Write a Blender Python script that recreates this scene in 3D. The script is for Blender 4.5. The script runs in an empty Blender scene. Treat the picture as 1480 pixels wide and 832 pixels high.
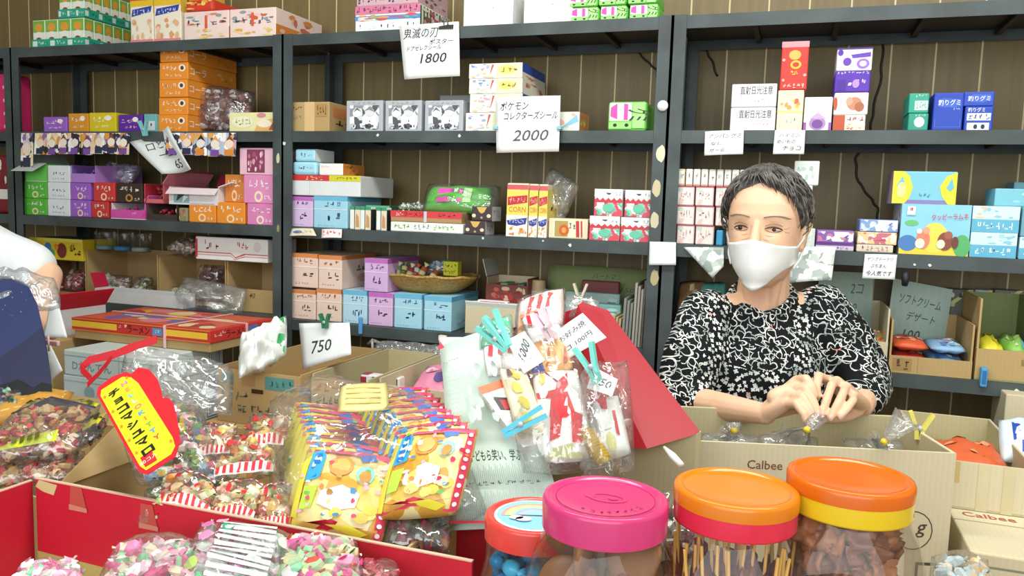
import bpy, bmesh, math, random
from mathutils import Vector, Matrix, noise
sc = bpy.context.scene
COL = sc.collection
V = Vector
# ------------------------------------------------------------------ camera solve (1480 x 832)
FPX = 1150.0
YAW, PITCH, ROLL = 0.3373, -0.102, 0.0314
CAM = V((0, -2.0, 1.40))
cy, sy, cp, sp = math.cos(YAW), math.sin(YAW), math.cos(PITCH), math.sin(PITCH)
FW = V((-sy*cp, cy*cp, sp)); R0 = V((cy, sy, 0)); U0 = R0.cross(FW)
RT = R0*math.cos(ROLL) + U0*math.sin(ROLL); UP = -R0*math.sin(ROLL) + U0*math.cos(ROLL)
def ray(x, y): return FW + RT*((x-740)/FPX) - UP*((y-416)/FPX)
def onD(x, y, t): return CAM + ray(x, y)*t
def onZ(x, y, z):
    d = ray(x, y); return CAM + d*((z-CAM.z)/d.z)
def onY(x, y, Y):
    d = ray(x, y); return CAM + d*((Y-CAM.y)/d.y)
def Xat(px, Y, Z):
    w = RT - FW*((px-740)/FPX)
    return CAM.x - (w.y*(Y-CAM.y) + w.z*(Z-CAM.z))/w.x
def Zat(py, X, Y):
    w = UP - FW*((416-py)/FPX)
    return CAM.z - (w.x*(X-CAM.x) + w.y*(Y-CAM.y))/w.z
def proj(p):
    d = V(p)-CAM; return 740+FPX*d.dot(RT)/d.dot(FW), 416-FPX*d.dot(UP)/d.dot(FW)
# ------------------------------------------------------------------ materials
def lin(c): return c/12.92 if c <= .04045 else ((c+.055)/1.055)**2.4
def rgb(h):
    h = h.lstrip('#'); return tuple(lin(int(h[i:i+2], 16)/255) for i in (0, 2, 4)) + (1,)
MC = {}
def nmat(name):
    m = bpy.data.materials.new(name); m.use_nodes = True
    nt = m.node_tree; nt.nodes.clear()
    out = nt.nodes.new('ShaderNodeOutputMaterial')
    return m, nt, out
def N(nt, t, **kw):
    n = nt.nodes.new('ShaderNode'+t)
    for k, v in kw.items():
        if k.startswith('i_'):
            key = k[2:]; n.inputs[int(key) if key.isdigit() else key.replace('_', ' ')].default_value = v
        else: setattr(n, k, v)
    return n
def M(col, rough=.45, spec=.4):
    """plain printed card or plastic with a faint tone variation"""
    k = (col, rough, spec)
    if k in MC: return MC[k]
    if col in SPECIAL: MC[k] = SPECIAL[col](); return MC[k]
    m, nt, out = nmat('card_'+col.strip('#')); L = nt.links.new
    b = N(nt, 'BsdfPrincipled'); b.inputs['Roughness'].default_value = rough
    b.inputs['Specular IOR Level'].default_value = spec
    tc = N(nt, 'TexCoord'); nz = N(nt, 'TexNoise', i_Scale=35.0, i_Detail=1.0)
    mx = N(nt, 'MixRGB', blend_type='MULTIPLY', i_0=.10); mx.inputs[1].default_value = rgb(col)
    L(tc.outputs['Object'], nz.inputs['Vector']); L(nz.outputs['Fac'], mx.inputs[2])
    L(mx.outputs[0], b.inputs['Base Color']); L(b.outputs[0], out.inputs[0])
    MC[k] = m; return m
def m_card(c1='#c3a678', c2='#b0925f', flute=240.0, sc_=6.0):
    m, nt, out = nmat('cardboard'); L = nt.links.new
    b = N(nt, 'BsdfPrincipled'); b.inputs['Roughness'].default_value = .75; b.inputs['Specular IOR Level'].default_value = .2
    tc = N(nt, 'TexCoord'); nz = N(nt, 'TexNoise', i_Scale=sc_, i_Detail=4.0)
    wv = N(nt, 'TexWave', i_Scale=flute/6.28, i_Distortion=.6, bands_direction='X')
    mx = N(nt, 'MixRGB'); mx.inputs[1].default_value = rgb(c1); mx.inputs[2].default_value = rgb(c2)
    m2 = N(nt, 'MixRGB', blend_type='MULTIPLY', i_0=.035)
    bp = N(nt, 'Bump', i_Strength=.04, i_Distance=.001)
    L(tc.outputs['Object'], nz.inputs['Vector']); L(tc.outputs['Object'], wv.inputs['Vector'])
    L(nz.outputs['Fac'], mx.inputs[0]); L(mx.outputs[0], m2.inputs[1]); L(wv.outputs['Fac'], m2.inputs[2])
    L(m2.outputs[0], b.inputs['Base Color']); L(wv.outputs['Fac'], bp.inputs['Height']); L(bp.outputs[0], b.inputs['Normal'])
    L(b.outputs[0], out.inputs[0]); return m
def m_film(tint=(.985, .985, .985), spec=.13, bump=.75, scale=24.0, rough=.10, haze=.05):
    """thin clear cellophane: see-through with crinkled gloss"""
    m, nt, out = nmat('clear_film'); L = nt.links.new
    tr = N(nt, 'BsdfTransparent'); tr.inputs[0].default_value = (*tint, 1)
    gl = N(nt, 'BsdfGlossy'); gl.inputs['Roughness'].default_value = rough
    tc = N(nt, 'TexCoord'); nz = N(nt, 'TexNoise', i_Scale=scale, i_Detail=2.0, i_Distortion=1.2)
    bp = N(nt, 'Bump', i_Strength=bump, i_Distance=.01)
    lw = N(nt, 'LayerWeight', i_Blend=.22)
    mr = N(nt, 'MapRange', i_1=0.0, i_2=1.0, i_3=spec, i_4=.5)
    mx = N(nt, 'MixShader')
    L(tc.outputs['Object'], nz.inputs['Vector']); L(nz.outputs['Fac'], bp.inputs['Height'])
    L(bp.outputs[0], gl.inputs['Normal']); L(bp.outputs[0], lw.inputs['Normal'])
    L(lw.outputs['Fresnel'], mr.inputs[0]); L(mr.outputs[0], mx.inputs[0])
    df = N(nt, 'BsdfDiffuse'); df.inputs[0].default_value = (.9, .92, .92, 1); hz = N(nt, 'MixShader', i_0=haze)
    L(tr.outputs[0], hz.inputs[1]); L(df.outputs[0], hz.inputs[2])
    L(hz.outputs[0], mx.inputs[1]); L(gl.outputs[0], mx.inputs[2]); L(mx.outputs[0], out.inputs[0])
    return m
def m_jar(): return m_film((.98, .985, .985), .03, .05, 9.0, .03, .012)
def m_steel():
    m, nt, out = nmat('dark_green_steel'); L = nt.links.new
    b = N(nt, 'BsdfPrincipled'); b.inputs['Roughness'].default_value = .5
    tc = N(nt, 'TexCoord'); nz = N(nt, 'TexNoise', i_Scale=9.0, i_Detail=6.0)
    cr = N(nt, 'ValToRGB'); e = cr.color_ramp.elements
    e[0].position = .3; e[0].color = rgb('#333a3b'); e[1].position = .75; e[1].color = rgb('#4c5859')
    L(tc.outputs['Object'], nz.inputs['Vector']); L(nz.outputs['Fac'], cr.inputs[0]); L(cr.outputs[0], b.inputs['Base Color'])
    L(b.outputs[0], out.inputs[0]); return m
def m_wallwood():
    m, nt, out = nmat('wood_panelling'); L = nt.links.new
    b = N(nt, 'BsdfPrincipled'); b.inputs['Roughness'].default_value = .5
    tc = N(nt, 'TexCoord'); sx = N(nt, 'SeparateXYZ'); L(tc.outputs['Object'], sx.inputs[0])
    mo = N(nt, 'Math', operation='FLOORED_MODULO'); mo.inputs[1].default_value = .103
    lt = N(nt, 'Math', operation='LESS_THAN'); lt.inputs[1].default_value = .0042
    L(sx.outputs[0], mo.inputs[0]); L(mo.outputs[0], lt.inputs[0])
    mp = N(nt, 'Mapping'); mp.inputs['Scale'].default_value = (60, 60, 2.5); L(tc.outputs['Object'], mp.inputs[0])
    nz = N(nt, 'TexNoise', i_Scale=1.0, i_Detail=5.0); L(mp.outputs[0], nz.inputs['Vector'])
    mx = N(nt, 'MixRGB'); mx.inputs[1].default_value = rgb('#6b5a36'); mx.inputs[2].default_value = rgb('#8a774e')
    L(nz.outputs['Fac'], mx.inputs[0])
    m2 = N(nt, 'MixRGB'); m2.inputs[2].default_value = rgb('#d8c795'); L(lt.outputs[0], m2.inputs[0]); L(mx.outputs[0], m2.inputs[1])
    L(m2.outputs[0], b.inputs['Base Color']); L(b.outputs[0], out.inputs[0]); return m
def m_pattern(cols, scale=40.0, kind='V', rough=.4, seed=0.0):
    """busy printed picture: voronoi patches in a few inks"""
    m, nt, out = nmat('printed_pattern'); L = nt.links.new
    b = N(nt, 'BsdfPrincipled'); b.inputs['Roughness'].default_value = rough
    tc = N(nt, 'TexCoord'); mp = N(nt, 'Mapping'); mp.inputs['Location'].default_value = (seed, seed*1.7, seed*.6)
    nz = N(nt, 'TexNoise', i_Scale=scale*.8, i_Detail=2.0)
    ad = N(nt, 'MixRGB', blend_type='ADD', i_0=.03)
    vo = N(nt, 'TexVoronoi', i_Scale=scale)
    sp_ = N(nt, 'SeparateXYZ'); cr = N(nt, 'ValToRGB'); cr.color_ramp.interpolation = 'CONSTANT'
    e = cr.color_ramp.elements; n = len(cols)
    while len(e) < n: e.new(.5)
    for i, c in enumerate(cols): e[i].position = i/n; e[i].color = rgb(c)
    L(tc.outputs['Object'], mp.inputs[0]); L(mp.outputs[0], nz.inputs['Vector']); L(mp.outputs[0], ad.inputs[1]); L(nz.outputs['Color'], ad.inputs[2])
    L(ad.outputs[0], vo.inputs['Vector']); L(vo.outputs['Color'], sp_.inputs[0]); L(sp_.outputs[0], cr.inputs[0])
    L(cr.outputs[0], b.inputs['Base Color']); L(b.outputs[0], out.inputs[0]); return m
def m_wood(c1, c2, s=(4, 40, 40)):
    m, nt, out = nmat('wood'); L = nt.links.new
    b = N(nt, 'BsdfPrincipled'); b.inputs['Roughness'].default_value = .6
    tc = N(nt, 'TexCoord'); mp = N(nt, 'Mapping'); mp.inputs['Scale'].default_value = s; L(tc.outputs['Object'], mp.inputs[0])
    nz = N(nt, 'TexNoise', i_Scale=1.0, i_Detail=4.0); L(mp.outputs[0], nz.inputs['Vector'])
    mx = N(nt, 'MixRGB'); mx.inputs[1].default_value = rgb(c1); mx.inputs[2].default_value = rgb(c2)
    L(nz.outputs['Fac'], mx.inputs[0]); L(mx.outputs[0], b.inputs['Base Color']); L(b.outputs[0], out.inputs[0]); return m
def m_wicker():
    m, nt, out = nmat('wicker_weave'); L = nt.links.new
    b = N(nt, 'BsdfPrincipled'); b.inputs['Roughness'].default_value = .6
    tc = N(nt, 'TexCoord'); ck = N(nt, 'TexBrick', i_Scale=90.0)
    ck.inputs['Color1'].default_value = rgb('#c6a35c'); ck.inputs['Color2'].default_value = rgb('#a8823f'); ck.inputs['Mortar'].default_value = rgb('#5f4522')
    L(tc.outputs['Object'], ck.inputs['Vector']); L(ck.outputs[0], b.inputs['Base Color']); L(b.outputs[0], out.inputs[0]); return m
def m_skin():
    m, nt, out = nmat('skin'); L = nt.links.new
    b = N(nt, 'BsdfPrincipled'); b.inputs['Roughness'].default_value = .5; b.inputs['Specular IOR Level'].default_value = .3
    b.inputs['Subsurface Weight'].default_value = .12; b.inputs['Subsurface Radius'].default_value = (.01, .004, .002)
    tc = N(nt, 'TexCoord'); nz = N(nt, 'TexNoise', i_Scale=22.0, i_Detail=4.0)
    mx = N(nt, 'MixRGB'); mx.inputs[1].default_value = rgb('#d9a888'); mx.inputs[2].default_value = rgb('#eac4a6')
    n2 = N(nt, 'TexNoise', i_Scale=160.0, i_Detail=3.0); bp = N(nt, 'Bump', i_Strength=.18, i_Distance=.002)
    L(tc.outputs['Object'], nz.inputs['Vector']); L(tc.outputs['Object'], n2.inputs['Vector'])
    L(nz.outputs['Fac'], mx.inputs[0]); L(mx.outputs[0], b.inputs['Base Color'])
    L(n2.outputs['Fac'], bp.inputs['Height']); L(bp.outputs[0], b.inputs['Normal']); L(b.outputs[0], out.inputs[0]); return m
SPECIAL = {
 'card': m_card, 'cardpale': lambda: m_card('#d6ccb0', '#c9bd9c'), 'cardgrey': lambda: m_card('#c2b795', '#b4a880'),
 'cardgreen': lambda: m_card('#8f9a6a', '#808c5c', 120.0), 'cardmint': lambda: m_card('#b9cfc4', '#abc4b9', 120.0),
 'film': m_film, 'filmpink': lambda: m_film((.97, .90, .92), .12), 'filmjar': m_jar, 'filmsoft': lambda: m_film((.985, .99, .99), .16, .8, 34.0, .14, .12),
 'steel': m_steel, 'wallwood': m_wallwood, 'wicker': m_wicker, 'skin': m_skin,
 'tablewood': lambda: m_wood('#8a6a45', '#a98358'), 'skewer': lambda: m_wood('#d49a3c', '#e0ad55', (40, 40, 4)),
 'manga': lambda: m_pattern(['#e9eaec', '#c3c6cb', '#8d9198', '#f4f4f4', '#55585e', '#d9dadd'], 55.0),
 'cards1': lambda: m_pattern(['#e8d9b8', '#3c3a55', '#f1f0ec', '#d99a45', '#8a6bb0', '#2a2c33', '#e7c9b0', '#f4f1e6'], 48.0),
 'cards2': lambda: m_pattern(['#f1ecea', '#39344e', '#caa2c4', '#e0a458', '#ffffff', '#4a4f66', '#b3c0d4'], 50.0, seed=3.0),
 'busyred': lambda: m_pattern(['#c8343e', '#e9dcc8', '#a8242c', '#d8b98a', '#f2e9df', '#c05a45', '#8f7a4a'], 60.0, rough=.25),
 'busymix': lambda: m_pattern(['#e94b6a', '#f3d24b', '#63b7e0', '#f6f2ea', '#6fbf73', '#e98a3a', '#f7a8c2'], 60.0, rough=.25),
 'busypink': lambda: m_pattern(['#e9508a', '#f6f0ee', '#f4a4c0', '#ffffff', '#7cc79b', '#efc9b0', '#f3e9ea'], 40.0, rough=.25),
 'busydark': lambda: m_pattern(['#4a2a2e', '#8a3a3a', '#c9b79a', '#2d2a2a', '#6a7a4a', '#a0463f'], 60.0, rough=.25),
 'busybrown': lambda: m_pattern(['#6e3f3f', '#8c5552', '#d8cccc', '#5b3234', '#a87a78'], 55.0, rough=.3),
 'xmas': lambda: m_pattern(['#5bb995', '#e9f2ec', '#d8485a', '#8ecfb4', '#f6f6f2', '#c23b4c', '#9aa8a0'], 70.0),
 'pinkgrey': lambda: m_pattern(['#f3e2df', '#f8f6f2', '#d9e2da', '#e7c6bd', '#f5efe6', '#c9d3cb'], 60.0),
 'pastel': lambda: m_pattern(['#f2a9b8', '#fbf5e8', '#8fc1e3', '#f0dc85', '#cfe6c3', '#fdfcf6', '#e9b98c'], 42.0),
 'purplebusy': lambda: m_pattern(['#8a5fae', '#e9e0f0', '#c9a3d6', '#6a4a96', '#f4eef4', '#d47aa0'], 60.0),
 'bluebusy': lambda: m_pattern(['#7f9fd0', '#e9eef6', '#b9a8d6', '#5a78b6', '#f2f4f6', '#c9d6ea'], 60.0),
 'orangebusy': lambda: m_pattern(['#f0c890', '#f6ead0', '#e08a6a', '#f3dcb0', '#c96a7a', '#fff4e0'], 60.0),
 'greenpack': lambda: m_pattern(['#62b54e', '#8fd06a', '#f6f2e8', '#3f9a3f', '#e8d94a', '#e77aa8'], 45.0),
 'chips': lambda: m_pattern(['#d9b450', '#e0cb80', '#cf9c3e', '#dcc068', '#e6d8a0', '#c98f34'], 34.0, rough=.3),
 'greyplastic': lambda: m_pattern(['#c9d0cd', '#eef1ef', '#9fa9a6', '#dfe5e2', '#b3bdb9', '#f6f8f7'], 50.0, rough=.2),
 'navystar': lambda: m_pattern(['#1c2146', '#20264f', '#1a1e40', '#242b58', '#1e2a5a', '#1b2044'], 6.0, rough=.5),
}
# ------------------------------------------------------------------ mesh builder
TXT = {}
def text_geo(s, shear=0.0, bold=.008):
    k = (s, shear, bold)
    if k in TXT: return TXT[k]
    c = bpy.data.curves.new('t', 'FONT'); c.body = s; c.resolution_u = 2; c.shear = shear; c.fill_mode = 'FRONT'; c.offset = bold
    o = bpy.data.objects.new('t', c); COL.objects.link(o)
    dg = bpy.context.evaluated_depsgraph_get(); dg.update()
    ev = o.evaluated_get(dg); me = ev.to_mesh()
    vs = [tuple(v.co[:2]) for v in me.vertices]; fs = [tuple(p.vertices) for p in me.polygons]
    ev.to_mesh_clear(); bpy.data.objects.remove(o); bpy.data.curves.remove(c)
    x0, x1 = min(v[0] for v in vs), max(v[0] for v in vs); y0, y1 = min(v[1] for v in vs), max(v[1] for v in vs)
    TXT[k] = ([(x-(x0+x1)/2, y-(y0+y1)/2) for x, y in vs], fs, x1-x0, y1-y0); return TXT[k]
class MB:
    def __init__(s): s.v = []; s.f = []; s.m = []; s.sm = []; s.mats = []; s.T = None
    def mi(s, mat):
        if isinstance(mat, str): mat = M(mat)
        if mat not in s.mats: s.mats.append(mat)
        return s.mats.index(mat)
    def add(s, vs, fs, mat, smooth=False):
        b = len(s.v); i = s.mi(mat)
        s.v += [(s.T @ V(p)) if s.T else V(p) for p in vs]
        for f in fs: s.f.append([b+j for j in f]); s.m.append(i); s.sm.append(smooth)
    def box(s, x0, x1, y0, y1, z0, z1, mat, bev=0.0):
        if bev <= 0:
            vs = [(x, y, z) for z in (z0, z1) for y in (y0, y1) for x in (x0, x1)]
            s.add(vs, [(0, 2, 3, 1), (4, 5, 7, 6), (0, 1, 5, 4), (2, 6, 7, 3), (0, 4, 6, 2), (1, 3, 7, 5)], mat); return
        bm = bmesh.new(); bmesh.ops.create_cube(bm, size=1)
        for v in bm.verts: v.co = ((x0+x1)/2+v.co.x*(x1-x0), (y0+y1)/2+v.co.y*(y1-y0), (z0+z1)/2+v.co.z*(z1-z0))
        bmesh.ops.bevel(bm, geom=bm.edges[:], offset=bev, segments=2, affect='EDGES', profile=.5)
        s.addbm(bm, mat)
    def addbm(s, bm, mat, smooth=False):
        bm.verts.index_update()
        s.add([v.co.copy() for v in bm.verts], [[v.index for v in f.verts] for f in bm.faces], mat, smooth); bm.free()
    def poly(s, pts, mat): s.add(pts, [list(range(len(pts)))], mat)
    def slab(s, pts, off, mat):
        """closed prism: polygon pts extruded by vector off"""
        n = len(pts); off = V(off); p2 = [V(p)+off for p in pts]
        s.add([V(p) for p in pts]+p2, [list(range(n))[::-1], list(range(n, 2*n))]+[[i, (i+1) % n, n+(i+1) % n, n+i] for i in range(n)], mat)
    def ell(s, c, r, mat, seg=10, rings=6, rot=None):
        vs = []; fs = []
        for j in range(rings+1):
            t = math.pi*j/rings
            for i in range(seg):
                a = 2*math.pi*i/seg
                p = V((math.sin(t)*math.cos(a)*r[0], math.sin(t)*math.sin(a)*r[1], math.cos(t)*r[2]))
                if rot is not None: p = rot @ p
                vs.append(V(c)+p)
        for j in range(rings):
            for i in range(seg):
                fs.append((j*seg+i, (j+1)*seg+i, (j+1)*seg+(i+1) % seg, j*seg+(i+1) % seg))
        s.add(vs, fs, mat, True)
    def tube(s, path, r, mat, seg=8, caps=True):
        path = [V(p) for p in path]; n = len(path); rs = r if isinstance(r, (list, tuple)) else [r]*n
        vs = []; up = None
        for i in range(n):
            d = (path[min(i+1, n-1)]-path[max(i-1, 0)]).normalized()
            if up is None: up = d.orthogonal().normalized()
            up = (up-d*up.dot(d)).normalized(); w = d.cross(up)
            for k in range(seg):
                a = 2*math.pi*k/seg; vs.append(path[i]+(up*math.cos(a)+w*math.sin(a))*rs[i])
        fs = [(i*seg+k, i*seg+(k+1) % seg, (i+1)*seg+(k+1) % seg, (i+1)*seg+k) for i in range(n-1) for k in range(seg)]
        if caps: fs += [list(range(seg))[::-1], [(n-1)*seg+k for k in range(seg)]]
        s.add(vs, fs, mat, True)
    def lathe(s, prof, mat, seg=48, sq=2.0, smooth=True, c=(0, 0, 0)):
        """prof: (r, z[, squareness]) - superellipse cross section"""
        vs = []; n = len(prof)
        for q in prof:
            r, z = q[0], q[1]; e = q[2] if len(q) > 2 else sq
            for i in range(seg):
                a = 2*math.pi*i/seg; ca, sa = math.cos(a), math.sin(a)
                k = (abs(ca)**e+abs(sa)**e)**(-1/e)
                vs.append((c[0]+r*k*ca, c[1]+r*k*sa, c[2]+z))
        fs = [(j*seg+i, j*seg+(i+1) % seg, (j+1)*seg+(i+1) % seg, (j+1)*seg+i) for j in range(n-1) for i in range(seg)]
        s.add(vs, fs, mat, smooth)
    def text(s, st, o, ux, uy, h, mat, wmax=None, rot=0.0, shear=0.0, wide=1.0, bold=.008):
        vs, fs, w, hh = text_geo(st, shear, bold)
        k = h/max(hh, 1e-6); kx = k*wide
        if wmax and w*kx > wmax: kx *= wmax/(w*kx)
        ca, sa = math.cos(rot), math.sin(rot); ux = V(ux); uy = V(uy); o = V(o)
        s.add([o+ux*(x*kx*ca-y*k*sa)+uy*(x*kx*sa+y*k*ca) for x, y in vs], fs, mat)
    def prints(s, o, ux, uy, w, h, nrm, pr, seed=0):
        """marks printed on one face. o = its lower left corner, ux/uy unit axes, nrm outward"""
        o, ux, uy, nrm = V(o), V(ux), V(uy), V(nrm); rnd = random.Random(seed+len(pr)*7)
        P = lambda u, v, l: o+ux*(u*w)+uy*(v*h)+nrm*(.0003+.00022*l)
        for l, q in enumerate(pr):
            t = q[0]
            if t == 'R': _, a, b, c, d, col = q; s.poly([P(a, b, l), P(c, b, l), P(c, d, l), P(a, d, l)], col)
            elif t == 'P': s.poly([P(u, v, l) for u, v in q[1]], q[2])
            elif t == 'E':
                _, cu, cv, ru, rv, col = q
                s.poly([P(cu+ru*math.cos(a*math.pi/9), cv+rv*math.sin(a*math.pi/9), l) for a in range(18)], col)
            elif t == 'T':
                _, u, v, hh, st, col = q[:6]; wm = q[6] if len(q) > 6 else .9; ro = q[7] if len(q) > 7 else 0; sh = q[8] if len(q) > 8 else 0
                wd = q[9] if len(q) > 9 else 1.0
                s.text(st, P(u, v, l), ux, uy, hh*h, col, wm*w, ro, sh, wd)
            elif t == 'S':   # unreadable small lettering: a row of short strokes
                _, a, b, c, d, col, n = q
                for i in range(n):
                    u0 = a+(c-a)*(i+.1)/n; du = (c-a)/n*.8
                    for k in range(3):
                        x = u0+du*rnd.random()*.7; y = b+(d-b)*rnd.random()*.75
                        if rnd.random() < .5: e, g = du*.6, (d-b)*.16
                        else: e, g = du*.2, (d-b)*.55
                        y = min(y, d-g); s.poly([P(x, y, l), P(x+e, y+g*.2, l), P(x+e, y+g, l), P(x, y+g*.8, l)], col)
            elif t == 'X':   # busy picture: patches of several inks
                _, a, b, c, d, cols, n = q
                for i in range(n):
                    cu, cv = rnd.uniform(a, c), rnd.uniform(b, d); ru = (c-a)*rnd.uniform(.05, .15); rv = (d-b)*rnd.uniform(.08, .22)
                    cu = min(max(cu, a+ru), c-ru); cv = min(max(cv, b+rv), d-rv); k = rnd.randint(5, 8); a0 = rnd.random()*6
                    s.poly([P(cu+ru*math.cos(a0+j*6.283/k)*rnd.uniform(.6, 1), cv+rv*math.sin(a0+j*6.283/k)*rnd.uniform(.6, 1), l+.02*i) for j in range(k)], rnd.choice(cols))
            elif t == 'B':   # bar code
                _, a, b, c, d, col = q
                s.poly([P(a, b, l), P(c, b, l), P(c, d, l), P(a, d, l)], '#e9efef')
                x = a+(c-a)*.12
                while x < c-(c-a)*.12:
                    g = (c-a)*rnd.uniform(.02, .06); s.poly([P(x, b+(d-b)*.15, l+.3), P(x+g, b+(d-b)*.15, l+.3), P(x+g, d-(d-b)*.12, l+.3), P(x, d-(d-b)*.12, l+.3)], col); x += g+(c-a)*rnd.uniform(.02, .05)
                for e in ((a, b, c, b+(d-b)*.05), (a, d-(d-b)*.05, c, d), (a, b, a+(c-a)*.04, d), (c-(c-a)*.04, b, c, d)):
                    s.poly([P(e[0], e[1], l+.3), P(e[2], e[1], l+.3), P(e[2], e[3], l+.3), P(e[0], e[3], l+.3)], col)
    def build(s, name, parent=None, loc=None, mods=()):
        me = bpy.data.meshes.new(name); off = V(loc) if loc is not None else V((0, 0, 0))
        me.from_pydata([v-off for v in s.v], [], s.f)
        for m in s.mats: me.materials.append(m)
        me.polygons.foreach_set('material_index', s.m); me.polygons.foreach_set('use_smooth', s.sm); me.update()
        o = bpy.data.objects.new(name, me); COL.objects.link(o); o.location = off
        if parent: o.parent = parent; o.matrix_parent_inverse = Matrix.Translation(parent.location).inverted() if parent.type == 'EMPTY' or True else Matrix()
        return o
def tag(o, label=None, cat=None, group=None, kind=None):
    if label: o['label'] = label
    if cat: o['category'] = cat
    if group: o['group'] = group
    if kind: o['kind'] = kind
    return o
def empty(name, loc, label, cat, group=None):
    o = bpy.data.objects.new(name, None); o.empty_display_size = .05; COL.objects.link(o); o.location = loc
    return tag(o, label, cat, group)
# ------------------------------------------------------------------ shelf levels and one boxed thing on a shelf
LV = {'A': 1.872, 'B': 1.598, 'C': 1.320, 'D': 1.045, 'E': .77, 'F': .45, 'G': .12}
def boxmesh(name, x0, x1, y0, y1, z0, z1, col, pr, bev=.0025, parent=None, seed=0):
    b = MB(); b.box(x0, x1, y0, y1, z0, z1, col, bev)
    w, d, h = x1-x0, y1-y0, z1-z0
    F = {'F': ((x0, y0, z0), (1, 0, 0), (0, 0, 1), w, h, (0, -1, 0)), 'R': ((x1, y0, z0), (0, 1, 0), (0, 0, 1), d, h, (1, 0, 0)),
         'L': ((x0, y1, z0), (0, -1, 0), (0, 0, 1), d, h, (-1, 0, 0)), 'T': ((x0, y0, z1), (1, 0, 0), (0, 1, 0), w, d, (0, 0, 1))}
    for k, q in (pr or {}).items():
        for kk in k: b.prints(*F[kk], q, seed)
    return b.build(name, parent, None if parent else ((x0+x1)/2, (y0+y1)/2, z0))
class G: pass
SEED = [1]
def pk(name, label, cat, px0, px1, yt, yb, lvl, dep, col, pr=None, g=None, sb=.02, on=None, bev=.0025, h=None, X=None):
    r = G(); SEED[0] += 1
    z = LV[lvl] if on is None else on.z1
    r.y0 = sb; r.y1 = sb+min(dep, .262-sb); r.z0 = z+.0004
    zz = r.z0
    if X: r.x0, r.x1 = X
    else: r.x0 = Xat(px0, r.y0, zz)+.0006; r.x1 = Xat(px1, r.y0, zz)-.0006
    xm = (r.x0+r.x1)/2
    r.h = h or Zat(yt, xm, r.y0)-Zat(yb, xm, r.y0)
    r.z1 = r.z0+r.h
    r.o = boxmesh(name, r.x0, r.x1, r.y0, r.y1, r.z0, r.z1, col, pr, bev, seed=SEED[0])
    tag(r.o, label, cat, g); return r
def sheet(name, label, cat, pts, mat, pr=None, g=None, thick=.0012, curl=0.0, ink=None):
    """card or paper hanging at a slant: pts = lower left, lower right, upper right, upper left in world; pr in uv"""
    a, b_, c, d = [V(p) for p in pts]
    nrm = ((b_-a).cross(d-a)).normalized(); b = MB(); n = 8
    def S(u, v): return a.lerp(b_, u).lerp(d.lerp(c, u), v) + nrm*(curl*math.sin(math.pi*u)*1.0 + curl*.8*(1-v)**2)
    vs = [S(i/n, j/n) for j in range(n+1) for i in range(n+1)]
    f1 = [(j*(n+1)+i, j*(n+1)+i+1, (j+1)*(n+1)+i+1, (j+1)*(n+1)+i) for j in range(n) for i in range(n)]
    m = len(vs); vs2 = [p-nrm*thick for p in vs]
    rim = [j for j in range(n)]+[(n+1)*k+n for k in range(n)]+[(n+1)*n+n-k for k in range(n)]+[(n+1)*(n-k) for k in range(n)]
    fs = f1+[tuple(q+m for q in f[::-1]) for f in f1]+[(rim[i], rim[i]+m, rim[(i+1) % len(rim)]+m, rim[(i+1) % len(rim)]) for i in range(len(rim))]
    b.add(vs+vs2, fs, mat, curl != 0)
    if pr:
        t = MB(); t.prints((0, 0, 0), (1, 0, 0), (0, 1, 0), 1, 1, (0, 0, 1), pr, 5)
        # text keeps its proportions: u and v are fractions of the sheet
        for f, mi_ in zip(t.f, t.m):
            b.add([S(t.v[i].x, t.v[i].y)+nrm*(t.v[i].z) for i in f], [list(range(len(f)))], t.mats[mi_])
    o = b.build(name, None, tuple((a+b_)/2)); tag(o, label, cat, g); return o
def H(u, v, h, st, col='#33343a', wm=.9, rot=0, asp=1.0):
    """hand lettering in sheet uv (asp = sheet height / width keeps glyphs in proportion)"""
    return ('T', u, v, h, st, col, wm, rot, .25, asp)
def peg(name, label, p, d, col, g=None, L=.07, wdt=.011, spread=.35, cat='clothespin', nrm=(0, -1, 0)):
    """spring clothespin: two legs, a spring. p = jaw tip, d = direction from the tip to the finger ends"""
    d = V(d).normalized(); s = d.cross(V(nrm)).normalized(); n = s.cross(d)
    e = empty(name, p, label, cat, g); p = V(p)
    for sg in (-1, 1):
        b = MB(); pts = [p+s*(sg*.003), p+d*(L*.38)+s*(sg*.0045), p+d*L+s*(sg*(.0045+L*.62*math.tan(spread)))]
        for q0, q1 in zip(pts[:-1], pts[1:]):
            ax = (q1-q0); w = ax.normalized().cross(n).normalized()*(.0032)
            o_ = n*(wdt/2); b.slab([q0-w-o_, q1-w-o_, q1+w-o_, q0+w-o_], n*wdt, col)
        b.build('leg', e)
    b = MB(); c = p+d*(L*.42); b.tube([c-n*(wdt*.6), c+n*(wdt*.6)], .004, '#b9bcc0', 8); b.build('spring', e)
    return e
# ================================================================== ROOM
def struct(name, b): o = b.build(name); o['kind'] = 'structure'; return o
SD = .275
b = MB(); b.box(-3.6, 1.6, SD+.03, SD+.10, 0, 2.7, 'wallwood'); struct('wall_back', b)
b = MB(); b.box(-3.6, 1.6, -3.6, SD+.10, -.1, 0, '#6d6a64'); struct('floor', b)
b = MB(); b.box(-3.6, 1.6, -3.6, SD+.10, 2.7, 2.8, '#d9d6cd'); struct('ceiling', b)
b = MB(); b.box(-3.7, -3.6, -3.6, SD+.10, 0, 2.7, '#b9ad94'); struct('wall_left', b)
b = MB(); b.box(1.6, 1.7, -3.6, SD+.10, 0, 2.7, '#cfc9ba'); struct('wall_right', b)
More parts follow.
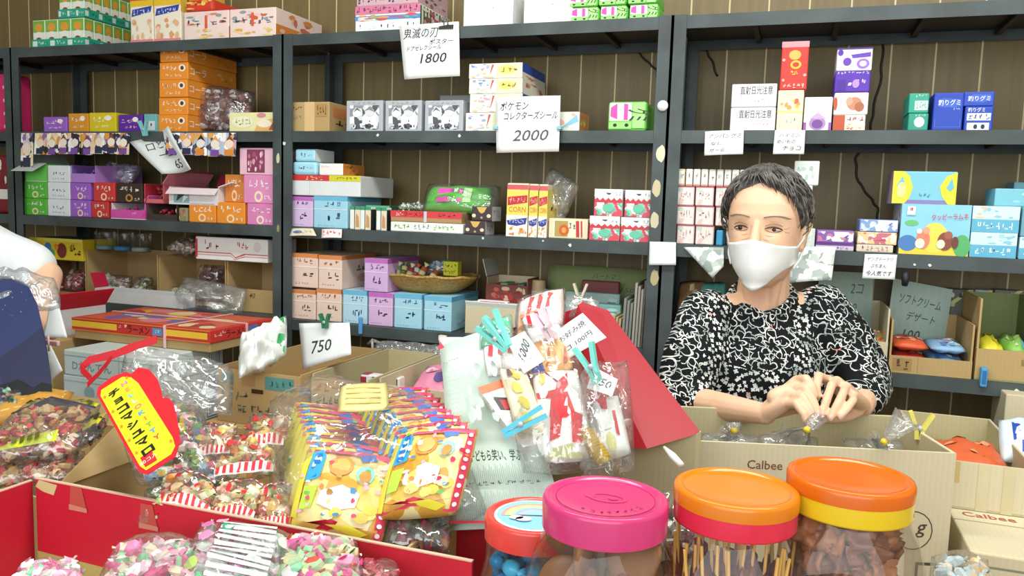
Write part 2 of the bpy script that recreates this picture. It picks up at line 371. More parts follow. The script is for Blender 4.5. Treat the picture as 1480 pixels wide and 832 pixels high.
# ------------------------------------------------------------------ steel shelving
P0, P1, P2 = -2.500, -1.428, -.309
PW = .033; LIP = .031
def rack(x0, x1, label, zs=('A', 'B', 'C', 'D', 'E', 'F', 'G')):
    e = empty('steel_shelving_unit', ((x0+x1)/2, SD/2, 0), label, 'shelving', 'steel shelving units along the wall')
    for xa, sx in ((x0, 1), (x1, -1)):
        for ya, sy_ in ((0, 1), (SD, -1)):
            b = MB(); xa_, xb_ = sorted((xa, xa+sx*PW)); yy = sorted((ya, ya+sy_*.003)); b.box(xa_, xb_, yy[0], yy[1], 0, 1.874, 'steel')
            xx = sorted((xa, xa+sx*.003)); yy = sorted((ya, ya+sy_*PW)); b.box(xx[0], xx[1], yy[0], yy[1], 0, 1.874, 'steel')
            b.build('post', e)
    for k in zs:
        z = LV[k]; b = MB(); a, c = x0+.0035, x1-.0035
        b.box(a, c, .004, SD-.004, z-.006, z, '#3a302a' if k == 'A' else 'steel')
        b.box(a+PW-.003, c-PW+.003, .0005, .004, z-LIP, z, 'steel'); b.box(a+PW-.003, c-PW+.003, SD-.004, SD-.0005, z-LIP, z, 'steel')
        s = b.build('shelf', e)
        if k in 'AB':
            for i in range(1, 6):
                b = MB(); x = a+(c-a)*i/6; b.box(x-.006, x+.006, .01, SD-.01, z-.02, z-.0061, '#2c2522'); b.build('brace', s)
    return e
RK = {}
RK['L'] = rack(P0, P1-.0006, 'dark green steel shelving unit with orange box stacks and hanging picture cards')
RK['C'] = rack(P1+.0006, P2-.0006, 'dark green steel shelving unit holding the 1800 and 2000 price sheets')
RK['R'] = rack(P2+.0006, P2+1.12, 'dark green steel shelving unit behind the woman with blue boxes')
RK['F'] = rack(P0-1.06, P0-.0006, 'dark steel shelving unit cut off by the photo edge, pink pack on it')
for x, yv, u in ((958, 153, 'round white magnet stuck on the post beside the green pack'),):
    p = onY(x, yv, -.0005); b = MB(); b.T = Matrix.Translation(p) @ Matrix.Rotation(math.pi/2, 4, 'X')
    b.lathe([(0, 0), (.0125, 0), (.0135, .002), (.0125, .005), (0, .006)], '#e9ebe8', 20); tag(b.build('magnet', None, p), u, 'magnet')
# torn sticker scraps on the post and chips of white on the shelf lips
for x, yv, rx, rz, c, u in ((955, 222, .012, .022, '#d9d3b8', 'torn cream sticker on the post, highest of the column'), (949, 272, .012, .022, '#cdbf98', 'torn tan sticker on the post, middle of the column'),
        (946, 318, .012, .022, '#cfc6a4', 'torn beige sticker on the post just over the white note'), (946, 401, .011, .022, '#b9ab7e', 'worn gold sticker on the post below the white note'),
        (402, 229, .006, .016, '#cfc8a6', 'torn beige sticker on the post beside the pink boxes'), (402, 330, .005, .012, '#9a8f6a', 'worn tan sticker on the post beside the third shelf')):
    p = onY(x, yv, -.0004); rnd = random.Random(int(x+yv)); b = MB()
    b.slab([p+V((math.cos(a*.4488)*rx*rnd.uniform(.8, 1.05), 0, math.sin(a*.4488)*rz*rnd.uniform(.8, 1.05))) for a in range(14)], (0, -.0006, 0), c)
    tag(b.build('sticker', None, p), u, 'sticker')
for x, yv, r, u in ((546, 195, .0045, 'white paint chip on the shelf edge below the black and white boxes'), (664, 196, .0045, 'white paint chip on the shelf edge beside the 2000 sheet'), (411, 207, .006, 'white paint chip on the post between left and centre shelves'),
        (698, 344, .004, 'white paint chip under the brown spotted boxes'), (824, 354, .005, 'white paint chip under the small beige box'), (785, 348, .003, 'small white paint chip under the corn snack boxes'),
        (1344, 383, .004, 'white paint chip under the big pale blue picture box'), (1322, 382, .003, 'tiny white paint chip beside the handwritten card'), (1469, 565, .006, 'white paint chip on the lowest shelf edge at right')):
    p = onY(x, yv, -.0003); rnd = random.Random(int(x*3+yv)); b = MB()
    b.slab([p+V((math.cos(a*.785)*r*rnd.uniform(.6, 1.2), 0, math.sin(a*.785)*r*rnd.uniform(.6, 1.2))) for a in range(8)], (0, -.0005, 0), '#dfe3e0')
    tag(b.build('paint_chip', None, p), u, 'paint chip')
# wires on the wall
for pts, u in (([(1276, 64), (1274, 110), (1262, 160), (1258, 190)], 'thin black cable hanging down the wall panelling behind the purple boxes'),
               ([(1243, 216), (1236, 232), (1240, 262), (1258, 286), (1268, 300), (1269, 324)], 'thin black cable trailing to the purple boxes on the third shelf'),
               ([(1019, 70), (1028, 86), (1037, 110)], 'short black cable on the wall above the white notice boxes'),
               ([(918, 70), (934, 88), (948, 100), (952, 118)], 'dark cable under the top shelf beside the centre post')):
    b = MB(); q = [onY(x, yv, SD+.026) for x, yv in pts]; path = []
    for i in range(len(q)-1):
        for k in range(5): path.append(q[i].lerp(q[i+1], k/5)+V((math.sin((i*5+k)*1.3)*.002, 0, 0)))
    path.append(q[-1]); b.tube(path, .003, '#221f1d', 6); tag(b.build('cable', None, q[0]), u, 'cable')
# ================================================================== LEFT UNIT
W = '#f6f5f0'
# --- level A: trays of small cartons
def tray(label, px0, px1, on, n_front, n_deep, hh, grp, lbl2, sb=.02, dep=.24):
    z = LV['A'] if on is None else on
    x0, x1 = Xat(px0, sb, z), Xat(px1, sb, z); z += .0005
    e = empty('carton_tray', ((x0+x1)/2, sb+dep/2, z), label, 'tray')
    b = MB(); t = .002; h = .028
    b.box(x0, x1, sb, sb+dep, z, z+t, '#1f9a7c')
    for q in ((x0, x1, sb, sb+t), (x0, x1, sb+dep-t, sb+dep), (x0, x0+t, sb+t, sb+dep-t), (x1-t, x1, sb+t, sb+dep-t)): b.box(*q, z+t, z+h, '#2aa98a')
    for i in range(3): b.prints((x0+(x1-x0)*i/3, sb, z), (1, 0, 0), (0, 0, 1), (x1-x0)/3, h, (0, -1, 0), [('R', .08, .2, .34, .8, '#dff2ea'), ('S', .4, .3, .95, .8, '#e9f7f1', 3)], i)
    for i in range(4): b.prints((x1, sb+dep*i/4, z), (0, 1, 0), (0, 0, 1), dep/4, h, (1, 0, 0), [('R', .05, .2, .3, .8, '#d7efe6'), ('S', .4, .3, .95, .8, '#0f6f58', 3)], i)
    b.build('tray', e)
    w = (x1-x0-2*t)/n_front; d = (dep-2*t)/n_deep
    b = MB(); a, c = w*.96, d*.94; zz = z+t+.0004
    b.box(-a/2, a/2, -c/2, c/2, 0, hh, '#eef2e2', .002)
    for o_, ux, ww, nn in (((-a/2, -c/2, 0), (1, 0, 0), a, (0, -1, 0)), ((a/2, -c/2, 0), (0, 1, 0), c, (1, 0, 0))):
        b.prints(o_, ux, (0, 0, 1), ww, hh, nn, [('R', .04, .55, .96, .97, '#7cba4a'), ('E', .5, .72, .3, .16, '#e9a33f'), ('E', .5, .45, .36, .12, '#f8f8ee'), ('R', .08, .06, .92, .28, '#dfe9cf'), ('E', .5, .3, .2, .07, '#8a5a2a')])
    pro = b.build('drink_carton'); first = True
    for i in range(n_front):
        for j in range(n_deep):
            if 0 < i < n_front-1 and j > 0: continue
            if i == 0 and j > 0: continue
            o = pro if first else pro.copy()
            if not first: COL.objects.link(o)
            first = False
            o.location = (x0+t+w*(i+.5), sb+t+d*(j+.5), zz); tag(o, lbl2, 'drink carton', grp)
    return z+t+hh+.002, x0, x1
zt, xa, xb = tray('low teal tray of green cartons standing on the top shelf', 46, 122, None, 4, 6, .088, 'green cartons in the lower tray', 'green and white carton packed in the lower teal tray')
tray('teal tray of green cartons stacked on the other carton tray', 84, 122, zt, 2, 6, .088, 'green cartons in the upper tray', 'green and yellow carton packed in the upper teal tray', sb=.025, dep=.22)
sn = {'F': [('R', 0, .62, 1, 1, '#e9c233'), ('R', 0, .72, 1, .9, '#d23b3b'), ('P', [(.05, .45), (.9, .52), (.95, .62), (.1, .57)], '#3346a6'), ('S', .12, .48, .85, .57, '#e9ecf6', 5), ('X', .05, .03, .95, .42, ['#eab98c', '#f0cfae', '#e6a06f'], 12), ('R', 0, 0, 1, .06, '#e58b95')],
      'RL': [('R', 0, .5, 1, 1, '#e3c34a'), ('S', .1, .2, .9, .8, '#6b4a2a', 6)]}
for i, (a, c) in enumerate(((189, 222), (223, 262))):
    pk('snack_box', ['tall white and red snack box beside the green cartons', 'tall white and red snack box next to the pink cup boxes'][i], 'snack box', a, c, -28, 58, 'A', .2, '#f3ead6', sn, 'tall snack boxes on the top shelf')
cup = {'F': [('X', .03, .5, .97, .95, ['#e58a5a', '#e9e2da', '#9aa0a8', '#f6c5bf', '#d8604a'], 16), ('S', .05, .45, .95, .72, '#6f7076', 5), ('R', .47, .4, .53, .85, '#e2603f'), ('X', .05, .05, .95, .4, ['#e9c26a', '#f0d596', '#e3a853'], 10)], 'R': [('R', 0, 0, 1, .45, '#d9853c'), ('X', .05, .05, .95, .95, ['#c9705c', '#d98f4a', '#e3b9a3'], 16)]}
pk('cup_box', 'pink box of snack cups nearest the tall snack boxes', 'snack box', 266, 331, 13, 55, 'A', .3, '#f2d9d2', cup, 'pink cup boxes')
c2 = pk('cup_box', 'pink box of snack cups at the post end of the top shelf', 'snack box', 332, 399, 8, 51, 'A', .3, '#f2d9d2', cup, 'pink cup boxes')
pk('snack_packet', 'red and yellow packet lying on the pink cup boxes', 'snack packet', 268, 308, -6, 12, 'A', .2, '#d8412f', {'F': [('X', .02, .05, .98, .95, ['#e9a23a', '#c92f2a', '#f0d36a'], 14)]}, on=c2, bev=.008, h=.035)
# --- level B
def small(txt, bg, ink='#f4eef6', n=4, extra=()):
    return {'F': [('S', .12, .5, .85, .8, ink, n), ('E', .72, .72, .12, .14, '#f6efe0'), ('S', .2, .18, .8, .36, ink, n-1), *extra], 'R': [('S', .1, .3, .9, .7, ink, 3)], 'T': [('R', .06, .06, .94, .94, bg)]}
pk('candy_box', 'small lilac candy box first in the row above picture cards', 'candy box', 63, 97, 172, 194, 'B', .12, '#9a62c6', small('', '#8a52b6'))
pk('candy_box', 'small amber candy box between the lilac and yellow boxes', 'candy box', 99, 128, 167, 194, 'B', .14, '#d9922a', small('', '#c98322'))
pk('candy_box', 'yellow candy box between the amber and deep purple boxes', 'candy box', 129, 168, 165, 193, 'B', .2, '#d8c321', small('', '#c9b51a', '#fbf9d8', 4))
pk('candy_box', 'deep purple candy box standing next to the yellow one', 'candy box', 171, 206, 168, 193, 'B', .16, '#5a2a96', small('', '#4a1f86', '#f0b9dc', 4))
pk('candy_box', 'narrow teal and white candy box beside the price slip clip', 'candy box', 208, 226, 166, 192, 'B', .12, '#6fb0b4', {'F': [('R', .1, .1, .9, .6, '#d9e4e4'), ('S', .2, .2, .8, .5, '#555555', 2)]})
OR = '#ef9331'
def orp(s): return {'F': [('S', .1, .5, .62, .82, '#fdf3e0', 4), ('E', .8, .66, .12, .2, '#fbeedd'), ('E', .8, .66, .06, .12, '#5a3a2a'), ('S', .2, .15, .8, .34, '#fbe6c3', 4)], 'R': [('T', .2, .5, .4, 'コーラ', '#fdf0dc', .35), ('X', .5, .1, .98, .9, ['#f3b268', '#e27f25', '#d9772a'], 6)], 'T': [('R', .08, .1, .92, .9, '#f3a24a')]}
pv = None
for i in range(5):
    lb = ['lowest orange box of the five-high stack', 'second orange box from the bottom of the tall stack', 'middle orange box of the five-high stack', 'fourth orange box up in the tall stack', 'topmost orange box of the five-high stack'][i]
    pv = pk('candy_box', lb, 'candy box', 229+(.5*i), 271+(i % 2), 168, 190, 'B', .3, OR, orp(i), 'orange candy boxes in a tall stack', on=pv, h=.0535, sb=.03+.004*(i % 2))
pb = pk('candy_box', 'small orange box behind the bag of brown wrappers', 'candy box', 315, 345, 160, 190, 'B', .1, '#d98a3a', orp(2), sb=.22, h=.09)
pk('cookie_box', 'pale yellow biscuit box with cream swirl beside the post', 'biscuit box', 331, 397, 162, 190, 'B', .12, '#ece6ae', {'F': [('P', [(.55, 0), (1, 0), (1, .7), (.8, .6), (.62, .35)], '#e7b46a'), ('E', .78, .42, .16, .2, '#f6e8cf'), ('E', .3, .5, .24, .3, '#f4efc9'), ('S', .12, .3, .5, .7, '#8fb39a', 5), ('E', .72, .85, .1, .12, '#d98aa0'), ('P', [(.88, .1), (1, .1), (1, .6)], '#b0503a')]})
# pillow bag builder --------------------------------------------------
def pillow(b, c, ux, uy, w, h, t, mat, n=14, wob=.12, seed=0, pinch=.9, edge=.04, sides='both'):
    """closed cushion shape with crumpled faces and flat seams"""
    ux, uy = V(ux).normalized(), V(uy).normalized(); nz_ = ux.cross(uy); c = V(c)
    def S(i, j, sg):
        u, v = i/n*2-1, j/n*2-1
        k = max(0.0, (1-abs(u)**2.6)*(1-abs(v)**2.6))**.55
        q = noise.noise(V((u*2.3+seed*3.1, v*2.3, seed*1.7+sg)))*wob + noise.noise(V((u*6+seed, v*6, sg*2)))*wob*.4
        uu = u*(1-.05*abs(v)**2*pinch); vv = v*(1-.05*abs(u)**2*pinch)
        return c+ux*(uu*w/2)+uy*(vv*h/2)+nz_*(sg*t/2*k*(1+q*2)+ (1-k)*q*t*.15)
    vs = []; idx = {}
    for sg in (1, -1):
        for j in range(n+1):
            for i in range(n+1):
                if sg == -1 and (i in (0, n) or j in (0, n)): idx[(i, j, sg)] = idx[(i, j, 1)]; continue
                idx[(i, j, sg)] = len(vs); vs.append(S(i, j, sg))
    fs = []
    for sg in (1, -1):
        for j in range(n):
            for i in range(n):
                q = [idx[(i, j, sg)], idx[(i+1, j, sg)], idx[(i+1, j+1, sg)], idx[(i, j+1, sg)]]
                fs.append(q if sg == 1 else q[::-1])
    b.add(vs, fs, mat, True)
    return lambda u, v, off=.001: S((u+1)*n/2, (v+1)*n/2, 1)+nz_*off
def bits(b, c, ux, uy, w, h, t, cols, n, r, seed=0, squash=.6, rough=.3):
    """loose wrapped sweets filling a cushion of size w x h x t: creased bodies with fluted wrapper ends"""
    rnd = random.Random(seed); ux, uy = V(ux).normalized(), V(uy).normalized(); nz_ = ux.cross(uy); c = V(c)
    n = int(n*1.5); r *= .82
    for i in range(n):
        u, v = rnd.uniform(-.92, .92), rnd.uniform(-.9, .9)
        k = max(0, (1-abs(u)**2.6)*(1-abs(v)**2.6))**.55
        d = rnd.uniform(-.8, .8)*k*t/2
        ro = Matrix.Rotation(rnd.uniform(0, 6.28), 3, V((rnd.uniform(-1, 1), rnd.uniform(-1, 1), rnd.uniform(-1, 1))).normalized())
        s = r*rnd.uniform(.8, 1.2); o = c+ux*(u*w/2*.93)+uy*(v*h/2*.93)+nz_*d; m1 = M(rnd.choice(cols), rough); m2 = M(rnd.choice(cols), rough)
        prof = ((-1.65, .5), (-1.3, .3), (-.95, .85), (0, 1.1), (.95, .85), (1.3, .3), (1.65, .5))
        vs = []; sg = 6
        for x, q in prof:
            for a in range(sg):
                g = q*(1+rnd.uniform(-.12, .12)); e_ = squash if abs(x) < 1.2 else squash*.35
                vs.append(o+ro @ V((x*s, math.cos(a*1.0472)*g*s, math.sin(a*1.0472)*g*s*e_)))
        for j in range(6):
            b.add(vs[j*sg:(j+2)*sg], [(a, (a+1) % sg, sg+(a+1) % sg, sg+a) for a in range(sg)], m2 if j in (0, 5, 2) else m1)
def clearbag(label, cat, c, ux, uy, w, h, t, cols, n, r, seed, g=None, film='film', neck=None, name='candy_bag', sq=.6):
    c = V(c); e = empty(name, c-V((0, 0, t/2)), label, cat, g)
    b = MB(); bits(b, c, ux, uy, w*.9, h*.9, t*.86, cols, n, r, seed, sq); o = b.build('candy_filling', e); o['kind'] = 'stuff'
    b = MB(); pillow(b, c, ux, uy, w, h, t, film, 16, .22, seed); b.build('film_bag', e)
    return e
p = onY(316, 160, .09); zb = LV['B']
clearbag('clear bag of maroon wrapped sweets leaning on the orange stack', 'bag of sweets', (p.x, .12, zb+.075), (1, .1, -.12), (0, .25, 1), .2, .155, .09, ['#7a4444', '#8a5552', '#6a383a', '#d9cfcf', '#9a6a68'], 170, .012, 3, sq=.8)
# hanging strips of picture cards under level B
def strip(label, px0, px1, y0, y1, n, mat, skew=0):
    z1 = LV['B']-.001; x0, x1 = Xat(px0, -.004, z1), Xat(px1, -.004, z1); hh = Zat(y0, x0, -.004)-Zat(y1, x0, -.004)
    e = empty('picture_card_strip', ((x0+x1)/2, -.004, z1-hh), label, 'card strip'); rnd = random.Random(n)
    for i in range(n):
        a, c = x0+(x1-x0)*i/n, x0+(x1-x0)*(i+1)/n; b = MB(); dz = rnd.uniform(-.003, .003); yb = -.006-rnd.uniform(0, .004)
        pts = [(a+.0006, yb, z1-hh+dz), (c-.0006, yb, z1-hh+dz), (c-.0006, -.003, z1-.004), (a+.0006, -.003, z1-.004)]
        b.slab(pts, (0, .001, 0), mat)
        b.prints(pts[0], (1, 0, 0), (V(pts[3])-V(pts[0])).normalized(), c-a, hh-.004, (0, -1, 0), [('E', .5, .55, .3, .2, rnd.choice(['#f3dcc8', '#efe4da', '#f6ead8'])), ('P', [(.15, .55), (.5, .95), (.88, .6), (.7, .68), (.5, .75), (.3, .68)], rnd.choice(['#2a2b3a', '#e2a95a', '#c9c6d6', '#8a4a3a'])), ('R', .2, .02, .8, .3, rnd.choice(['#2f3350', '#d98a3a', '#f2f0ea', '#7a4fa0']))], i)
        b.build('picture_card', e)
strip('row of picture cards hanging under the purple and amber boxes', 50, 187, 193, 225, 8, 'cards1')
strip('row of picture cards hanging beside the curled price slip', 240, 342, 191, 225, 5, 'cards2')
strip('short faded card strip next to the left corner post', 30, 48, 181, 232, 1, 'cards1')
# curled price slip
P_ = [onY(228, 250, -.03), onY(270, 243, -.035), onY(243, 182, -.012), onY(187, 205, -.012)]
sheet('price_slip', 'curled white price slip clipped at a slant under the orange stack', 'price slip', P_, '#dfe3e3', [H(.5, .75, .2, '口どけ', wm=.7), H(.5, .48, .14, '一コ', wm=.6), H(.65, .2, .2, '65')], curl=-.02)
peg('clothespin', 'teal clothespin holding the curled price slip', onY(210, 196, -.018), (0, -.2, 1), '#7fc9cf', L=.045)
# --- level C: bottom row first
def cbox(hexc, ink='#f6f2ea', ink2='#f3d9b0'): return {'F': [('S', .14, .5, .86, .84, ink, 4), ('E', .5, .24, .14, .2, ink2), ('E', .5, .24, .08, .12, hexc), ('S', .66, .1, .95, .3, ink, 2)], 'R': [('S', .1, .4, .9, .7, ink, 4)]}
def stack(x0, x1, n, hs, col, pr, labels, dep=.2, cat='candy box', g=None, sb=.02, name='candy_box', yb=315):
    pv = None
    for i in range(n): pv = pk(name, labels[i], cat, x0, x1, 0, 0, 'C', dep, col, pr, g, sb, pv, h=hs)
    return pv
gs = stack(35, 68, 2, .056, '#58b93c', cbox('#58b93c'), ['bright green candy box at the bottom beside the corner post', 'bright green candy box stacked second beside the corner post'])
ws = stack(69, 101, 3, .056, '#e6eaee', {'F': [('S', .2, .4, .8, .62, '#4a72b0', 4), ('S', .2, .15, .8, .28, '#8a93a0', 5)]}, ['white candy box with blue letters, lowest of three', 'white candy box with blue letters, middle of three', 'white candy box with blue letters, topmost of three'])
pp = stack(102, 131, 2, .056, '#a05fc9', cbox('#a05fc9'), ['violet candy box at the bottom of its pair', 'violet candy box on top of its pair'])
rd = pk('candy_box', 'red candy box at the bottom between violet and magenta boxes', 'candy box', 132, 157, 0, 0, 'C', .2, '#c93a36', cbox('#c93a36'), h=.054)
rd2 = pk('candy_box', 'red candy box stacked beside the dark brown box', 'candy box', 135, 166, 0, 0, 'C', .2, '#cf3c39', cbox('#cf3c39'), on=rd, h=.062)
# opened boxes: walls, floor and contents
def openbox(name, label, cat, x0, x1, y0, y1, z0, z1, col, inner=None, t=.003, flap=None, g=None, pr=None, front_h=None, colors=None, lid=None):
    """open-topped carton with a low front; flap = list of (side, length, angle, colour)"""
    e = empty(name, ((x0+x1)/2, (y0+y1)/2, z0), label, cat, g); ic = inner or col; fh = front_h if front_h else z1-z0
    b = MB(); b.box(x0, x1, y0, y1, z0, z0+t, ic)
    b.build('bottom', e)
    for nm, q, hh in (('front_panel', (x0, x1, y0, y0+t), fh), ('back_panel', (x0, x1, y1-t, y1), z1-z0), ('side_panel', (x0, x0+t, y0+t, y1-t), z1-z0), ('side_panel', (x1-t, x1, y0+t, y1-t), z1-z0)):
        b = MB(); b.box(*q, z0+t, z0+hh, col)
        if nm == 'front_panel' and pr: b.prints((x0, y0, z0), (1, 0, 0), (0, 0, 1), x1-x0, hh, (0, -1, 0), pr, len(label))
        if ic != col:
            i = .0006
            if nm == 'back_panel': b.box(q[0]+t, q[1]-t, q[2]-i, q[2], z0+t, z0+hh-.001, ic)
            elif nm == 'side_panel': b.box(*( (q[1], q[1]+i) if q[0] == x0 else (q[0]-i, q[0]) ), q[2], q[3], z0+t, z0+hh-.001, ic)
            else: b.box(q[0]+t, q[1]-t, q[3], q[3]+i, z0+t, z0+hh-.001, ic)
        b.build(nm, e)
    for (sd, ln, an, fc) in (flap or []):
        ca, sa = math.cos(an)*ln, math.sin(an)*ln; b = MB(); hh = z0+(fh if sd == 'F' else z1-z0); tk = .0028
        if sd == 'F': pts = [(x0, y0, hh), (x1, y0, hh), (x1, y0-ca, hh+sa), (x0, y0-ca, hh+sa)]; of = (0, tk*.7, tk*.7)
        elif sd == 'B': pts = [(x1, y1, hh), (x0, y1, hh), (x0, y1+ca, hh+sa), (x1, y1+ca, hh+sa)]; of = (0, -tk*.7, tk*.7)
        elif sd == 'L': pts = [(x0, y1, hh), (x0, y0, hh), (x0-ca, y0, hh+sa), (x0-ca, y1, hh+sa)]; of = (tk*.7, 0, tk*.7)
        else: pts = [(x1, y0, hh), (x1, y1, hh), (x1+ca, y1, hh+sa), (x1+ca, y0, hh+sa)]; of = (-tk*.7, 0, tk*.7)
        b.slab(pts, of, fc); b.build('flap', e)
    return e
def CX(px, z, y=.02): return Xat(px, y, z)
zc = LV['C']; h1 = .0565
def ob(label, px0, px1, z, h, dep, col, inner, fill=None, fcols=None, flap=None, pr=None, fh=None, g=None, sb=.02, cat='open candy box'):
    x0, x1 = CX(px0, z, sb)+.0008, CX(px1, z, sb)-.0008
    e = openbox('open_candy_box', label, cat, x0, x1, sb, sb+dep, z+.0005, z+h, col, inner, .002, flap, g, pr, fh)
    if fill:
        b = MB(); rnd = random.Random(int(px0)); w, d = x1-x0-.02, dep-.02
        for i in range(fill):
            ro = Matrix.Rotation(rnd.uniform(0, 6.28), 3, V((rnd.uniform(-1, 1), rnd.uniform(-1, 1), rnd.uniform(-.3, .3)+.01)).normalized())
            b.ell((x0+.012+rnd.random()*(w-.004), sb+.014+rnd.random()*(d-.008), z+.012+rnd.random()*max(.004, h-.026)), (.010, .0065, .0045), M(rnd.choice(fcols), .3), 6, 4, ro)
        o = b.build('wrapped_candy_filling', e); o['kind'] = 'stuff'
    return e
ob('open green box with a pale lid flap, on the green stack', 36, 68, gs.z1, .062, .18, '#6ec95a', '#d9dfe0', flap=[('F', .06, -.5, '#cfd6d6'), ('L', .045, .9, '#e3e7e6')])
ob('open violet box stuffed with clear purple wrappers, atop the violet pair', 103, 138, pp.z1, .058, .2, '#b07fd0', '#7f57ad', 40, ['#6d48a0', '#9c78c9', '#d8cbe8', '#8a62b8'], fh=.03)
p = onY(160, 242, .08); clearbag('crumpled clear purple bag lying behind the violet boxes', 'bag of sweets', (p.x-.02, .13, rd2.z1+.032), (1, 0, 0), (0, .6, .8), .17, .08, .055, ['#9a86b8', '#d5cfe0', '#b7a6cf'], 30, .012, 11, film='filmsoft')
m1 = ob('open magenta and white box tipped on the third shelf', 160, 210, zc, .052, .2, '#d653a8', '#f3e9ee', 24, ['#f3eef2', '#e07fbf', '#c83f93'], flap=[('R', .03, 1.0, '#e46fbb')], fh=.03, pr=[('X', .55, .1, 1, .95, ['#c9399a', '#e68cc8'], 5)])
m2 = ob('dark open box of red wrapped sweets on the third shelf', 212, 256, zc, .052, .2, '#3d3331', '#5a4a46', 46, ['#c62f45', '#e05a6a', '#f0d7d0', '#8f1f33'], fh=.02)
pk('candy_packet', 'small yellow and grey packet beside the orange boxes', 'candy packet', 258, 271, 298, 318, 'C', .1, '#8c8a6a', {'F': [('X', .05, .05, .95, .95, ['#e0b83a', '#6a6a58', '#c94a3a'], 9)]}, bev=.004)
zm = zc+.0535
class T_: pass
on_ = T_(); on_.z1 = zm
dk = pk('candy_box', 'dark brown candy box with white letters above the magenta box', 'candy box', 168, 206, 0, 0, 'C', .2, '#3a2a22', cbox('#3a2a22', '#f2efe6', '#b98a4a'), on=on_, h=.062)
ob('open red and pink box of orange sweets in the middle row', 208, 236, zm, .062, .2, '#cf6a72', '#b9303f', 30, ['#b86a4a', '#a03c33', '#d9a58a', '#7c2f2a'], flap=[('R', .05, .9, '#ef8f9f'), ('B', .05, 1.2, '#c93c4f')], fh=.014)
ob('open white box of teal sweets with pink lid, middle row', 244, 316, zm, .056, .22, '#e6e2e4', '#d3d8da', 60, ['#7fb0b3', '#dfe6e8', '#b9a9c0', '#f3f1f2', '#94a7b0'], flap=[('F', .025, -.8, '#f3dfe4'), ('B', .05, 1.1, '#c23a50'), ('R', .05, .3, '#e9edf0')], fh=.05, pr=[('P', [(.1, .1), (.42, .1), (.42, .85), (.1, .85)], '#8fb3b6'), ('P', [(.15, .2), (.38, .75), (.2, .8)], '#2f4a4f'), ('P', [(.28, .15), (.4, .5), (.3, .55)], '#e9f0ef')])
o1 = pk('candy_box', 'orange candy box standing next to the yellow packet', 'candy box', 273, 312, 291, 320, 'C', .2, OR, cbox(OR), 'orange boxes on the third shelf')
o2 = pk('candy_box', 'orange candy box standing between orange and pink boxes', 'candy box', 313, 354, 291, 322, 'C', .2, OR, cbox(OR), 'orange boxes on the third shelf')
q1 = pk('candy_box', 'pink candy box with white letters on the bottom by the post', 'candy box', 357, 396, 294, 325, 'C', .2, '#e088bb', cbox('#e088bb', '#fbf3f7', '#f7e9c9'))
q2 = pk('candy_box', 'pink candy box with white letters stacked second by the post', 'candy box', 352, 396, 253, 294, 'C', .2, '#e591c1', cbox('#e591c1', '#fbf3f7', '#f7e9c9'), on=q1)
pk('candy_box', 'burnt orange candy box peeking from behind the pink boxes', 'candy box', 325, 353, 251, 290, 'C', .16, '#d9853f', cbox('#d9853f'), on=o2, sb=.04, h=.085)
qb = pk('candy_box', 'pale pink box with a picture window, topmost by the post', 'candy box', 346, 396, 214, 253, 'C', .14, '#efc0cf', {'F': [('R', .22, .08, .74, .94, '#8a3f5f')]+[('X', .24, .1, .72, .9, ['#d9a3b4', '#f0d8de', '#a85577', '#c97f97'], 16)]}, on=q2)
# far-left unit: pink pack, card strip, dark red pack
bp_ = MB()
for (px, py0, py1, c, u, nm, cat) in ((10, 62, 150, '#d92f6c', 'hot pink dotted pack on the unit cut off by the edge', 'snack_pack', 'snack pack'),):
    zB = LV['B']; x1 = Xat(11, .02, zB); x0 = x1-.12; hh = .2
    o = boxmesh(nm, x0, x1, .03, .12, zB+.0005, zB+hh, c, {'F': [('E', .8+.1*(i % 2), .1+.11*i, .03, .03, '#f7c6d6') for i in range(8)]}, .012); tag(o, u, cat)
zC = LV['C']; x1 = Xat(11, .02, zC)
o = boxmesh('snack_pack', x1-.12, x1, .03, .13, zC+.0005, zC+.2, '#7d1f2c', {'F': [('R', .5, .25, .95, .42, '#e9e4dc'), ('X', .3, .5, .95, .95, ['#a33a44', '#5b1420', '#e8ded6'], 12)]}, .01); tag(o, 'dark red pack with a white stripe on the edge unit', 'snack pack')
# ================================================================== CENTRE UNIT
# --- level A
mixed = {'F': [('R', 0, .45, 1, .62, '#5a8fd0'), ('X', .02, .42, .98, .68, ['#7cc06a', '#e9a04a', '#4f86cc', '#d8545a', '#f4f1e6'], 22), ('S', .05, .08, .95, .38, '#dfe3ea', 9), ('R', 0, .68, 1, 1, '#d67a9a'), ('S', .02, .7, .98, .98, '#7a3f6a', 12)], 'R': [('R', .1*i, 0, .1*i+.05, .95, '#5a7a4a') for i in range(10)]+[('X', .02, .05, .98, .95, ['#d98a9a', '#e9e2d6', '#8a5a5a', '#c95a6a'], 14)]}
k1 = pk('gum_box', 'white and rainbow banded gum box over the 1800 price sheet', 'gum box', 513, 607, 2, 40, 'A', .2, '#f2f2ee', mixed)
pk('gum_box', 'striped gum box on top of the rainbow banded one', 'gum box', 515, 604, -20, 2, 'A', .2, '#cfa9b4', {'F': [('S', .02, .1, .98, .9, '#5a3f5a', 14)], 'R': [('X', .05, .05, .95, .95, ['#5a4a4a', '#8a6a6a', '#d0c0c0'], 12)]}, on=k1, h=.055)
for i, (a, c, u) in enumerate(((669, 741, 'plain white box on the top shelf with a grey edge'), (756, 827, 'plain white box on the top shelf beside the green packs'))):
    pk('white_box', u, 'box', a, c, -22, 28-2*i, 'A', .22, '#f6f8f6', {'F': [('S', .55, .5, .9, .62, '#dfe3e2', 5), ('R', .05, 0, .95, .05, '#c9cfcc')], 'R': [('R', .3, .1, .9, .9, '#dfeae4')]})
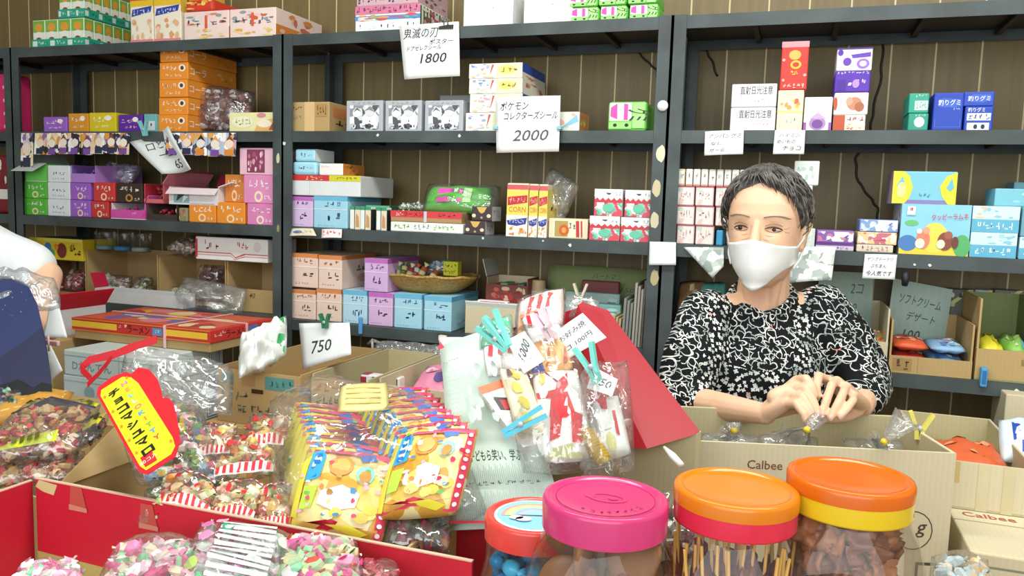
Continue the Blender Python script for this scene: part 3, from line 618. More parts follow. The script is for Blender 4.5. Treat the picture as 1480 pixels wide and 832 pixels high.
def gpack(label, px0, px1, yt, yb, lvl, on=None, g=None, h=None):
    r = pk('gummy_pack', label, 'gummy pack', px0, px1, yt, yb, lvl, .12, '#79d455', {'F': [('R', .05, .35, .62, .95, '#f6d6e6'), ('P', [(.07, .5), (.25, .4), (.24, .93), (.08, .8)], '#e64fb0'), ('E', .34, .65, .07, .26, '#fbfbf6'), ('P', [(.42, .38), (.52, .38), (.52, .9), (.42, .93)], '#e64fb0'), ('R', .65, .1, .95, .95, '#a8e88a'), ('T', .8, .55, .75, 'グミ', '#2e3a22', .3, -1.57), ('R', .05, .08, .62, .3, '#9fe07a'), ('E', .2, .2, .05, .06, '#1d2a14'), ('E', .5, .2, .05, .06, '#1d2a14')], 'T': [('R', .1, .2, .9, .8, '#8fe06a')]}, g, on=on, bev=.008, h=h); return r
zz = None
for i, (a, c) in enumerate(((823, 866), (866, 907), (908, 952))):
    g0 = gpack(['lower green gummy pack beside the white boxes on top', 'lower green gummy pack in the middle of the top three', 'lower green gummy pack at the post end of the top'][i], a, c, 3, 22-i, 'A', h=.036)
    gpack(['upper green gummy pack nearest the white boxes', 'upper green gummy pack in the middle of the trio', 'upper green gummy pack at the post end'][i], a-2, c-2, 0, 0, 'A', on=g0, h=.036)
# --- level B
pk('carton', 'small brown shipping carton on the second shelf', 'carton', 420, 476, 144, 187, 'B', .2, 'card', {'F': [('R', .36, 0, .62, 1, '#dcb985'), ('S', .05, .72, .3, .86, '#6b4a2a', 4), ('S', .05, .4, .28, .56, '#8a8a90', 3), ('R', .66, .5, .95, .93, '#b58d58'), ('S', .68, .52, .93, .9, '#6b4a2a', 4)], 'R': [('R', .1, .5, .7, .85, '#c9824e'), ('S', .1, .15, .9, .45, '#5a3a22', 3)]})
mg = {'F': [('R', .1, .08, .9, .84, 'manga'), ('S', .15, .86, .8, .96, '#9a9ea6', 5), ('S', .15, .05, .85, .22, '#2c2d31', 4), ('E', .3, .6, .12, .14, '#eceef0'), ('E', .65, .62, .13, .14, '#dcdfe3'), ('P', [(.2, .62), (.3, .78), (.42, .64), (.3, .7)], '#6a6d74'), ('P', [(.5, .66), (.66, .82), (.8, .62), (.64, .7)], '#8d9098')]}
for i, (a, c) in enumerate(((500, 553), (556, 609), (613, 669))):
    pk('printed_box', ['black and white picture box beside the brown carton', 'black and white picture box in the middle of three', 'black and white picture box next to the rainbow stack'][i], 'picture box', a, c, 142, 187, 'B', .14, '#b6b9c0', mg, 'black and white picture boxes')
pk('printed_box', 'grey box standing behind the black and white boxes', 'picture box', 634, 678, 111, 142, 'B', .05, '#a4a9a8', {'F': [('S', .15, .4, .9, .8, '#5a5e60', 3)]}, sb=.175, h=.12)
pst = {'F': [('R', .03, .55, .97, .97, '#fbf2e6'), ('X', .03, .5, .4, .97, ['#f2a9b8', '#8fb8e3', '#f0b8a8', '#6f9fd8'], 9), ('R', .52, .1, .98, .95, '#dfe9bd'), ('E', .72, .55, .16, .28, '#e9e07a'), ('S', .58, .35, .92, .72, '#a07a3a', 3), ('X', .03, .03, .5, .45, ['#f5d3a8', '#f0c8d0', '#bcd8ec', '#f7ead0'], 9), ('P', [(.4, .2), (.48, .9), (.44, .9)], '#c95a4a')], 'R': [('R', 0, .4, 1, 1, '#2d4fb0'), ('R', 0, 0, 1, .4, '#e6e1d0'), ('X', .1, .03, .9, .38, ['#d9a05a', '#9ac06a', '#c96a6a'], 6)]}
s1 = pk('sticker_box', 'lowest pastel sticker box partly behind the 2000 sheet', 'sticker box', 672, 750, 160, 187, 'B', .12, '#f4efe4', pst, 'pastel sticker boxes')
s2 = pk('sticker_box', 'second pastel sticker box of the blue sided stack', 'sticker box', 678, 755, 133, 160, 'B', .2, '#f4efe4', pst, 'pastel sticker boxes', on=s1)
s3 = pk('sticker_box', 'third pastel sticker box of the blue sided stack', 'sticker box', 677, 755, 111, 133, 'B', .2, '#f4efe4', {'F': pst['F'], 'R': [('R', 0, 0, 1, 1, '#e6e1d0'), ('X', .1, .1, .9, .9, ['#d9a05a', '#9ac06a', '#c96a6a'], 8)]}, 'pastel sticker boxes', on=s2)
pk('sticker_box', 'topmost pastel sticker box of the blue sided stack', 'sticker box', 677, 755, 89, 111, 'B', .2, '#f4efe4', pst, 'pastel sticker boxes', on=s3)
pk('sticker_box', 'pastel sticker box peeking out beside the 2000 sheet', 'sticker box', 762, 837, 159, 187, 'B', .1, '#f2efe0', {'F': [('X', .3, .03, .98, .97, ['#a8d8e8', '#f2e2a0', '#f2b8a8', '#d8ecd0'], 14), ('P', [(.6, .05), (.95, .85), (.99, .5)], '#8cc3e0')], 'R': [('R', .05, 0, .95, 1, '#c9874a'), ('X', .1, .1, .9, .9, ['#8fc06a', '#d86a5a', '#e9d06a'], 8)]}, 'pastel sticker boxes')
gpack('green gummy pack standing alone on the second shelf', 877, 934, 145, 188, 'B')
def hang(label, q, mat, pr, yl=-.012, yu=-.004, g=None, cat='price sheet', name='price_sheet', curl=.003):
    return sheet(name, label, cat, [onY(*q[0], yl), onY(*q[1], yl), onY(*q[2], yu), onY(*q[3], yu)], mat, pr, g, curl=curl)
hang('white handwritten price sheet reading 1800 clipped to the top shelf', ((585, 115), (665, 110), (663, 31), (577, 38)), '#f7f8f6', [H(.36, .84, .2, '鬼滅の刃', wm=.62), H(.7, .66, .1, 'ポスター', wm=.4), H(.4, .56, .09, 'ドアセレクシール', wm=.6), H(.55, .36, .18, '1800', wm=.5)])
b = MB(); p = onY(645, 38, -.006)
b.slab([p+V((-.021, -.004, -.008)), p+V((.021, -.004, -.008)), p+V((.021, 0, .004)), p+V((-.021, 0, .004))], (0, .004, .001), '#2c2a28')
e = empty('bulldog_clip', p, 'black bulldog clip gripping the 1800 price sheet', 'clip'); b.build('jaw', e)
b = MB(); b.tube([p+V((-.006, -.003, .003)), p+V((-.005, -.006, .018)), p+V((0, -.007, .024)), p+V((.005, -.006, .018)), p+V((.006, -.003, .003))], .0015, '#6a6460', 6); b.build('lever', e)
hang('white handwritten price sheet reading 2000 on the second shelf', ((718, 221), (808, 219), (810, 138), (716, 141)), '#f8f9f8', [H(.3, .84, .16, 'ポケモン', wm=.45), H(.55, .66, .15, 'コレクターズシール', wm=.84), H(.55, .3, .2, '2000', '#55575c', .6)], yl=-.02, yu=-.01)
for x, u in ((716, 'pale blue clip at one side of the 2000 sheet'), (808, 'pale teal clip at the other side of the 2000 sheet')):
    p = onY(x, 184, -.02); b = MB(); b.box(p.x-.006, p.x+.006, p.y-.004, p.y+.0155, p.z-.006, p.z+.004, '#8fc3cf', .002); tag(b.build('clip', None, p), u, 'clip')
# --- level C
lb = {'F': [('S', .25, .35, .55, .7, '#2f3f57', 2), ('S', .6, .4, .85, .6, '#7fa8c0', 3)]}
pu = {'F': [('R', 0, .86, 1, 1, '#c06fc0'), ('S', .2, .66, .85, .84, '#7a4a8a', 3), ('R', 0, .58, 1, .6, '#f2e6f4'), ('S', .35, .22, .8, .5, '#4a3a5a', 2), ('S', .1, .06, .6, .1, '#9a7aa8', 5)]}
lbx = {'F': [('R', 0, .86, 1, 1, '#6fb8dc'), ('S', .3, .66, .85, .84, '#3f6a9a', 3), ('R', 0, .58, 1, .6, '#e4f2f8'), ('S', .4, .22, .85, .5, '#2f4a6a', 2), ('S', .1, .06, .6, .1, '#6a9ab8', 5)], 'R': [('R', 0, .86, 1, 1, '#5fb0d8'), ('X', .08, .1, .92, .6, ['#b8dcec', '#8fc4e0', '#cfe8f2'], 10)]}
a1 = pk('sweets_box', 'lilac box of sweets at the bottom next to the post', 'sweets box', 421, 452, 286, 330, 'C', .2, '#d9bfe3', pu)
a2 = pk('sweets_box', 'light blue box of sweets under the red and yellow lid', 'sweets box', 453, 502, 286, 332, 'C', .2, '#a5d6ea', lbx)
cl = T_(); cl.z1 = a1.z1
t1 = pk('tray_carton', 'wide white carton with a red and yellow strip along its top', 'carton', 420, 521, 257, 287, 'C', .2, '#e2e6e6', {'F': [('R', 0, .72, .56, 1, '#cf3a3f'), ('R', .56, .72, 1, 1, '#d9cf33'), ('S', .2, .76, .46, .97, '#f6e7a0', 4), ('S', .66, .78, .95, .94, '#7a7a22', 5), ('R', .28, 0, .283, .72, '#c6cccc')]}, on=a2)
r1 = pk('candy_box', 'rounded pale blue box, lower of the pair on the wide carton', 'candy box', 422, 458, 238, 257, 'C', .1, '#aee0f3', lb, on=t1, bev=.008)
pk('candy_box', 'rounded pale blue box with white side, upper of the pair', 'candy box', 426, 456, 220, 238, 'C', .1, '#aee0f3', {**lb, 'R': [('R', 0, 0, 1, 1, '#e9eff2')]}, on=r1, bev=.006)
pk('candy_box', 'white candy box beside the pale blue pair', 'candy box', 461, 496, 240, 257, 'C', .12, '#f4f1ee', {'F': [('S', .05, .65, .4, .8, '#c9828a', 4)], 'R': [('R', 0, 0, 1, 1, '#d98a3a'), ('X', .05, .1, .95, .9, ['#c9702a', '#e9a85a', '#8a5a2a'], 8)]}, on=t1)
# tubes standing in cards
for i, x in enumerate((505, 520, 543)):
    for j in range(2):
        if i == 1 and j == 1: pass
    r = pk('gum_packet', ['white and green gum packet nearest the blue boxes', 'white and green gum packet in the middle of three', 'white and green gum packet nearest the flat red carton'][i], 'gum packet', x, x+16, 296, 329, 'C', .03, '#f1f2ec', {'F': [('R', 0, .86, 1, 1, '#3f9a72'), ('R', .48, 0, 1, .86, '#e8dcc2'), ('P', [(.55, .1), (.9, .1), (.85, .55), (.6, .7)], '#cf9a6a'), ('R', .44, 0, .5, 1, '#3a4038')], 'R': [('R', 0, 0, 1, .9, '#2d342e')]}, 'gum packets standing on the third shelf')
dkp = pk('gum_packet', 'dark teal packet behind the white gum packets', 'gum packet', 528, 563, 295, 330, 'C', .06, '#3a5a4c', {'F': [('R', 0, .8, 1, 1, '#5fae8e')]}, sb=.06)
f1 = pk('flat_carton', 'flat white and green carton below the red lidded one', 'flat carton', 564, 669, 320, 334, 'C', .14, '#f3f6ee', {'F': [('S', .04, .25, .28, .8, '#5f8f4a', 4), ('S', .32, .25, .56, .85, '#8fa3c0', 4), ('S', .6, .25, .88, .8, '#8fc04a', 5)]})
f2 = pk('flat_carton', 'flat red and brown carton on the white green one', 'flat carton', 564, 667, 304, 320, 'C', .14, '#b98f66', {'F': [('R', 0, .42, 1, 1, '#d8434a'), ('S', .06, .5, .2, .9, '#f8efe6', 3), ('T', .33, .72, .42, 'ラーメン', '#7a1a22', .3), ('S', .66, .55, .92, .85, '#8f1f2a', 4), ('R', .48, 0, .52, 1, '#cfd3e0')]}, on=f1)
p1 = f2.z1
for i, (x, u, c) in enumerate(((588, 'green wrapped sweet lying on the flat red carton', '#6a8a5a'), (604, 'grey green wrapped sweet next to the green pack', '#8a9a86'))):
    p = onY(x, 306, .07); clearbag(u, 'wrapped sweet', (p.x, .08, p1+.012), (1, .2, 0), (0, 1, .1), .05, .04, .022, [c, '#dfe6d8', '#3f5a3a'], 8, .008, 20+i, name='wrapped_sweet')
q = onY(660, 290, .06)
e = empty('gummy_pack', (q.x, .07, p1), 'soft green gummy pack wrapped in film on the red carton', 'gummy pack')
b = MB(); S_ = pillow(b, (q.x-.005, .08, p1+.036), (1, 0, 0), (0, .5, .86), .2, .085, .05, '#5fb84a', 12, .25, 4); b.prints((q.x-.055, .052, p1+.012), (1, 0, 0), (0, .5, .86), .115, .056, (0, -.9, .5), []); 
for u0, u1, c in ((-.55, -.1, '#e64fb0'), (-.05, .05, '#f6f1f2'), (.1, .22, '#e64fb0'), (.26, .5, '#b8e3a0')):
    b.poly([S_(u0, -.5, .002), S_(u1, -.5, .002), S_(u1, .5, .002), S_(u0, .5, .002)], c)
b.build('pack', e); b = MB(); pillow(b, (q.x+.005, .08, p1+.038), (1, 0, 0), (0, .5, .86), .23, .095, .06, 'film', 12, .4, 9); b.build('film_wrap', e)
def dots(): return {'F': [('P', [(.25, .95), (.75, .95), (.62, .6), (.5, .5), (.38, .6)], '#e0b866'), ('E', .12, .35, .1, .13, '#ead9b8'), ('E', .85, .35, .1, .13, '#ead9b8'), ('E', .5, .22, .06, .08, '#b9a88a')], 'R': [('R', 0, 0, 1, 1, '#c3c0c4'), ('S', .15, .2, .85, .8, '#8a868c', 3)]}
d1 = pk('candy_box', 'black spotted candy box at the bottom by the flat cartons', 'candy box', 672, 701, 318, 338, 'C', .07, '#4a3a38', dots())
pk('candy_box', 'black spotted candy box on top of its twin', 'candy box', 681, 711, 297, 318, 'C', .07, '#473a3a', dots(), on=d1)
corn = {'F': [('R', 0, .88, 1, .97, '#d8606a'), ('R', 0, .4, 1, .88, '#f0dc6a'), ('P', [(.04, .58), (.96, .64), (.96, .78), (.04, .74)], '#cf2f3a'), ('S', .1, .61, .9, .74, '#f6c2b8', 5), ('T', .5, .51, .1, 'CORN', '#d98a22', .8), ('R', 0, 0, 1, .4, '#f5efe4'), ('P', [(.02, .3), (.98, .36), (.92, .24), (.5, .2), (.08, .22)], '#33449c'), ('S', .14, .25, .86, .33, '#eef0fa', 6), ('X', .02, .01, .98, .2, ['#e8a05a', '#f0bd80', '#e08a40'], 12)], 'R': [('R', 0, .35, 1, .9, '#e9d76a'), ('S', .2, .5, .8, .85, '#6a4a2a', 2), ('R', 0, 0, 1, .35, '#e9d6bc')]}
for i, (a, c) in enumerate(((731, 762), (763, 776), (777, 790))):
    pk('snack_box', ['corn snack box facing front on the third shelf', 'corn snack box behind the front one, yellow side showing', 'corn snack box wrapped in film at the stack end'][i], 'snack box', a, c, 264, 341, 'C', .1, '#f0e3c0', corn, 'corn snack boxes')
p = onY(805, 300, .08); zc = LV['C']
e = empty('plastic_bag', (p.x, .08, zc+.08), 'crumpled clear plastic bag draped beside the corn boxes', 'plastic bag')
b = MB(); pillow(b, (p.x-.012, .1, zc+.105), (1, 0, -.6), (.5, -.1, 1), .10, .14, .06, 'filmsoft', 14, .7, 31, edge=.1); b.build('film', e)
pk('candy_box', 'small beige box with an orange flower next to the corn boxes', 'candy box', 792, 849, 315, 344, 'C', .1, '#e9dcb8', {'F': [('R', .12, .08, .9, .92, '#f3e9cc'), ('R', .16, .1, .5, .88, '#b9a05a'), ('E', .4, .42, .13, .28, '#d9622a'), ('E', .4, .42, .06, .14, '#f0a85a'), ('S', .52, .5, .72, .85, '#6a5a3a', 2), ('P', [(.72, .1), (.8, .1), (.78, .9), (.7, .9)], '#c93a3a'), ('P', [(.84, .1), (.88, .1), (.86, .9), (.82, .9)], '#c93a3a')]})
xm = {'F': [('R', 0, 0, 1, .58, 'xmas'), ('P', [(0, .6), (.1, .68), (.2, .58), (.3, .68), (.4, .58), (.5, .68), (.6, .58), (.7, .68), (.8, .58), (.9, .68), (1, .6), (1, .5), (0, .5)], '#d23c4c'), ('R', 0, .7, 1, 1, '#f1f3f2'), ('P', [(.4, .86), (.6, .86), (.55, .79), (.47, .8)], '#3c4a48'), ('S', .7, .74, .95, .9, '#9ac0b0', 2), ('E', .5, .3, .2, .16, '#6fc9a8')], 'L': [('R', 0, 0, 1, 1, '#b9323f')]}
xb = {}
for i, (a, c) in enumerate(((851, 895), (896, 940))): xb[i] = pk('candy_box', ['red and white zigzag box on the bottom beside the beige one', 'red and white zigzag box on the bottom against the post'][i], 'candy box', a, c, 311, 346, 'C', .16, '#eef1f0', xm)
for i, (a, c) in enumerate(((858, 899), (902, 942))): pk('candy_box', ['red and white zigzag box on the upper row, farther from the post', 'red and white zigzag box on the upper row against the post'][i], 'candy box', a, c, 271, 310, 'C', .16, '#eef1f0', xm, on=xb[0])
hang('small beige tag with blue scribble under the lilac boxes', ((419, 341), (458, 341), (452, 330), (422, 330)), '#e3d8bf', [('E', .3, .5, .2, .2, '#5a78a0'), ('S', .3, .2, .9, .8, '#b9a888', 4)], cat='shelf tag', name='shelf_tag')
hang('small white tag with red lettering under the blue boxes', ((465, 344), (494, 344), (494, 331), (465, 331)), '#f6e9ea', [('S', .05, .3, .95, .85, '#cf3a4a', 5)], cat='shelf tag', name='shelf_tag')
tp = onY(957, 366, -.008)
sheet('paper_note', 'blank white note taped across both posts', 'note', [onY(938, 383, -.012), onY(977, 383, -.012), onY(977, 350, -.006), onY(939, 349, -.006)], '#eef4f2', None, curl=.0008)
# --- level D
def orb(): return {'F': [('R', 0, .88, 1, 1, '#e08a4a'), ('S', .2, .7, .85, .86, '#b5653a', 3), ('R', 0, .6, 1, .63, '#f8efe6'), ('S', .4, .28, .85, .52, '#3a3a40', 2), ('S', .15, .1, .7, .16, '#9a8a80', 5)], 'R': [('R', 0, .88, 1, 1, '#d07a3a'), ('S', .3, .5, .8, .72, '#6a5a58', 2), ('E', .6, .3, .16, .12, '#d9a58a')]}
oa = pk('sweets_box', 'peach box of sweets at the bottom against the post', 'sweets box', 421, 456, 424, 466, 'D', .2, '#ecd2c2', orb())
ob2 = pk('sweets_box', 'peach box of sweets at the bottom, second from the post', 'sweets box', 457, 493, 424, 470, 'D', .2, '#ecd2c2', orb())
pk('sweets_box', 'peach box of sweets on top against the post', 'sweets box', 421, 459, 372, 421, 'D', .2, '#ecd2c2', orb(), on=ob2)
pk('sweets_box', 'peach box of sweets on top, second from the post', 'sweets box', 460, 494, 372, 421, 'D', .2, '#ecd2c2', orb(), on=ob2)
b1 = pk('sweets_box', 'light blue box of sweets at the bottom beside the peach pair', 'sweets box', 495, 530, 424, 472, 'D', .2, '#b9dff0', lbx)
pk('sweets_box', 'lilac box of sweets on top beside the peach boxes', 'sweets box', 526, 560, 372, 420, 'D', .2, '#d6b3e0', {**pu, 'R': [('R', 0, .86, 1, 1, '#b05fb0'), ('S', .2, .4, .9, .7, '#8a6a98', 3)]}, on=b1)
b2 = pk('sweets_box', 'lilac box of sweets at the bottom between two blue ones', 'sweets box', 532, 567, 426, 474, 'D', .2, '#dcb9e0', pu)
b3 = pk('sweets_box', 'light blue box of sweets under the wicker basket', 'sweets box', 569, 609, 428, 478, 'D', .2, '#a9d9ec', lbx)
b4 = pk('sweets_box', 'light blue box of sweets at the end, under the basket rim', 'sweets box', 612, 652, 430, 480, 'D', .2, '#a9d9ec', lbx)
# wicker basket with wrapped sweets
bx = Xat(617, .1, b3.z1+.03); bz = b3.z1+.001
def ovb(rx, ry, z): return [(bx+rx*math.cos(a*math.pi/16), .115+ry*math.sin(a*math.pi/16), z) for a in range(32)]
e = empty('wicker_basket', (bx, .115, bz), 'shallow oval wicker basket of wrapped sweets on the blue boxes', 'basket')
b = MB(); rings = [ovb(.001, .001, bz+.003), ovb(.085, .06, bz), ovb(.12, .083, bz+.018), ovb(.148, .096, bz+.04), ovb(.154, .1, bz+.048), ovb(.146, .094, bz+.046), ovb(.115, .078, bz+.022), ovb(.08, .055, bz+.006), ovb(.001, .001, bz+.006)]
vs_ = [p for r in rings for p in r]; b.add(vs_, [(j*32+i, j*32+(i+1) % 32, (j+1)*32+(i+1) % 32, (j+1)*32+i) for j in range(len(rings)-1) for i in range(32)], 'wicker', True); b.build('bowl', e)
b = MB(); b.tube([V(p)+V((0, 0, .002*math.sin(i*2))) for i, p in enumerate(ovb(.154, .1, bz+.049)+ovb(.154, .1, bz+.049)[:1])], .0045, 'wicker', 6); b.build('rim', e)
def twist(label, c, d, L, r, col, col2, g, name='wrapped_candy'):
    """bar sweet in a wrapper with fluted ends"""
    c, d = V(c), V(d).normalized(); e = empty(name, c, label, 'wrapped sweet', g)
    b = MB(); b.tube([c-d*L*.32, c-d*L*.28, c, c+d*L*.28, c+d*L*.32], [r*.5, r, r*1.05, r, r*.5], col, 10)
    b.tube([c-d*L*.1, c+d*L*.1], r*1.08, col2, 10); b.build('wrapper', e)
    for s in (-1, 1):
        b = MB(); b.tube([c+d*s*L*.3, c+d*s*L*.36, c+d*s*L*.5], [r*.5, r*.35, r*1.1], col2, 8); b.build('twisted_end', e)
    return e
for i, (px, c1, c2, tl) in enumerate(((567, '#cfd8d2', '#6a8a7a', -.3), (583, '#e2d49a', '#6a7a3a', .1), (600, '#d9dcd8', '#b9584a', .25), (574, '#7a9a6a', '#d9d0b0', .15), (592, '#a04a3a', '#e6d2b0', .2), (610, '#c9623a', '#d8e0a8', .4), (626, '#a8563a', '#e8e2d0', .5))):
    p = onY(px, 405, .085+.012*(i % 3))
    twist(['silver green wrapped sweet in the basket nearest the rim', 'pale yellow wrapped sweet standing in the basket', 'white and red wrapped sweet upright in the basket', 'green wrapped sweet tucked low in the basket', 'brick red wrapped sweet between the pale ones', 'orange wrapped sweet leaning in the basket', 'rust and cream wrapped sweet beside the yellow pack'][i], (p.x, p.y, bz+.048+.004*(i % 2)), (tl, .35, 1), .062, .0095, c1, c2, 'wrapped sweets in the wicker basket')
p = onY(655, 398, .1); boxmesh_o = boxmesh('candy_packet', p.x-.028, p.x+.018, .09, .12, bz+.05, bz+.092, '#d3d22f', {'F': [('S', .1, .55, .9, .85, '#2d2f14', 4), ('S', .1, .15, .9, .45, '#2d2f14', 4)]}, .003); tag(boxmesh_o, 'yellow packet with black lettering in the basket', 'candy packet')
p = onY(632, 392, .12); clearbag('pale blue film packet lying in the basket', 'candy packet', (p.x, .14, bz+.07), (1, .2, .1), (0, .6, .7), .08, .05, .03, ['#9fc3d8', '#d0e4ee', '#7fa8c6'], 16, .008, 41, name='candy_packet')
p = onY(521, 468, -.006); b = MB(); b.box(p.x-.006, p.x+.006, p.y-.004, -.0008, p.z-.03, p.z+.02, '#5ba3da', .003); tag(b.build('clip', None, p), 'bright blue clip on the shelf edge under the blue box', 'clip')
# open snack display, kraft box, green sign
z = LV['D']; x0, x1 = Xat(697, .08, z), Xat(757, .08, z)
e = openbox('open_snack_box', 'open printed box of red snack packs behind the film bags', 'open snack box', x0, x1, .1, .2, z+.045, z+.155, '#7f4038', '#c9b89a', .002, [('L', .05, 1.3, '#b8bdb4')], None, [('R', 0, 0, 1, .3, '#cdb38e'), ('S', .05, .08, .95, .25, '#8a4a3a', 6), ('X', .03, .3, .97, .97, ['#b23a3a', '#d9c0a0', '#8f2a2e', '#c9604a'], 22)], .09)
for i in range(4):
    xx = x0+.012+(x1-x0-.024)*(i+.5)/4; b = MB(); w = (x1-x0-.024)/4*.46
    b.box(xx-w, xx+w, .108, .18, z+.049, z+.135+.004*(i % 2), ['#c0392f', '#6fae7a', '#b94a3a', '#3f7f6a'][i], .004)
    b.prints((xx-w, .108, z+.05), (1, 0, 0), (0, 0, 1), 2*w, .085, (0, -1, 0), [('X', .05, .5, .95, .98, ['#7fc08a', '#e6d3b0', '#d8604a'], 8)], i)
    tag(b.build('snack_packet', None, (xx, .14, z+.049)), ['red snack packet nearest the basket in the open printed box', 'green topped snack packet second in the open printed box', 'brick red snack packet third in the open printed box', 'dark green snack packet last in the open printed box'][i], 'snack packet')
b = MB(); c_ = V((x1+.016, .15, z+.045)); b.lathe([(0, 0), (.02, 0), (.021, .01), (.021, .085), (.02, .1), (.019, .105), (0, .105)], '#cfae86', 20, c=c_); b.lathe([(.0212, .06), (.0214, .07), (.0212, .075)], '#efe9d8', 20, c=c_); tag(b.build('paper_tube', None, c_), 'tan cardboard tube beside the open printed box', 'tube')
kx0, kx1 = Xat(672, .03, z), Xat(748, .03, z)
openbox('cardboard_box', 'low open kraft box in front of the red snack packs', 'cardboard box', kx0, kx1, .03, .095, z+.0005, z+.085, 'cardpale', 'cardgrey', .003, [('F', .012, 1.2, '#dfe6e2')], None, None, .078)
b = MB(); b.box(kx0+.03, kx0+.12, .04, .06, z+.0045, z+.095, '#f1e6e8', .003); b.prints((kx0+.03, .04, z+.004), (1, 0, 0), (0, 0, 1), .09, .09, (0, -1, 0), [('R', .1, .7, .9, .98, '#c4505a'), ('S', .15, .74, .85, .94, '#f3d6d8', 4)]); tag(b.build('candy_packet', None, (kx0+.07, .05, z+.004)), 'white packet with red letters in the low kraft box', 'candy packet')
b = MB(); b.box(x0-.01, x1+.05, .097, .2, z+.0005, z+.0445, 'cardgrey', .003); tag(b.build('carton', None, (x0, .1, z)), 'flat kraft carton carrying the open printed box', 'carton')
gx0, gx1 = Xat(787, .2, z+.1), Xat(938, .2, z+.1)
sheet('cardboard_sign', 'green cardboard sign with faint handwriting on the fourth shelf', 'cardboard sign', [(gx0, .2, z+.001), (gx1, .2, z+.001), (gx1, .235, z+.19), (gx0, .235, z+.19)], 'cardgreen', [H(.58, .86, .08, 'ハートマン', '#39472c', .28), H(.56, .68, .09, '1コ入り…150', '#39472c', .6)], curl=.002, thick=.003)
for i, (a, c, hh, cc, u, yy) in enumerate(((800, 895, .1, '#7fb3b0', 'teal and white package behind the film bags', .1), (815, 893, .125, '#a8c4bf', 'pale teal package with a dark red top edge', .14))):
    xa, xb_ = Xat(a, yy, z), Xat(c, yy, z); o = boxmesh('snack_packet', xa, xb_, yy, yy+.03, z+.0005, z+hh, cc, {'F': [('X', .03, .4, .97, .97, ['#bcd8d4', '#dfe9e4', '#4f8f92', '#2f4f5a', '#e9efe9'], 18)]}, .004); tag(o, u, 'snack package')
xa, xb_ = Xat(838, .18, z), Xat(892, .18, z); o = boxmesh('snack_packet', xa, xb_, .175, .195, z+.0005, z+.155, '#7a3a38', None, .004); tag(o, 'dark maroon package standing behind the teal ones', 'snack package')
p = onY(846, 432, .0); peg('clothespin', 'pale wooden clothespin above the red box, first of two', onY(838, 442, .05), (0, 0, 1), '#e3d6bb', 'wooden clothespins over the red box', L=.06)
for i, (a, c, yt, cc, u) in enumerate(((882, 894, 455, '#c9b88a', 'bundle of tan cards leaning beside the post'), (897, 910, 430, '#8f948e', 'grey plastic sleeve bulging beside the post'), (912, 924, 408, '#b3aca2', 'grey white folder standing next to the post'), (925, 933, 405, '#6f6a62', 'thin dark folder standing against the post'))):
    xa, xb_ = Xat(a, .04, z), Xat(c, .04, z); h_ = Zat(yt, xa, .04)-z; b = MB()
    for k in range(3):
        w = (xb_-xa)/3; x_ = xa+w*k; b.slab([(x_, .04+.004*k, z+.0005), (x_+w*.8, .04+.004*k, z+.0005), (x_+w*.8+.006, .03+.004*k, z+h_*(1-.05*k)), (x_+.006, .03+.004*k, z+h_*(1-.05*k))], (0, .15, 0), cc)
    tag(b.build('folder', None, (xa, .1, z)), u, 'folder')
# ================================================================== RIGHT UNIT
# --- level B
nt_ = {'F': [('R', .04, .04, .96, .96, '#f1eaf0'), ('T', .55, .72, .36, '直射日光注意', '#4a4450', .72), ('S', .5, .22, .85, .36, '#b9a8c0', 5), ('X', .05, .05, .3, .95, ['#e3d3e6', '#f4eef4', '#d6c3dc'], 7)]}
n1 = pk('candy_box', 'pale lilac box marked with a sunlight notice, lower of two', 'candy box', 1054, 1120, 155, 189, 'B', .14, '#e6dbe8', nt_)
pk('candy_box', 'pale lilac box marked with a sunlight notice, upper of two', 'candy box', 1056, 1122, 121, 155, 'B', .14, '#e6dbe8', nt_, on=n1)
y1 = pk('candy_box', 'cream yellow box under the upright red box', 'candy box', 1121, 1159, 130, 189, 'B', .12, '#f1e8c2', {'F': [('X', .1, .5, .9, .95, ['#e8a05a', '#d96a4a', '#f5dba0', '#e9c05a'], 10), ('R', 0, .45, 1, .5, '#e9d98a'), ('S', .3, .1, .95, .35, '#cfd0d6', 4)]})
pk('candy_box', 'upright red candy box with gold lettering standing on the cream box', 'candy box', 1126, 1166, 60, 130, 'B', .06, '#d8392f', {'F': [('R', 0, .88, 1, 1, '#ef9aa0'), ('E', .5, .72, .22, .1, '#e9b45a'), ('E', .55, .52, .2, .09, '#f0c03a'), ('E', .55, .52, .12, .05, '#c9362c'), ('S', .35, .25, .65, .42, '#f0c860', 2), ('S', .1, .03, .95, .13, '#f6dcd0', 5), ('E', .1, .62, .06, .03, '#f3b0a6'), ('E', .9, .3, .06, .03, '#f3b0a6'), ('E', .12, .2, .05, .03, '#f3b0a6')]}, on=y1)
pk('candy_box', 'low white box with a violet crest beside the cream box', 'candy box', 1160, 1201, 140, 189, 'B', .1, '#f3eef4', {'F': [('E', .5, .22, .3, .2, '#b08ac0'), ('E', .5, .2, .2, .13, '#7a4a9a'), ('P', [(.2, .35), (.5, .55), (.8, .35)], '#c9a8d6'), ('R', 0, 0, .1, .25, '#a05ab0'), ('R', .9, 0, 1, .25, '#a05ab0')]})
w1 = pk('candy_box', 'red brown and white box at the bottom of the purple column', 'candy box', 1203, 1250, 167, 190, 'B', .14, '#f2ebe4', {'F': [('R', 0, 0, .36, .98, '#c4532f'), ('R', .36, 0, 1, .5, '#e9d3c6'), ('S', .4, .5, .95, .9, '#b86a4a', 3), ('X', .4, .05, .95, .45, ['#b35a3a', '#d8a58a'], 7)]})
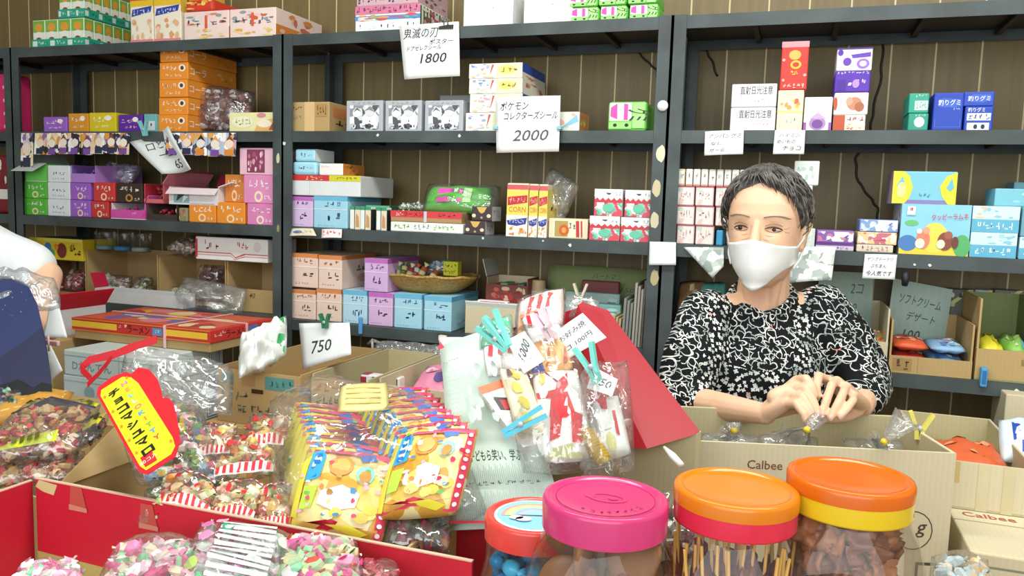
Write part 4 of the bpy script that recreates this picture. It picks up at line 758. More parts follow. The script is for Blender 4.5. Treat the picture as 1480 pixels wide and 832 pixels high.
w2 = pk('candy_box', 'white box with brown rounds in the purple column', 'candy box', 1204, 1254, 135, 167, 'B', .14, '#f3ece6', {'F': [('E', .6, .5, .22, .3, '#c98a6a'), ('E', .75, .35, .14, .22, '#b06a4a'), ('E', .45, .6, .1, .2, '#d8a58a'), ('E', .04, .5, .06, .3, '#c4532f')]}, on=w1)
w3 = pk('candy_box', 'deep purple box with white lettering in the tall column', 'candy box', 1205, 1257, 104, 135, 'B', .14, '#5a2fae', {'F': [('S', .05, .86, .95, .98, '#efe6f8', 9), ('S', .35, .3, .9, .62, '#f3e8fb', 3), ('E', .6, .4, .1, .2, '#b890e0'), ('R', .06, .1, .32, .6, '#4a2398')]}, on=w2)
pk('candy_box', 'white and purple box topping the tall column', 'candy box', 1208, 1260, 71, 104, 'B', .14, '#efe8f4', {'F': [('E', .1, .8, .08, .14, '#5a2fae'), ('E', .3, .4, .12, .18, '#6a3fb8'), ('P', [(.4, .7), (.95, .8), (.95, .6), (.45, .55)], '#6a40b8'), ('E', .75, .3, .18, .22, '#9a70d0'), ('E', .75, .3, .1, .12, '#e9def4'), ('R', 0, .94, 1, 1, '#4a2f8a')]}, on=w3)
tl = {'F': [('R', .25, .3, .9, .55, '#cfe8de'), ('S', .3, .3, .85, .52, '#2a7a66', 4), ('R', .3, .86, .9, .94, '#d3eae2'), ('E', .55, .22, .22, .14, '#e6f3ee'), ('R', .15, .62, .95, .66, '#d3eae2')]}
tt = pk('candy_box', 'teal green candy box, lower of two beside the blue boxes', 'candy box', 1311, 1341, 166, 191, 'B', .1, '#2b9a84', {'F': [('E', .55, .5, .26, .3, '#d8ece4'), ('S', .3, .8, .9, .95, '#cfe6de', 4)]})
pk('candy_box', 'teal green candy box, upper of two beside the blue boxes', 'candy box', 1312, 1342, 137, 166, 'B', .1, '#33a48c', {'F': [('R', .3, .15, .95, .62, '#cfe6dc'), ('S', .35, .2, .9, .6, '#5fb09a', 4), ('S', .3, .78, .9, .94, '#d8ece4', 4)]}, on=tt)
def bl(n): return [('T', .52, .72, .22, '釣りグミ', '#f2f4fa', .7)]
pk('gummy_box', 'royal blue gummy box beside the teal boxes', 'gummy box', 1346, 1390, 137, 192, 'B', .12, '#2545b4', {'F': [('P', [(.12, .68), (.3, .86), (.9, .82), (.93, .66), (.7, .6), (.2, .62)], '#3f63cc'), ('T', .52, .74, .16, '釣りグミ', '#f2f4fa', .74), ('S', .66, .54, .9, .6, '#dfe6f6', 3), ('R', .06, .08, .94, .1, '#4a6ad0'), ('R', .06, .08, .09, .3, '#4a6ad0'), ('R', .91, .08, .94, .3, '#4a6ad0')]})
b1_ = pk('gummy_box', 'royal blue gummy box with white panels, lower of the end pair', 'gummy box', 1392, 1434, 157, 192, 'B', .12, '#2748b8', {'F': [('R', .08, .42, .92, .72, '#e6ebf4'), ('S', .1, .45, .9, .7, '#3a50a0', 4), ('T', .4, .86, .18, '釣りグミ', '#f0f3fa', .6), ('R', .1, .02, .88, .32, '#eef1f6'), ('E', .4, .16, .07, .1, '#1e2a50'), ('E', .66, .16, .07, .1, '#1e2a50')]})
pk('gummy_box', 'royal blue gummy box, upper of the end pair', 'gummy box', 1392, 1437, 136, 157, 'B', .12, '#2a4bbc', {'F': [('P', [(.1, .4), (.3, .85), (.88, .8), (.92, .4), (.6, .25), (.15, .3)], '#4466cc'), ('T', .5, .54, .36, '釣りグミ', '#f2f4fa', .74)]}, on=b1_)
hang('small white handwritten card under the sunlight notice boxes', ((1018, 225), (1074, 223), (1075, 188), (1019, 190)), '#f2f4f4', [H(.52, .78, .2, 'アンパングミ', wm=.86), H(.3, .48, .14, 'なし', wm=.3), H(.32, .2, .15, 'ガーら', wm=.4)], cat='price card', name='price_card')
hang('small white handwritten card under the cream yellow box', ((1117, 223), (1162, 223), (1164, 188), (1120, 188)), '#f4f6f6', [H(.5, .78, .16, 'ハイミン', wm=.7), H(.4, .52, .16, 'めいもの', wm=.6), H(.6, .24, .2, 'チョコ', wm=.6)], cat='price card', name='price_card')
# --- level C
pg = {'F': [('R', .06, .05, .94, .92, 'pinkgrey'), ('S', .15, .3, .85, .8, '#c9a89a', 4), ('R', 0, .95, 1, 1, '#c9485a')], 'L': [('R', 0, 0, 1, 1, '#c23a4c')], 'R': [('S', .1, .1, .9, .9, '#b9a89a', 4)]}
pv = {}
for j, (ya, yb_) in enumerate(((323, 356), (291, 323), (259, 291))):
    for i, (a, c) in enumerate(((977, 1003), (1004, 1031), (1033, 1062))):
        if j == 0 and i == 2: continue
        u = f"{['lowest', 'second', 'third'][j]} row pale red-rimmed box {['against the post', 'second from the post', 'third from the post'][i]}"
        pv[i, j] = pk('candy_box', u, 'candy box', a, c, ya, yb_, 'C', .14, '#e6d3cd', pg, 'pale red rimmed boxes beside the post', on=pv.get((0, j-1)), h=.0475)
bl_ = pk('candy_box', 'small blue box on the bottom row beside her hair', 'candy box', 1034, 1044, 336, 358, 'C', .1, '#3f9fd0', None)
for i in range(9):
    a = 979+11.1*i
    u = ['first', 'second', 'third', 'fourth', 'fifth', 'sixth', 'seventh', 'eighth', 'ninth'][i]+' narrow packet from the post along the top of the pale boxes'
    pk('narrow_packet', u, 'packet', a, a+10.6, 236, 259, 'C', .1, ['#dcc79a', '#e2d9c6', '#e9e6da'][min(i, 2)], {'F': [('R', .1, .1, .9, .9, 'pinkgrey'), ('R', .1, .02, .9, .12, '#cf9a86'), ('S', .2, .3, .8, .8, '#a8b09a', 1)]}, 'narrow packets along the top of the pale boxes', on=pv[0, 2], h=.042)
s_ = None
for i, (yy, cc, u) in enumerate(((0, '#dfe8e2', 'pale green box at the bottom just beyond her ear'), (0, '#d9d96a', 'yellow banded box in the column beyond her ear'), (0, '#eaf0ee', 'white green box in the column beyond her ear'))):
    s_ = pk('candy_box', u, 'candy box', 1150, 1177-2*i, 0, 0, 'C', .1, cc, {'F': [('X', .05, .05, .95, .95, ['#c6dcd2', '#eef3f0', '#a8c9ba', '#e6e6b0'], 8)]}, on=s_, h=.05)
pk('paper_box', 'white box with grey green print topping the column beyond her ear', 'candy box', 1146, 1183, 268, 303, 'C', .08, '#eaf2ef', {'F': [('X', .1, .1, .9, .9, ['#cfe0d9', '#b6ccc3', '#f4f8f6'], 9)]}, on=s_)
pa = pk('candy_box', 'violet rimmed flat box at the bottom beside her shoulder', 'candy box', 1178, 1234, 357, 366, 'C', .1, '#d9cbe0', {'F': [('R', 0, .8, 1, 1, '#7a4a9a'), ('S', .1, .1, .9, .7, '#a58ab0', 6)]})
pk('candy_box', 'violet patterned flat box on top beside her shoulder', 'candy box', 1179, 1234, 337, 357, 'C', .1, '#8a63ad', {'F': [('R', .04, .2, .98, .9, 'purplebusy'), ('R', 0, 0, 1, .14, '#6a2f92')]}, on=pa)
qa = pk('candy_box', 'cream and pink flat box, lowest next to the big picture box', 'candy box', 1237, 1291, 358, 369, 'C', .1, '#e3d3c2', {'F': [('S', .1, .1, .9, .9, '#b98a7a', 6)]})
qb_ = pk('candy_box', 'peach patterned flat box, middle next to the big picture box', 'candy box', 1238, 1296, 340, 358, 'C', .1, '#e6cfae', {'F': [('R', .03, .06, .98, .94, 'orangebusy'), ('P', [(.4, .3), (.7, .5), (.75, .3)], '#c94a6a')]}, on=qa)
pk('candy_box', 'blue violet flat box, uppermost next to the big picture box', 'candy box', 1241, 1298, 322, 340, 'C', .1, '#7f8fc4', {'F': [('R', .04, .06, .98, .94, 'bluebusy')]}, on=qb_)
# big picture boxes
rb = {'F': [('R', 0, 0, 1, 1, '#8fd0ea'), ('P', [(0, 0), (1, 0), (1, .2), (.6, .3), (.3, .24), (0, .3)], '#e6d24a'), ('E', .5, .34, .2, .3, '#f2dc5a'), ('E', .12, .22, .14, .16, '#4a7fc0'), ('E', .16, .62, .1, .06, '#6fbf7a'), ('E', .9, .2, .12, .22, '#59b26a'),
    ('E', .34, .30, .1, .19, '#e8846a'), ('E', .30, .22, .07, .1, '#f4ead8'), ('E', .38, .48, .05, .07, '#f0a58a'), ('E', .28, .46, .04, .05, '#f6ead8'), ('E', .66, .28, .11, .18, '#8a4a3a'), ('E', .70, .40, .06, .08, '#a5614a'), ('E', .60, .22, .06, .09, '#f2e2cc'), ('E', .80, .26, .05, .12, '#6f3f30'),
    ('R', .08, .78, .2, .95, '#f4eef0'), ('S', .1, .8, .18, .93, '#d84a5a', 1), ('T', .7, .76, .12, 'クッピーラムネ', '#d3404e', .52, .06)], 'L': [('R', 0, 0, 1, 1, '#cfd3dc'), ('X', .1, .1, .9, .9, ['#b3475a', '#8a5a72', '#e9d8dc'], 10)]}
big = pk('picture_box', 'big pale blue box with red lettering over a yellow meadow picture', 'picture box', 1298, 1399, 300, 373, 'C', .16, '#9fd6ea', rb)
pk('picture_box', 'turquoise box with yellow ring ends on the big picture box', 'picture box', 1288, 1381, 252, 299, 'C', .12, '#7fc6dc', {'F': [('R', 0, 0, 1, .12, '#8a7ab0'), ('P', [(0, 0), (.2, 0), (.28, .2), (.32, .5), (.26, .85), (.16, 1), (0, 1)], '#e3dc3a'), ('P', [(.88, 0), (1, 0), (1, .98), (.84, .86), (.74, .55), (.78, .25)], '#e3dc3a'), ('P', [(.06, .55), (.15, .85), (.2, .5), (.15, .3)], '#6fc0d8'), ('P', [(.84, .5), (.92, .8), (.96, .5), (.9, .4)], '#6fc0d8'), ('E', .14, .42, .07, .24, '#f3ee9a'), ('S', .42, .2, .6, .34, '#3f8fb0', 3)], 'L': [('R', 0, 0, 1, 1, '#b5a0b0')]}, on=big, sb=.03)
def lbx2(): return {'F': [('R', 0, .5, 1, 1, '#cfe9f0'), ('X', .03, .52, .97, .97, ['#a5d6e4', '#e8f4f4', '#f0c8a0', '#8fcbe0'], 12), ('R', 0, 0, 1, .48, '#63b4d4'), ('S', .1, .1, .9, .4, '#e9f5f8', 6)]}
e1 = pk('candy_box', 'sky blue candy box on the bottom beside the big picture box', 'candy box', 1400, 1468, 339, 375, 'C', .13, '#8fcbe0', lbx2())
e2 = pk('candy_box', 'sky blue candy box stacked second beside the big picture box', 'candy box', 1403, 1472, 301, 339, 'C', .13, '#8fcbe0', lbx2(), on=e1)
pk('candy_box', 'plain teal box on top of the sky blue boxes', 'candy box', 1436, 1500, 274, 300, 'C', .1, '#7fc3d2', {'F': [('X', .1, .2, .9, .8, ['#9fd3de', '#b8dfe4'], 5)]}, on=e2, sb=.05)
e4 = pk('candy_box', 'pale blue box cut by the photo edge, third shelf', 'candy box', 1471, 1530, 344, 376, 'C', .13, '#a9d3e2', lbx2())
e5 = pk('candy_box', 'muted teal box above it at the photo edge', 'candy box', 1474, 1530, 301, 344, 'C', .13, '#6fa9ba', None, on=e4)
pk('candy_box', 'teal box highest at the photo edge on the third shelf', 'candy box', 1462, 1530, 238, 275, 'C', .08, '#79bfcf', {'F': [('X', .1, .1, .9, .9, ['#9fd3de', '#5fa9bd'], 6)]}, on=e5, sb=.17, h=.06)
hang('white handwritten card hanging below the flat patterned boxes', ((1246, 402), (1293, 404), (1297, 368), (1250, 367)), '#f0f5f3', [H(.5, .8, .17, 'ヤングドーナツ', wm=.8), H(.45, .52, .16, 'ぷちまん', wm=.5), H(.5, .22, .22, '今人気です', wm=.8)], cat='price card', name='price_card')
sheet('plastic_pouch', 'grey white printed pouch hanging beside her ear', 'pouch', [onY(1136, 410, -.02), onY(1202, 405, -.025), onY(1208, 357, -.006), onY(1150, 357, -.006)], 'greyplastic', None, curl=.012)
sheet('plastic_pouch', 'slanted white printed paper hanging beside the post', 'pouch', [onY(1030, 402, -.02), onY(1046, 385, -.02), onY(1046, 357, -.005), onY(988, 357, -.005)], 'greyplastic', None, curl=.004)
# --- level D : opened cartons with sweets, signs
z = LV['D']
def dcarton(label, px0, px1, yt_side, yt_front, dep, fills, sb=.012, pr=None, mat='card', inner=None, flap=None):
    x0, x1 = Xat(px0, sb, z)+.001, Xat(px1, sb, z)-.001; xm = (x0+x1)/2
    hf = Zat(yt_front, xm, sb)-Zat(0, xm, sb) ; hs = Zat(yt_side, x1, sb)-z; hf = Zat(yt_front, xm, sb)-z
    e = openbox('cardboard_box', label, 'cardboard box', x0, x1, sb, sb+dep, z+.0005, z+hs, mat, inner, .004, flap, None, pr, hf)
    return x0, x1, hf, hs
x0, x1, hf, hs = dcarton('kraft carton of red and blue packs on the lowest shelf', 1283, 1404, 470, 518, .2, None, pr=[('R', .04, .12, .28, .88, '#a88552'), ('S', .06, .15, .26, .85, '#5a3f22', 2), ('R', .35, 0, .36, 1, '#b0925f')])
packs = [('red and white striped pack, lower layer in the kraft carton', ['#d2483e', '#f1e2cf', '#e58a4a', '#b9332f'], 0), ('blue and violet pack, lower layer in the kraft carton', ['#6fa0cf', '#b9a8d6', '#e9eef4', '#4a78b6'], 1), ('orange and cream pack, upper layer in the kraft carton', ['#e0623a', '#f3e3cc', '#c9483a', '#efc08a'], 0), ('light blue pack, upper layer in the kraft carton', ['#8fb8dc', '#dfe9f2', '#5f8fc6', '#c3b3dc'], 1)]
for i, (u, cols, sd) in enumerate(packs):
    w = (x1-x0-.014)/2; zz = z+hf*.45+.03*(i//2)
    b = MB(); cx_ = x0+.007+w*(sd+.5); S_ = pillow(b, (cx_, .1, zz+.012), (1, 0, 0), (0, 1, 0), w*.98, .15, .026, cols[0], 10, .2, i)
    rnd = random.Random(i)
    for k in range(14):
        u0, v0 = rnd.uniform(-.8, .6), rnd.uniform(-.85, .6); b.poly([S_(u0, v0, .0015), S_(u0+.28, v0, .0015), S_(u0+.3, v0+.3, .0015), S_(u0-.02, v0+.28, .0015)], rnd.choice(cols))
    tag(b.build('candy_pack', None, (cx_, .1, zz)), u, 'candy pack')
b = MB(); b.box(x0+.006, x1-.006, .02, .2, z+.006, z+hf*.45-.003, 'cardgrey', .003); tag(b.build('cardboard_pad', None, (x0, .1, z)), 'cardboard pad raising the packs inside the kraft carton', 'pad')
sheet('cardboard_sign', 'mint cardboard sign handwritten with 100 standing in the kraft carton', 'cardboard sign', [(x0+.006, .205, z+.0055), (x1-.03, .205, z+.0055), (Xat(1376, .2, z+.15), .2075, z+.185), (Xat(1277, .2, z+.15)+.02, .2075, z+.205)], 'cardmint', [H(.5, .76, .13, 'ソフトクリーム', '#4a5a58', .7, -.05), H(.55, .55, .12, 'デザート', '#4a5a58', .5, -.05), H(.42, .3, .16, '100', '#4a5a58', .4)], thick=.003)
x0b, x1b, hfb, hsb = dcarton('kraft carton of yellow and green packs at the photo edge', 1407, 1500, 437, 507, .2, None, pr=[('R', .72, .55, 1, .75, '#8a7a52'), ('S', .74, .57, .98, .73, '#e0cfa0', 3)], inner='cardgreen')
for i, (u, cols) in enumerate((('bright yellow pack lying in the edge carton', ['#e6d83a', '#f0e88a', '#d9c22a']), ('green and blue pack lying in the edge carton', ['#8fc45a', '#6fb8d0', '#d9e6a8', '#e9e9d0']))):
    b = MB(); w = (x1b-x0b-.02)/2; cx_ = x0b+.01+w*(i+.5); S_ = pillow(b, (cx_, .1, z+hfb*.9), (1, 0, 0), (0, 1, 0), w*.96, .16, .05, cols[0], 10, .3, 7+i)
    rnd = random.Random(i+5)
    for k in range(10):
        u0, v0 = rnd.uniform(-.8, .6), rnd.uniform(-.85, .6); b.poly([S_(u0, v0, .0015), S_(u0+.3, v0, .0015), S_(u0+.25, v0+.3, .0015), S_(u0-.02, v0+.28, .0015)], rnd.choice(cols))
    tag(b.build('candy_pack', None, (cx_, .1, z+hfb*.7)), u, 'candy pack')
b = MB(); b.box(x0b+.006, x1b-.006, .02, .2, z+.006, z+hfb*.9-.028, 'cardgrey', .003); tag(b.build('cardboard_pad', None, (x0b, .1, z)), 'cardboard pad raising the packs in the edge carton', 'pad')
x0c, x1c, hfc, hsc = dcarton('kraft carton of mixed small packs behind her shoulder', 1180, 1281, 447, 491, .2, None, mat='cardpale')
for i, (px, u, cols) in enumerate(((1252, 'dark blue and green sweet pack behind her shoulder', '#4a5a7a'), (1268, 'orange and green sweet pack behind her shoulder', '#d98a4a'), (1236, 'yellow and violet sweet pack behind her shoulder', '#c9b83a'))):
    p_ = onY(px, 480, .06+.03*i); b = MB(); S_ = pillow(b, (p_.x, .06+.03*i, z+hfc-.004), (1, .2, 0), (0, .8, .5), .05, .06, .028, cols, 8, .3, i+50)
    rnd = random.Random(i)
    for k in range(8):
        u0, v0 = rnd.uniform(-.7, .5), rnd.uniform(-.7, .5); b.poly([S_(u0, v0, .0015), S_(u0+.35, v0, .0015), S_(u0+.3, v0+.35, .0015)], rnd.choice(['#f0e6d0', '#6fae4a', '#d8604a', '#5a7fc0', '#e9c94a']))
    tag(b.build('candy_pack', None, (p_.x, .06+.03*i, z+hfc-.02)), u, 'candy pack')
b = MB(); b.box(x0c+.006, x1c-.006, .02, .2, z+.006, z+hfc-.03, 'cardgrey', .003); tag(b.build('cardboard_pad', None, (x0c, .1, z)), 'cardboard pad raising the small packs behind her shoulder', 'pad')
sheet('cardboard_sign', 'mint cardboard sign handwritten with 150 behind her shoulder', 'cardboard sign', [(Xat(1180, .2, z+.1), .1985, z+.0055), (Xat(1261, .2, z+.1), .1985, z+.0055), (Xat(1262, .2, z+.2), .2065, z+.215), (Xat(1184, .2, z+.2), .2065, z+.215)], 'cardmint', [H(.72, .8, .12, '2コ', '#5a6a68', .35), H(.6, .56, .13, '150', '#5a6a68', .5)], thick=.003)
p = onY(1422, 545, -.006); b = MB(); b.box(p.x-.007, p.x+.007, p.y-.004, .0075, p.z-.022, p.z+.022, '#4fa0d8', .003); b.box(p.x-.004, p.x+.004, p.y-.0045, p.y-.0035, p.z-.015, p.z+.015, '#2f6fa8'); tag(b.build('clip', None, p), 'bright blue clip on the edge carton', 'clip')
# flat packs stacked high at the back of level D
for i, (a, c, yt, hh, cc, u) in enumerate(((1326, 1368, 415, .03, '#c9d6a8', 'pale green flat pack lying behind the mint sign'), (1372, 1408, 417, .03, '#6a6f66', 'dark flat pack lying above the edge carton'), (1410, 1436, 418, .032, '#c3d4d4', 'pale grey flat pack lying above the edge carton'), (1438, 1480, 418, .03, '#7d8480', 'grey flat pack at the photo edge above the carton'))):
    xa, xb_ = Xat(a, .225, z+.2), Xat(c, .225, z+.2); zt_ = Zat(yt, xa, .225)
    o = boxmesh('candy_pack', xa, xb_, .222, .262, z+.0005, zt_, cc, {'F': [('P', [(0, .8), (.8, 1), (1, 1), (.1, .76)], '#d6d98a'), ('X', .05, .75, .95, .99, ['#9aa39c', '#dfe6e0', '#4a504c', '#b9c79a'], 6)]}, .003); tag(o, u, 'candy pack')
b = MB(); p = onY(1308, 400, -.003); b.tube([p+V((0, -.004, .012)), p+V((.001, -.006, -.004)), p+V((0, -.004, -.02))], [.007, .009, .006], '#23262b', 8); tag(b.build('clip', None, p), 'black clip beside the handwritten card on the third shelf', 'clip')
for a, u, cols in ((1000, 'brown and green snack pack on the lowest shelf behind her arm', ['#8a6a4a', '#c9b88a', '#7a8f4a', '#b06a4a']), (1030, 'teal and yellow snack pack on the lowest shelf behind her shoulder', ['#5fa8a0', '#d9cf6a', '#3f7f86', '#e3e6d0'])):
    p_ = onY(a, 400, .08); b = MB(); S_ = pillow(b, (p_.x, .09, z+.12), (1, 0, .1), (0, .3, 1), .07, .12, .04, cols[0], 10, .3, int(a)); rnd = random.Random(int(a))
    for k in range(12):
        u0, v0 = rnd.uniform(-.8, .5), rnd.uniform(-.8, .5); b.poly([S_(u0, v0, .0015), S_(u0+.35, v0+.05, .0015), S_(u0+.3, v0+.35, .0015), S_(u0, v0+.3, .0015)], rnd.choice(cols))
    tag(b.build('snack_pack', None, (p_.x, .09, z+.06)), u, 'snack pack')
x0d, x1d = Xat(978, .03, z), Xat(1070, .03, z)
b = MB(); b.box(x0d, x1d, .03, .2, z+.0005, z+.06, 'cardpale', .003); tag(b.build('carton', None, (x0d, .1, z)), 'pale carton on the lowest shelf behind her arm', 'carton')
# ================================================================== THE SHOPKEEPER
def capsule(b, p0, p1, r0, r1, mat='skin', seg=14):
    p0, p1 = V(p0), V(p1); d = (p1-p0); L = d.length or 1e-6; d = d/L
    path, rs = [], []
    for a in (85, 60, 35, 10): t = math.radians(a); path.append(p0-d*r0*math.sin(t)); rs.append(r0*math.cos(t))
    for k in range(1, 4): path.append(p0.lerp(p1, k/4)); rs.append(r0+(r1-r0)*k/4)
    for a in (10, 35, 60, 85): t = math.radians(a); path.append(p1+d*r1*math.sin(t)); rs.append(r1*math.cos(t))
    b.tube(path, rs, mat, seg)
def fuse(b, name, parent, voxel, it=3, fac=.5, mat=None, warp=None):
    """join overlapping volumes into one continuous skin"""
    o = b.build(name); m = o.modifiers.new('r', 'REMESH'); m.mode = 'VOXEL'; m.voxel_size = voxel; m.use_smooth_shade = True
    s = o.modifiers.new('s', 'SMOOTH'); s.iterations = it; s.factor = fac
    dg = bpy.context.evaluated_depsgraph_get(); dg.update()
    me = bpy.data.meshes.new_from_object(o.evaluated_get(dg)); me.name = name
    bpy.data.objects.remove(o)
    me.materials.clear(); me.materials.append(mat or M('skin'))
    for p in me.polygons: p.material_index = 0; p.use_smooth = True
    if warp:
        for v in me.vertices: v.co = warp(v.co.copy(), v.normal.copy())
    o = bpy.data.objects.new(name, me); COL.objects.link(o)
    if parent: o.parent = parent; o.matrix_parent_inverse = Matrix.Translation(parent.location).inverted()
    return o
HD = 1.57
HC = onD(1106, 327, HD)                                    # head centre
dv = HC-CAM; dv.z = 0; dv.normalize()
ya = math.radians(11)
HY = (Matrix.Rotation(ya, 3, 'Z').inverted() @ dv)         # from the face to the back of the head
HX = V((HY.y, -HY.x, 0)); HZ = V((0, 0, 1))
HX = (HX+HZ*-.02).normalized()
def hp(x, y, z): return HC+HX*x+HY*y+HZ*z
HM = Matrix((HX, HY, HZ)).transposed()
BX = V((dv.y, -dv.x, 0))                                   # across the body, to the viewer's right
foot = V((HC.x, HC.y+.05, 0))
wo = empty('person', foot, 'woman in a black floral blouse and white face mask, hands tying a bag', 'person')
b = MB(); E_ = lambda c, r: b.ell(hp(*c), r, 'skin', 24, 16, HM)
HS = [(.104, .012, .0, .03), (.098, .034, -.022, .058), (.085, .052, -.048, .083), (.066, .063, -.068, .099), (.044, .069, -.080, .106), (.022, .0705, -.0855, .107), (.0, .070, -.0850, .103), (-.02, .0685, -.0835, .095),
      (-.04, .0655, -.0830, .082), (-.06, .0605, -.0835, .066), (-.08, .0535, -.0835, .046), (-.098, .0435, -.0800, .026), (-.112, .030, -.0720, .008), (-.119, .012, -.058, -.02)]
def hsec(z):
    if z >= HS[0][0]: return HS[0][1:]
    if z <= HS[-1][0]: return HS[-1][1:]
    for a, c in zip(HS[:-1], HS[1:]):
        if c[0] <= z <= a[0]:
            t = (a[0]-z)/(a[0]-c[0]); return tuple(a[k]+(c[k]-a[k])*t for k in (1, 2, 3))
def gs(d, s_): return math.exp(-(d/s_)**2)
def face_y(x, z):
    """depth of the front of the face at (x, z), nose left out"""
    w, f, k = hsec(z); c0 = .012; a = min(1, abs(x)/w); y = c0+(f-c0)*(1-a**2.25)**(1/2.25)
    y += .0060*gs(abs(x)-.030, .013)*gs(z+.004, .0105)                       # eye sockets
    y -= .0022*gs(abs(x)-.034, .020)*gs(z-.019, .008)                       # brows
    y -= .0030*gs(abs(x)-.036, .016)*gs(z+.032, .016)                       # cheek bones
    return y
vs = []; NZ, NA = 60, 72
for j in range(NZ+1):
    z = HS[0][0]+(HS[-1][0]-HS[0][0])*j/NZ; w, f, k = hsec(z)
    for i in range(NA):
        a = 2*math.pi*i/NA; x = w*math.copysign(abs(math.cos(a))**(.92), math.cos(a))
        if math.sin(a) >= 0: y = .012+(k-.012)*math.sin(a)
        else: y = face_y(x, z)
        vs.append(hp(x, y, z))
fs = [(j*NA+i, (j+1)*NA+i, (j+1)*NA+(i+1) % NA, j*NA+(i+1) % NA) for j in range(NZ) for i in range(NA)]+[list(range(NA)), [NZ*NA+i for i in range(NA)][::-1]]
b.add(vs, fs, 'skin', True)
for s in (-1, 1):
    E_((s*.071, .014, -.012), (.007, .017, .029)); E_((s*.075, .022, .004), (.008, .013, .016)); E_((s*.069, .006, -.036), (.006, .008, .010))
capsule(b, hp(0, -.080, .014), hp(0, -.094, -.032), .0055, .0115); E_((0, -.088, -.036), (.016, .010, .008)); E_((0, -.080, -.062), (.022, .009, .010))
NB = onD(1100, 440, 1.615)
capsule(b, hp(0, .028, -.06), NB+V((0, .02, -.02)), .047, .055)
for s in (-1, 1): capsule(b, hp(s*.03, -.005, -.09), NB+BX*(s*.02)+V((0, -.025, -.005)), .012, .010)
SL, SR = onD(1022, 458, 1.62), onD(1186, 452, 1.62)
capsule(b, SL, NB+V((0, .02, -.02)), .040, .052); capsule(b, SR, NB+V((0, .02, -.02)), .040, .052)
CH = NB+V((0, .01, -.15)); PV = V((NB.x, NB.y+.02, .78))
b.ell(CH, (.125, .085, .15), 'skin', 24, 14); b.ell((CH+PV)/2, (.115, .08, .2), 'skin', 24, 14); b.ell(PV, (.14, .095, .13), 'skin', 24, 14)
for s in (-1, 1):
    hip = PV+BX*(s*.07)+V((0, 0, -.06)); kn = V((hip.x, hip.y-.01, .40)); an = V((hip.x, hip.y+.01, .07))
    capsule(b, hip, kn, .075, .05); capsule(b, kn, an, .048, .032); capsule(b, an+V((0, .02, -.03)), an+V((0, -.13, -.045)), .032, .024)
# arms
EL, ER = onD(986, 578, 1.55), onD(1252, 556, 1.57)
WL, WR = onD(1106, 598, 1.37), onD(1246, 587, 1.43)
capsule(b, SL, EL, .042, .034); capsule(b, SR, ER, .042, .034)
fa = EL.lerp(WL, .35)
capsule(b, EL, fa, .031, .029); capsule(b, fa, WL, .029, .0185)
capsule(b, ER, ER.lerp(WR, .5), .032, .029); capsule(b, ER.lerp(WR, .5), WR, .029, .019)
def finger(pts, r0=.0084, r1=.0068):
    n = len(pts)-1
    for i in range(n): capsule(b, onD(*pts[i]), onD(*pts[i+1]), r0+(r1-r0)*i/n, r0+(r1-r0)*(i+1)/n, seg=12)
# her right hand (viewer's left): back of the hand up, fingers curling down over the bag neck
pl = [(1112, 592, 1.365), (1122, 576, 1.36)]
for kn in ((1152, 550, 1.355), (1148, 560, 1.34), (1142, 572, 1.328), (1136, 584, 1.32)):
    capsule(b, WL, onD(*kn), .017, .0100)
capsule(b, onD(1122, 574, 1.352), onD(1146, 562, 1.345), .016, .013)
finger([(1152, 549, 1.355), (1165, 547, 1.33), (1173, 558, 1.315), (1177, 571, 1.31)])
finger([(1148, 560, 1.34), (1165, 562, 1.312), (1176, 581, 1.298), (1181, 597, 1.29)])
finger([(1142, 572, 1.328), (1160, 574, 1.296), (1171, 592, 1.282), (1175, 605, 1.278)])
finger([(1136, 584, 1.32), (1151, 583, 1.29), (1162, 598, 1.275), (1166, 610, 1.272)], .0078, .0062)
finger([(1120, 596, 1.37), (1146, 590, 1.372), (1166, 590, 1.345), (1180, 600, 1.322)], .011, .008)
# her left hand: knuckles toward the viewer, fingers pointing down to the tie
for kn in ((1196, 549, 1.372), (1209, 551, 1.358), (1222, 559, 1.346), (1232, 572, 1.338)):
    capsule(b, WR, onD(*kn), .017, .0098)
capsule(b, onD(1236, 577, 1.385), onD(1218, 563, 1.362), .015, .012)
finger([(1196, 549, 1.372), (1183, 543, 1.345), (1180, 558, 1.325), (1181, 572, 1.318)], .0084, .0068)
finger([(1209, 551, 1.358), (1202, 556, 1.322), (1194, 580, 1.302), (1188, 598, 1.295)], .0080, .0064)
finger([(1222, 559, 1.346), (1219, 567, 1.310), (1209, 587, 1.290), (1201, 603, 1.284)], .0076, .0062)
finger([(1232, 572, 1.338), (1233, 578, 1.306), (1224, 591, 1.288), (1215, 601, 1.282)], .0072, .0060)
finger([(1240, 594, 1.40), (1224, 602, 1.385), (1206, 605, 1.358), (1192, 605, 1.330)], .0105, .008)
body = fuse(b, 'body', wo, .0024, 2, .45)
# finger nails
for px, py, D in ((1166.5, 611, 1.2655), (1175.5, 606, 1.2715), (1181.5, 598, 1.2835), (1188, 599, 1.2885), (1201, 604, 1.2778), (1215, 602, 1.2758)):
    b = MB(); c = onD(px, py, D); d = (CAM-c).normalized(); b.ell(c-d*.0005, (.0042, .0016, .0055), M('#ecc0ae', .25), 10, 6); b.build('nail', body)
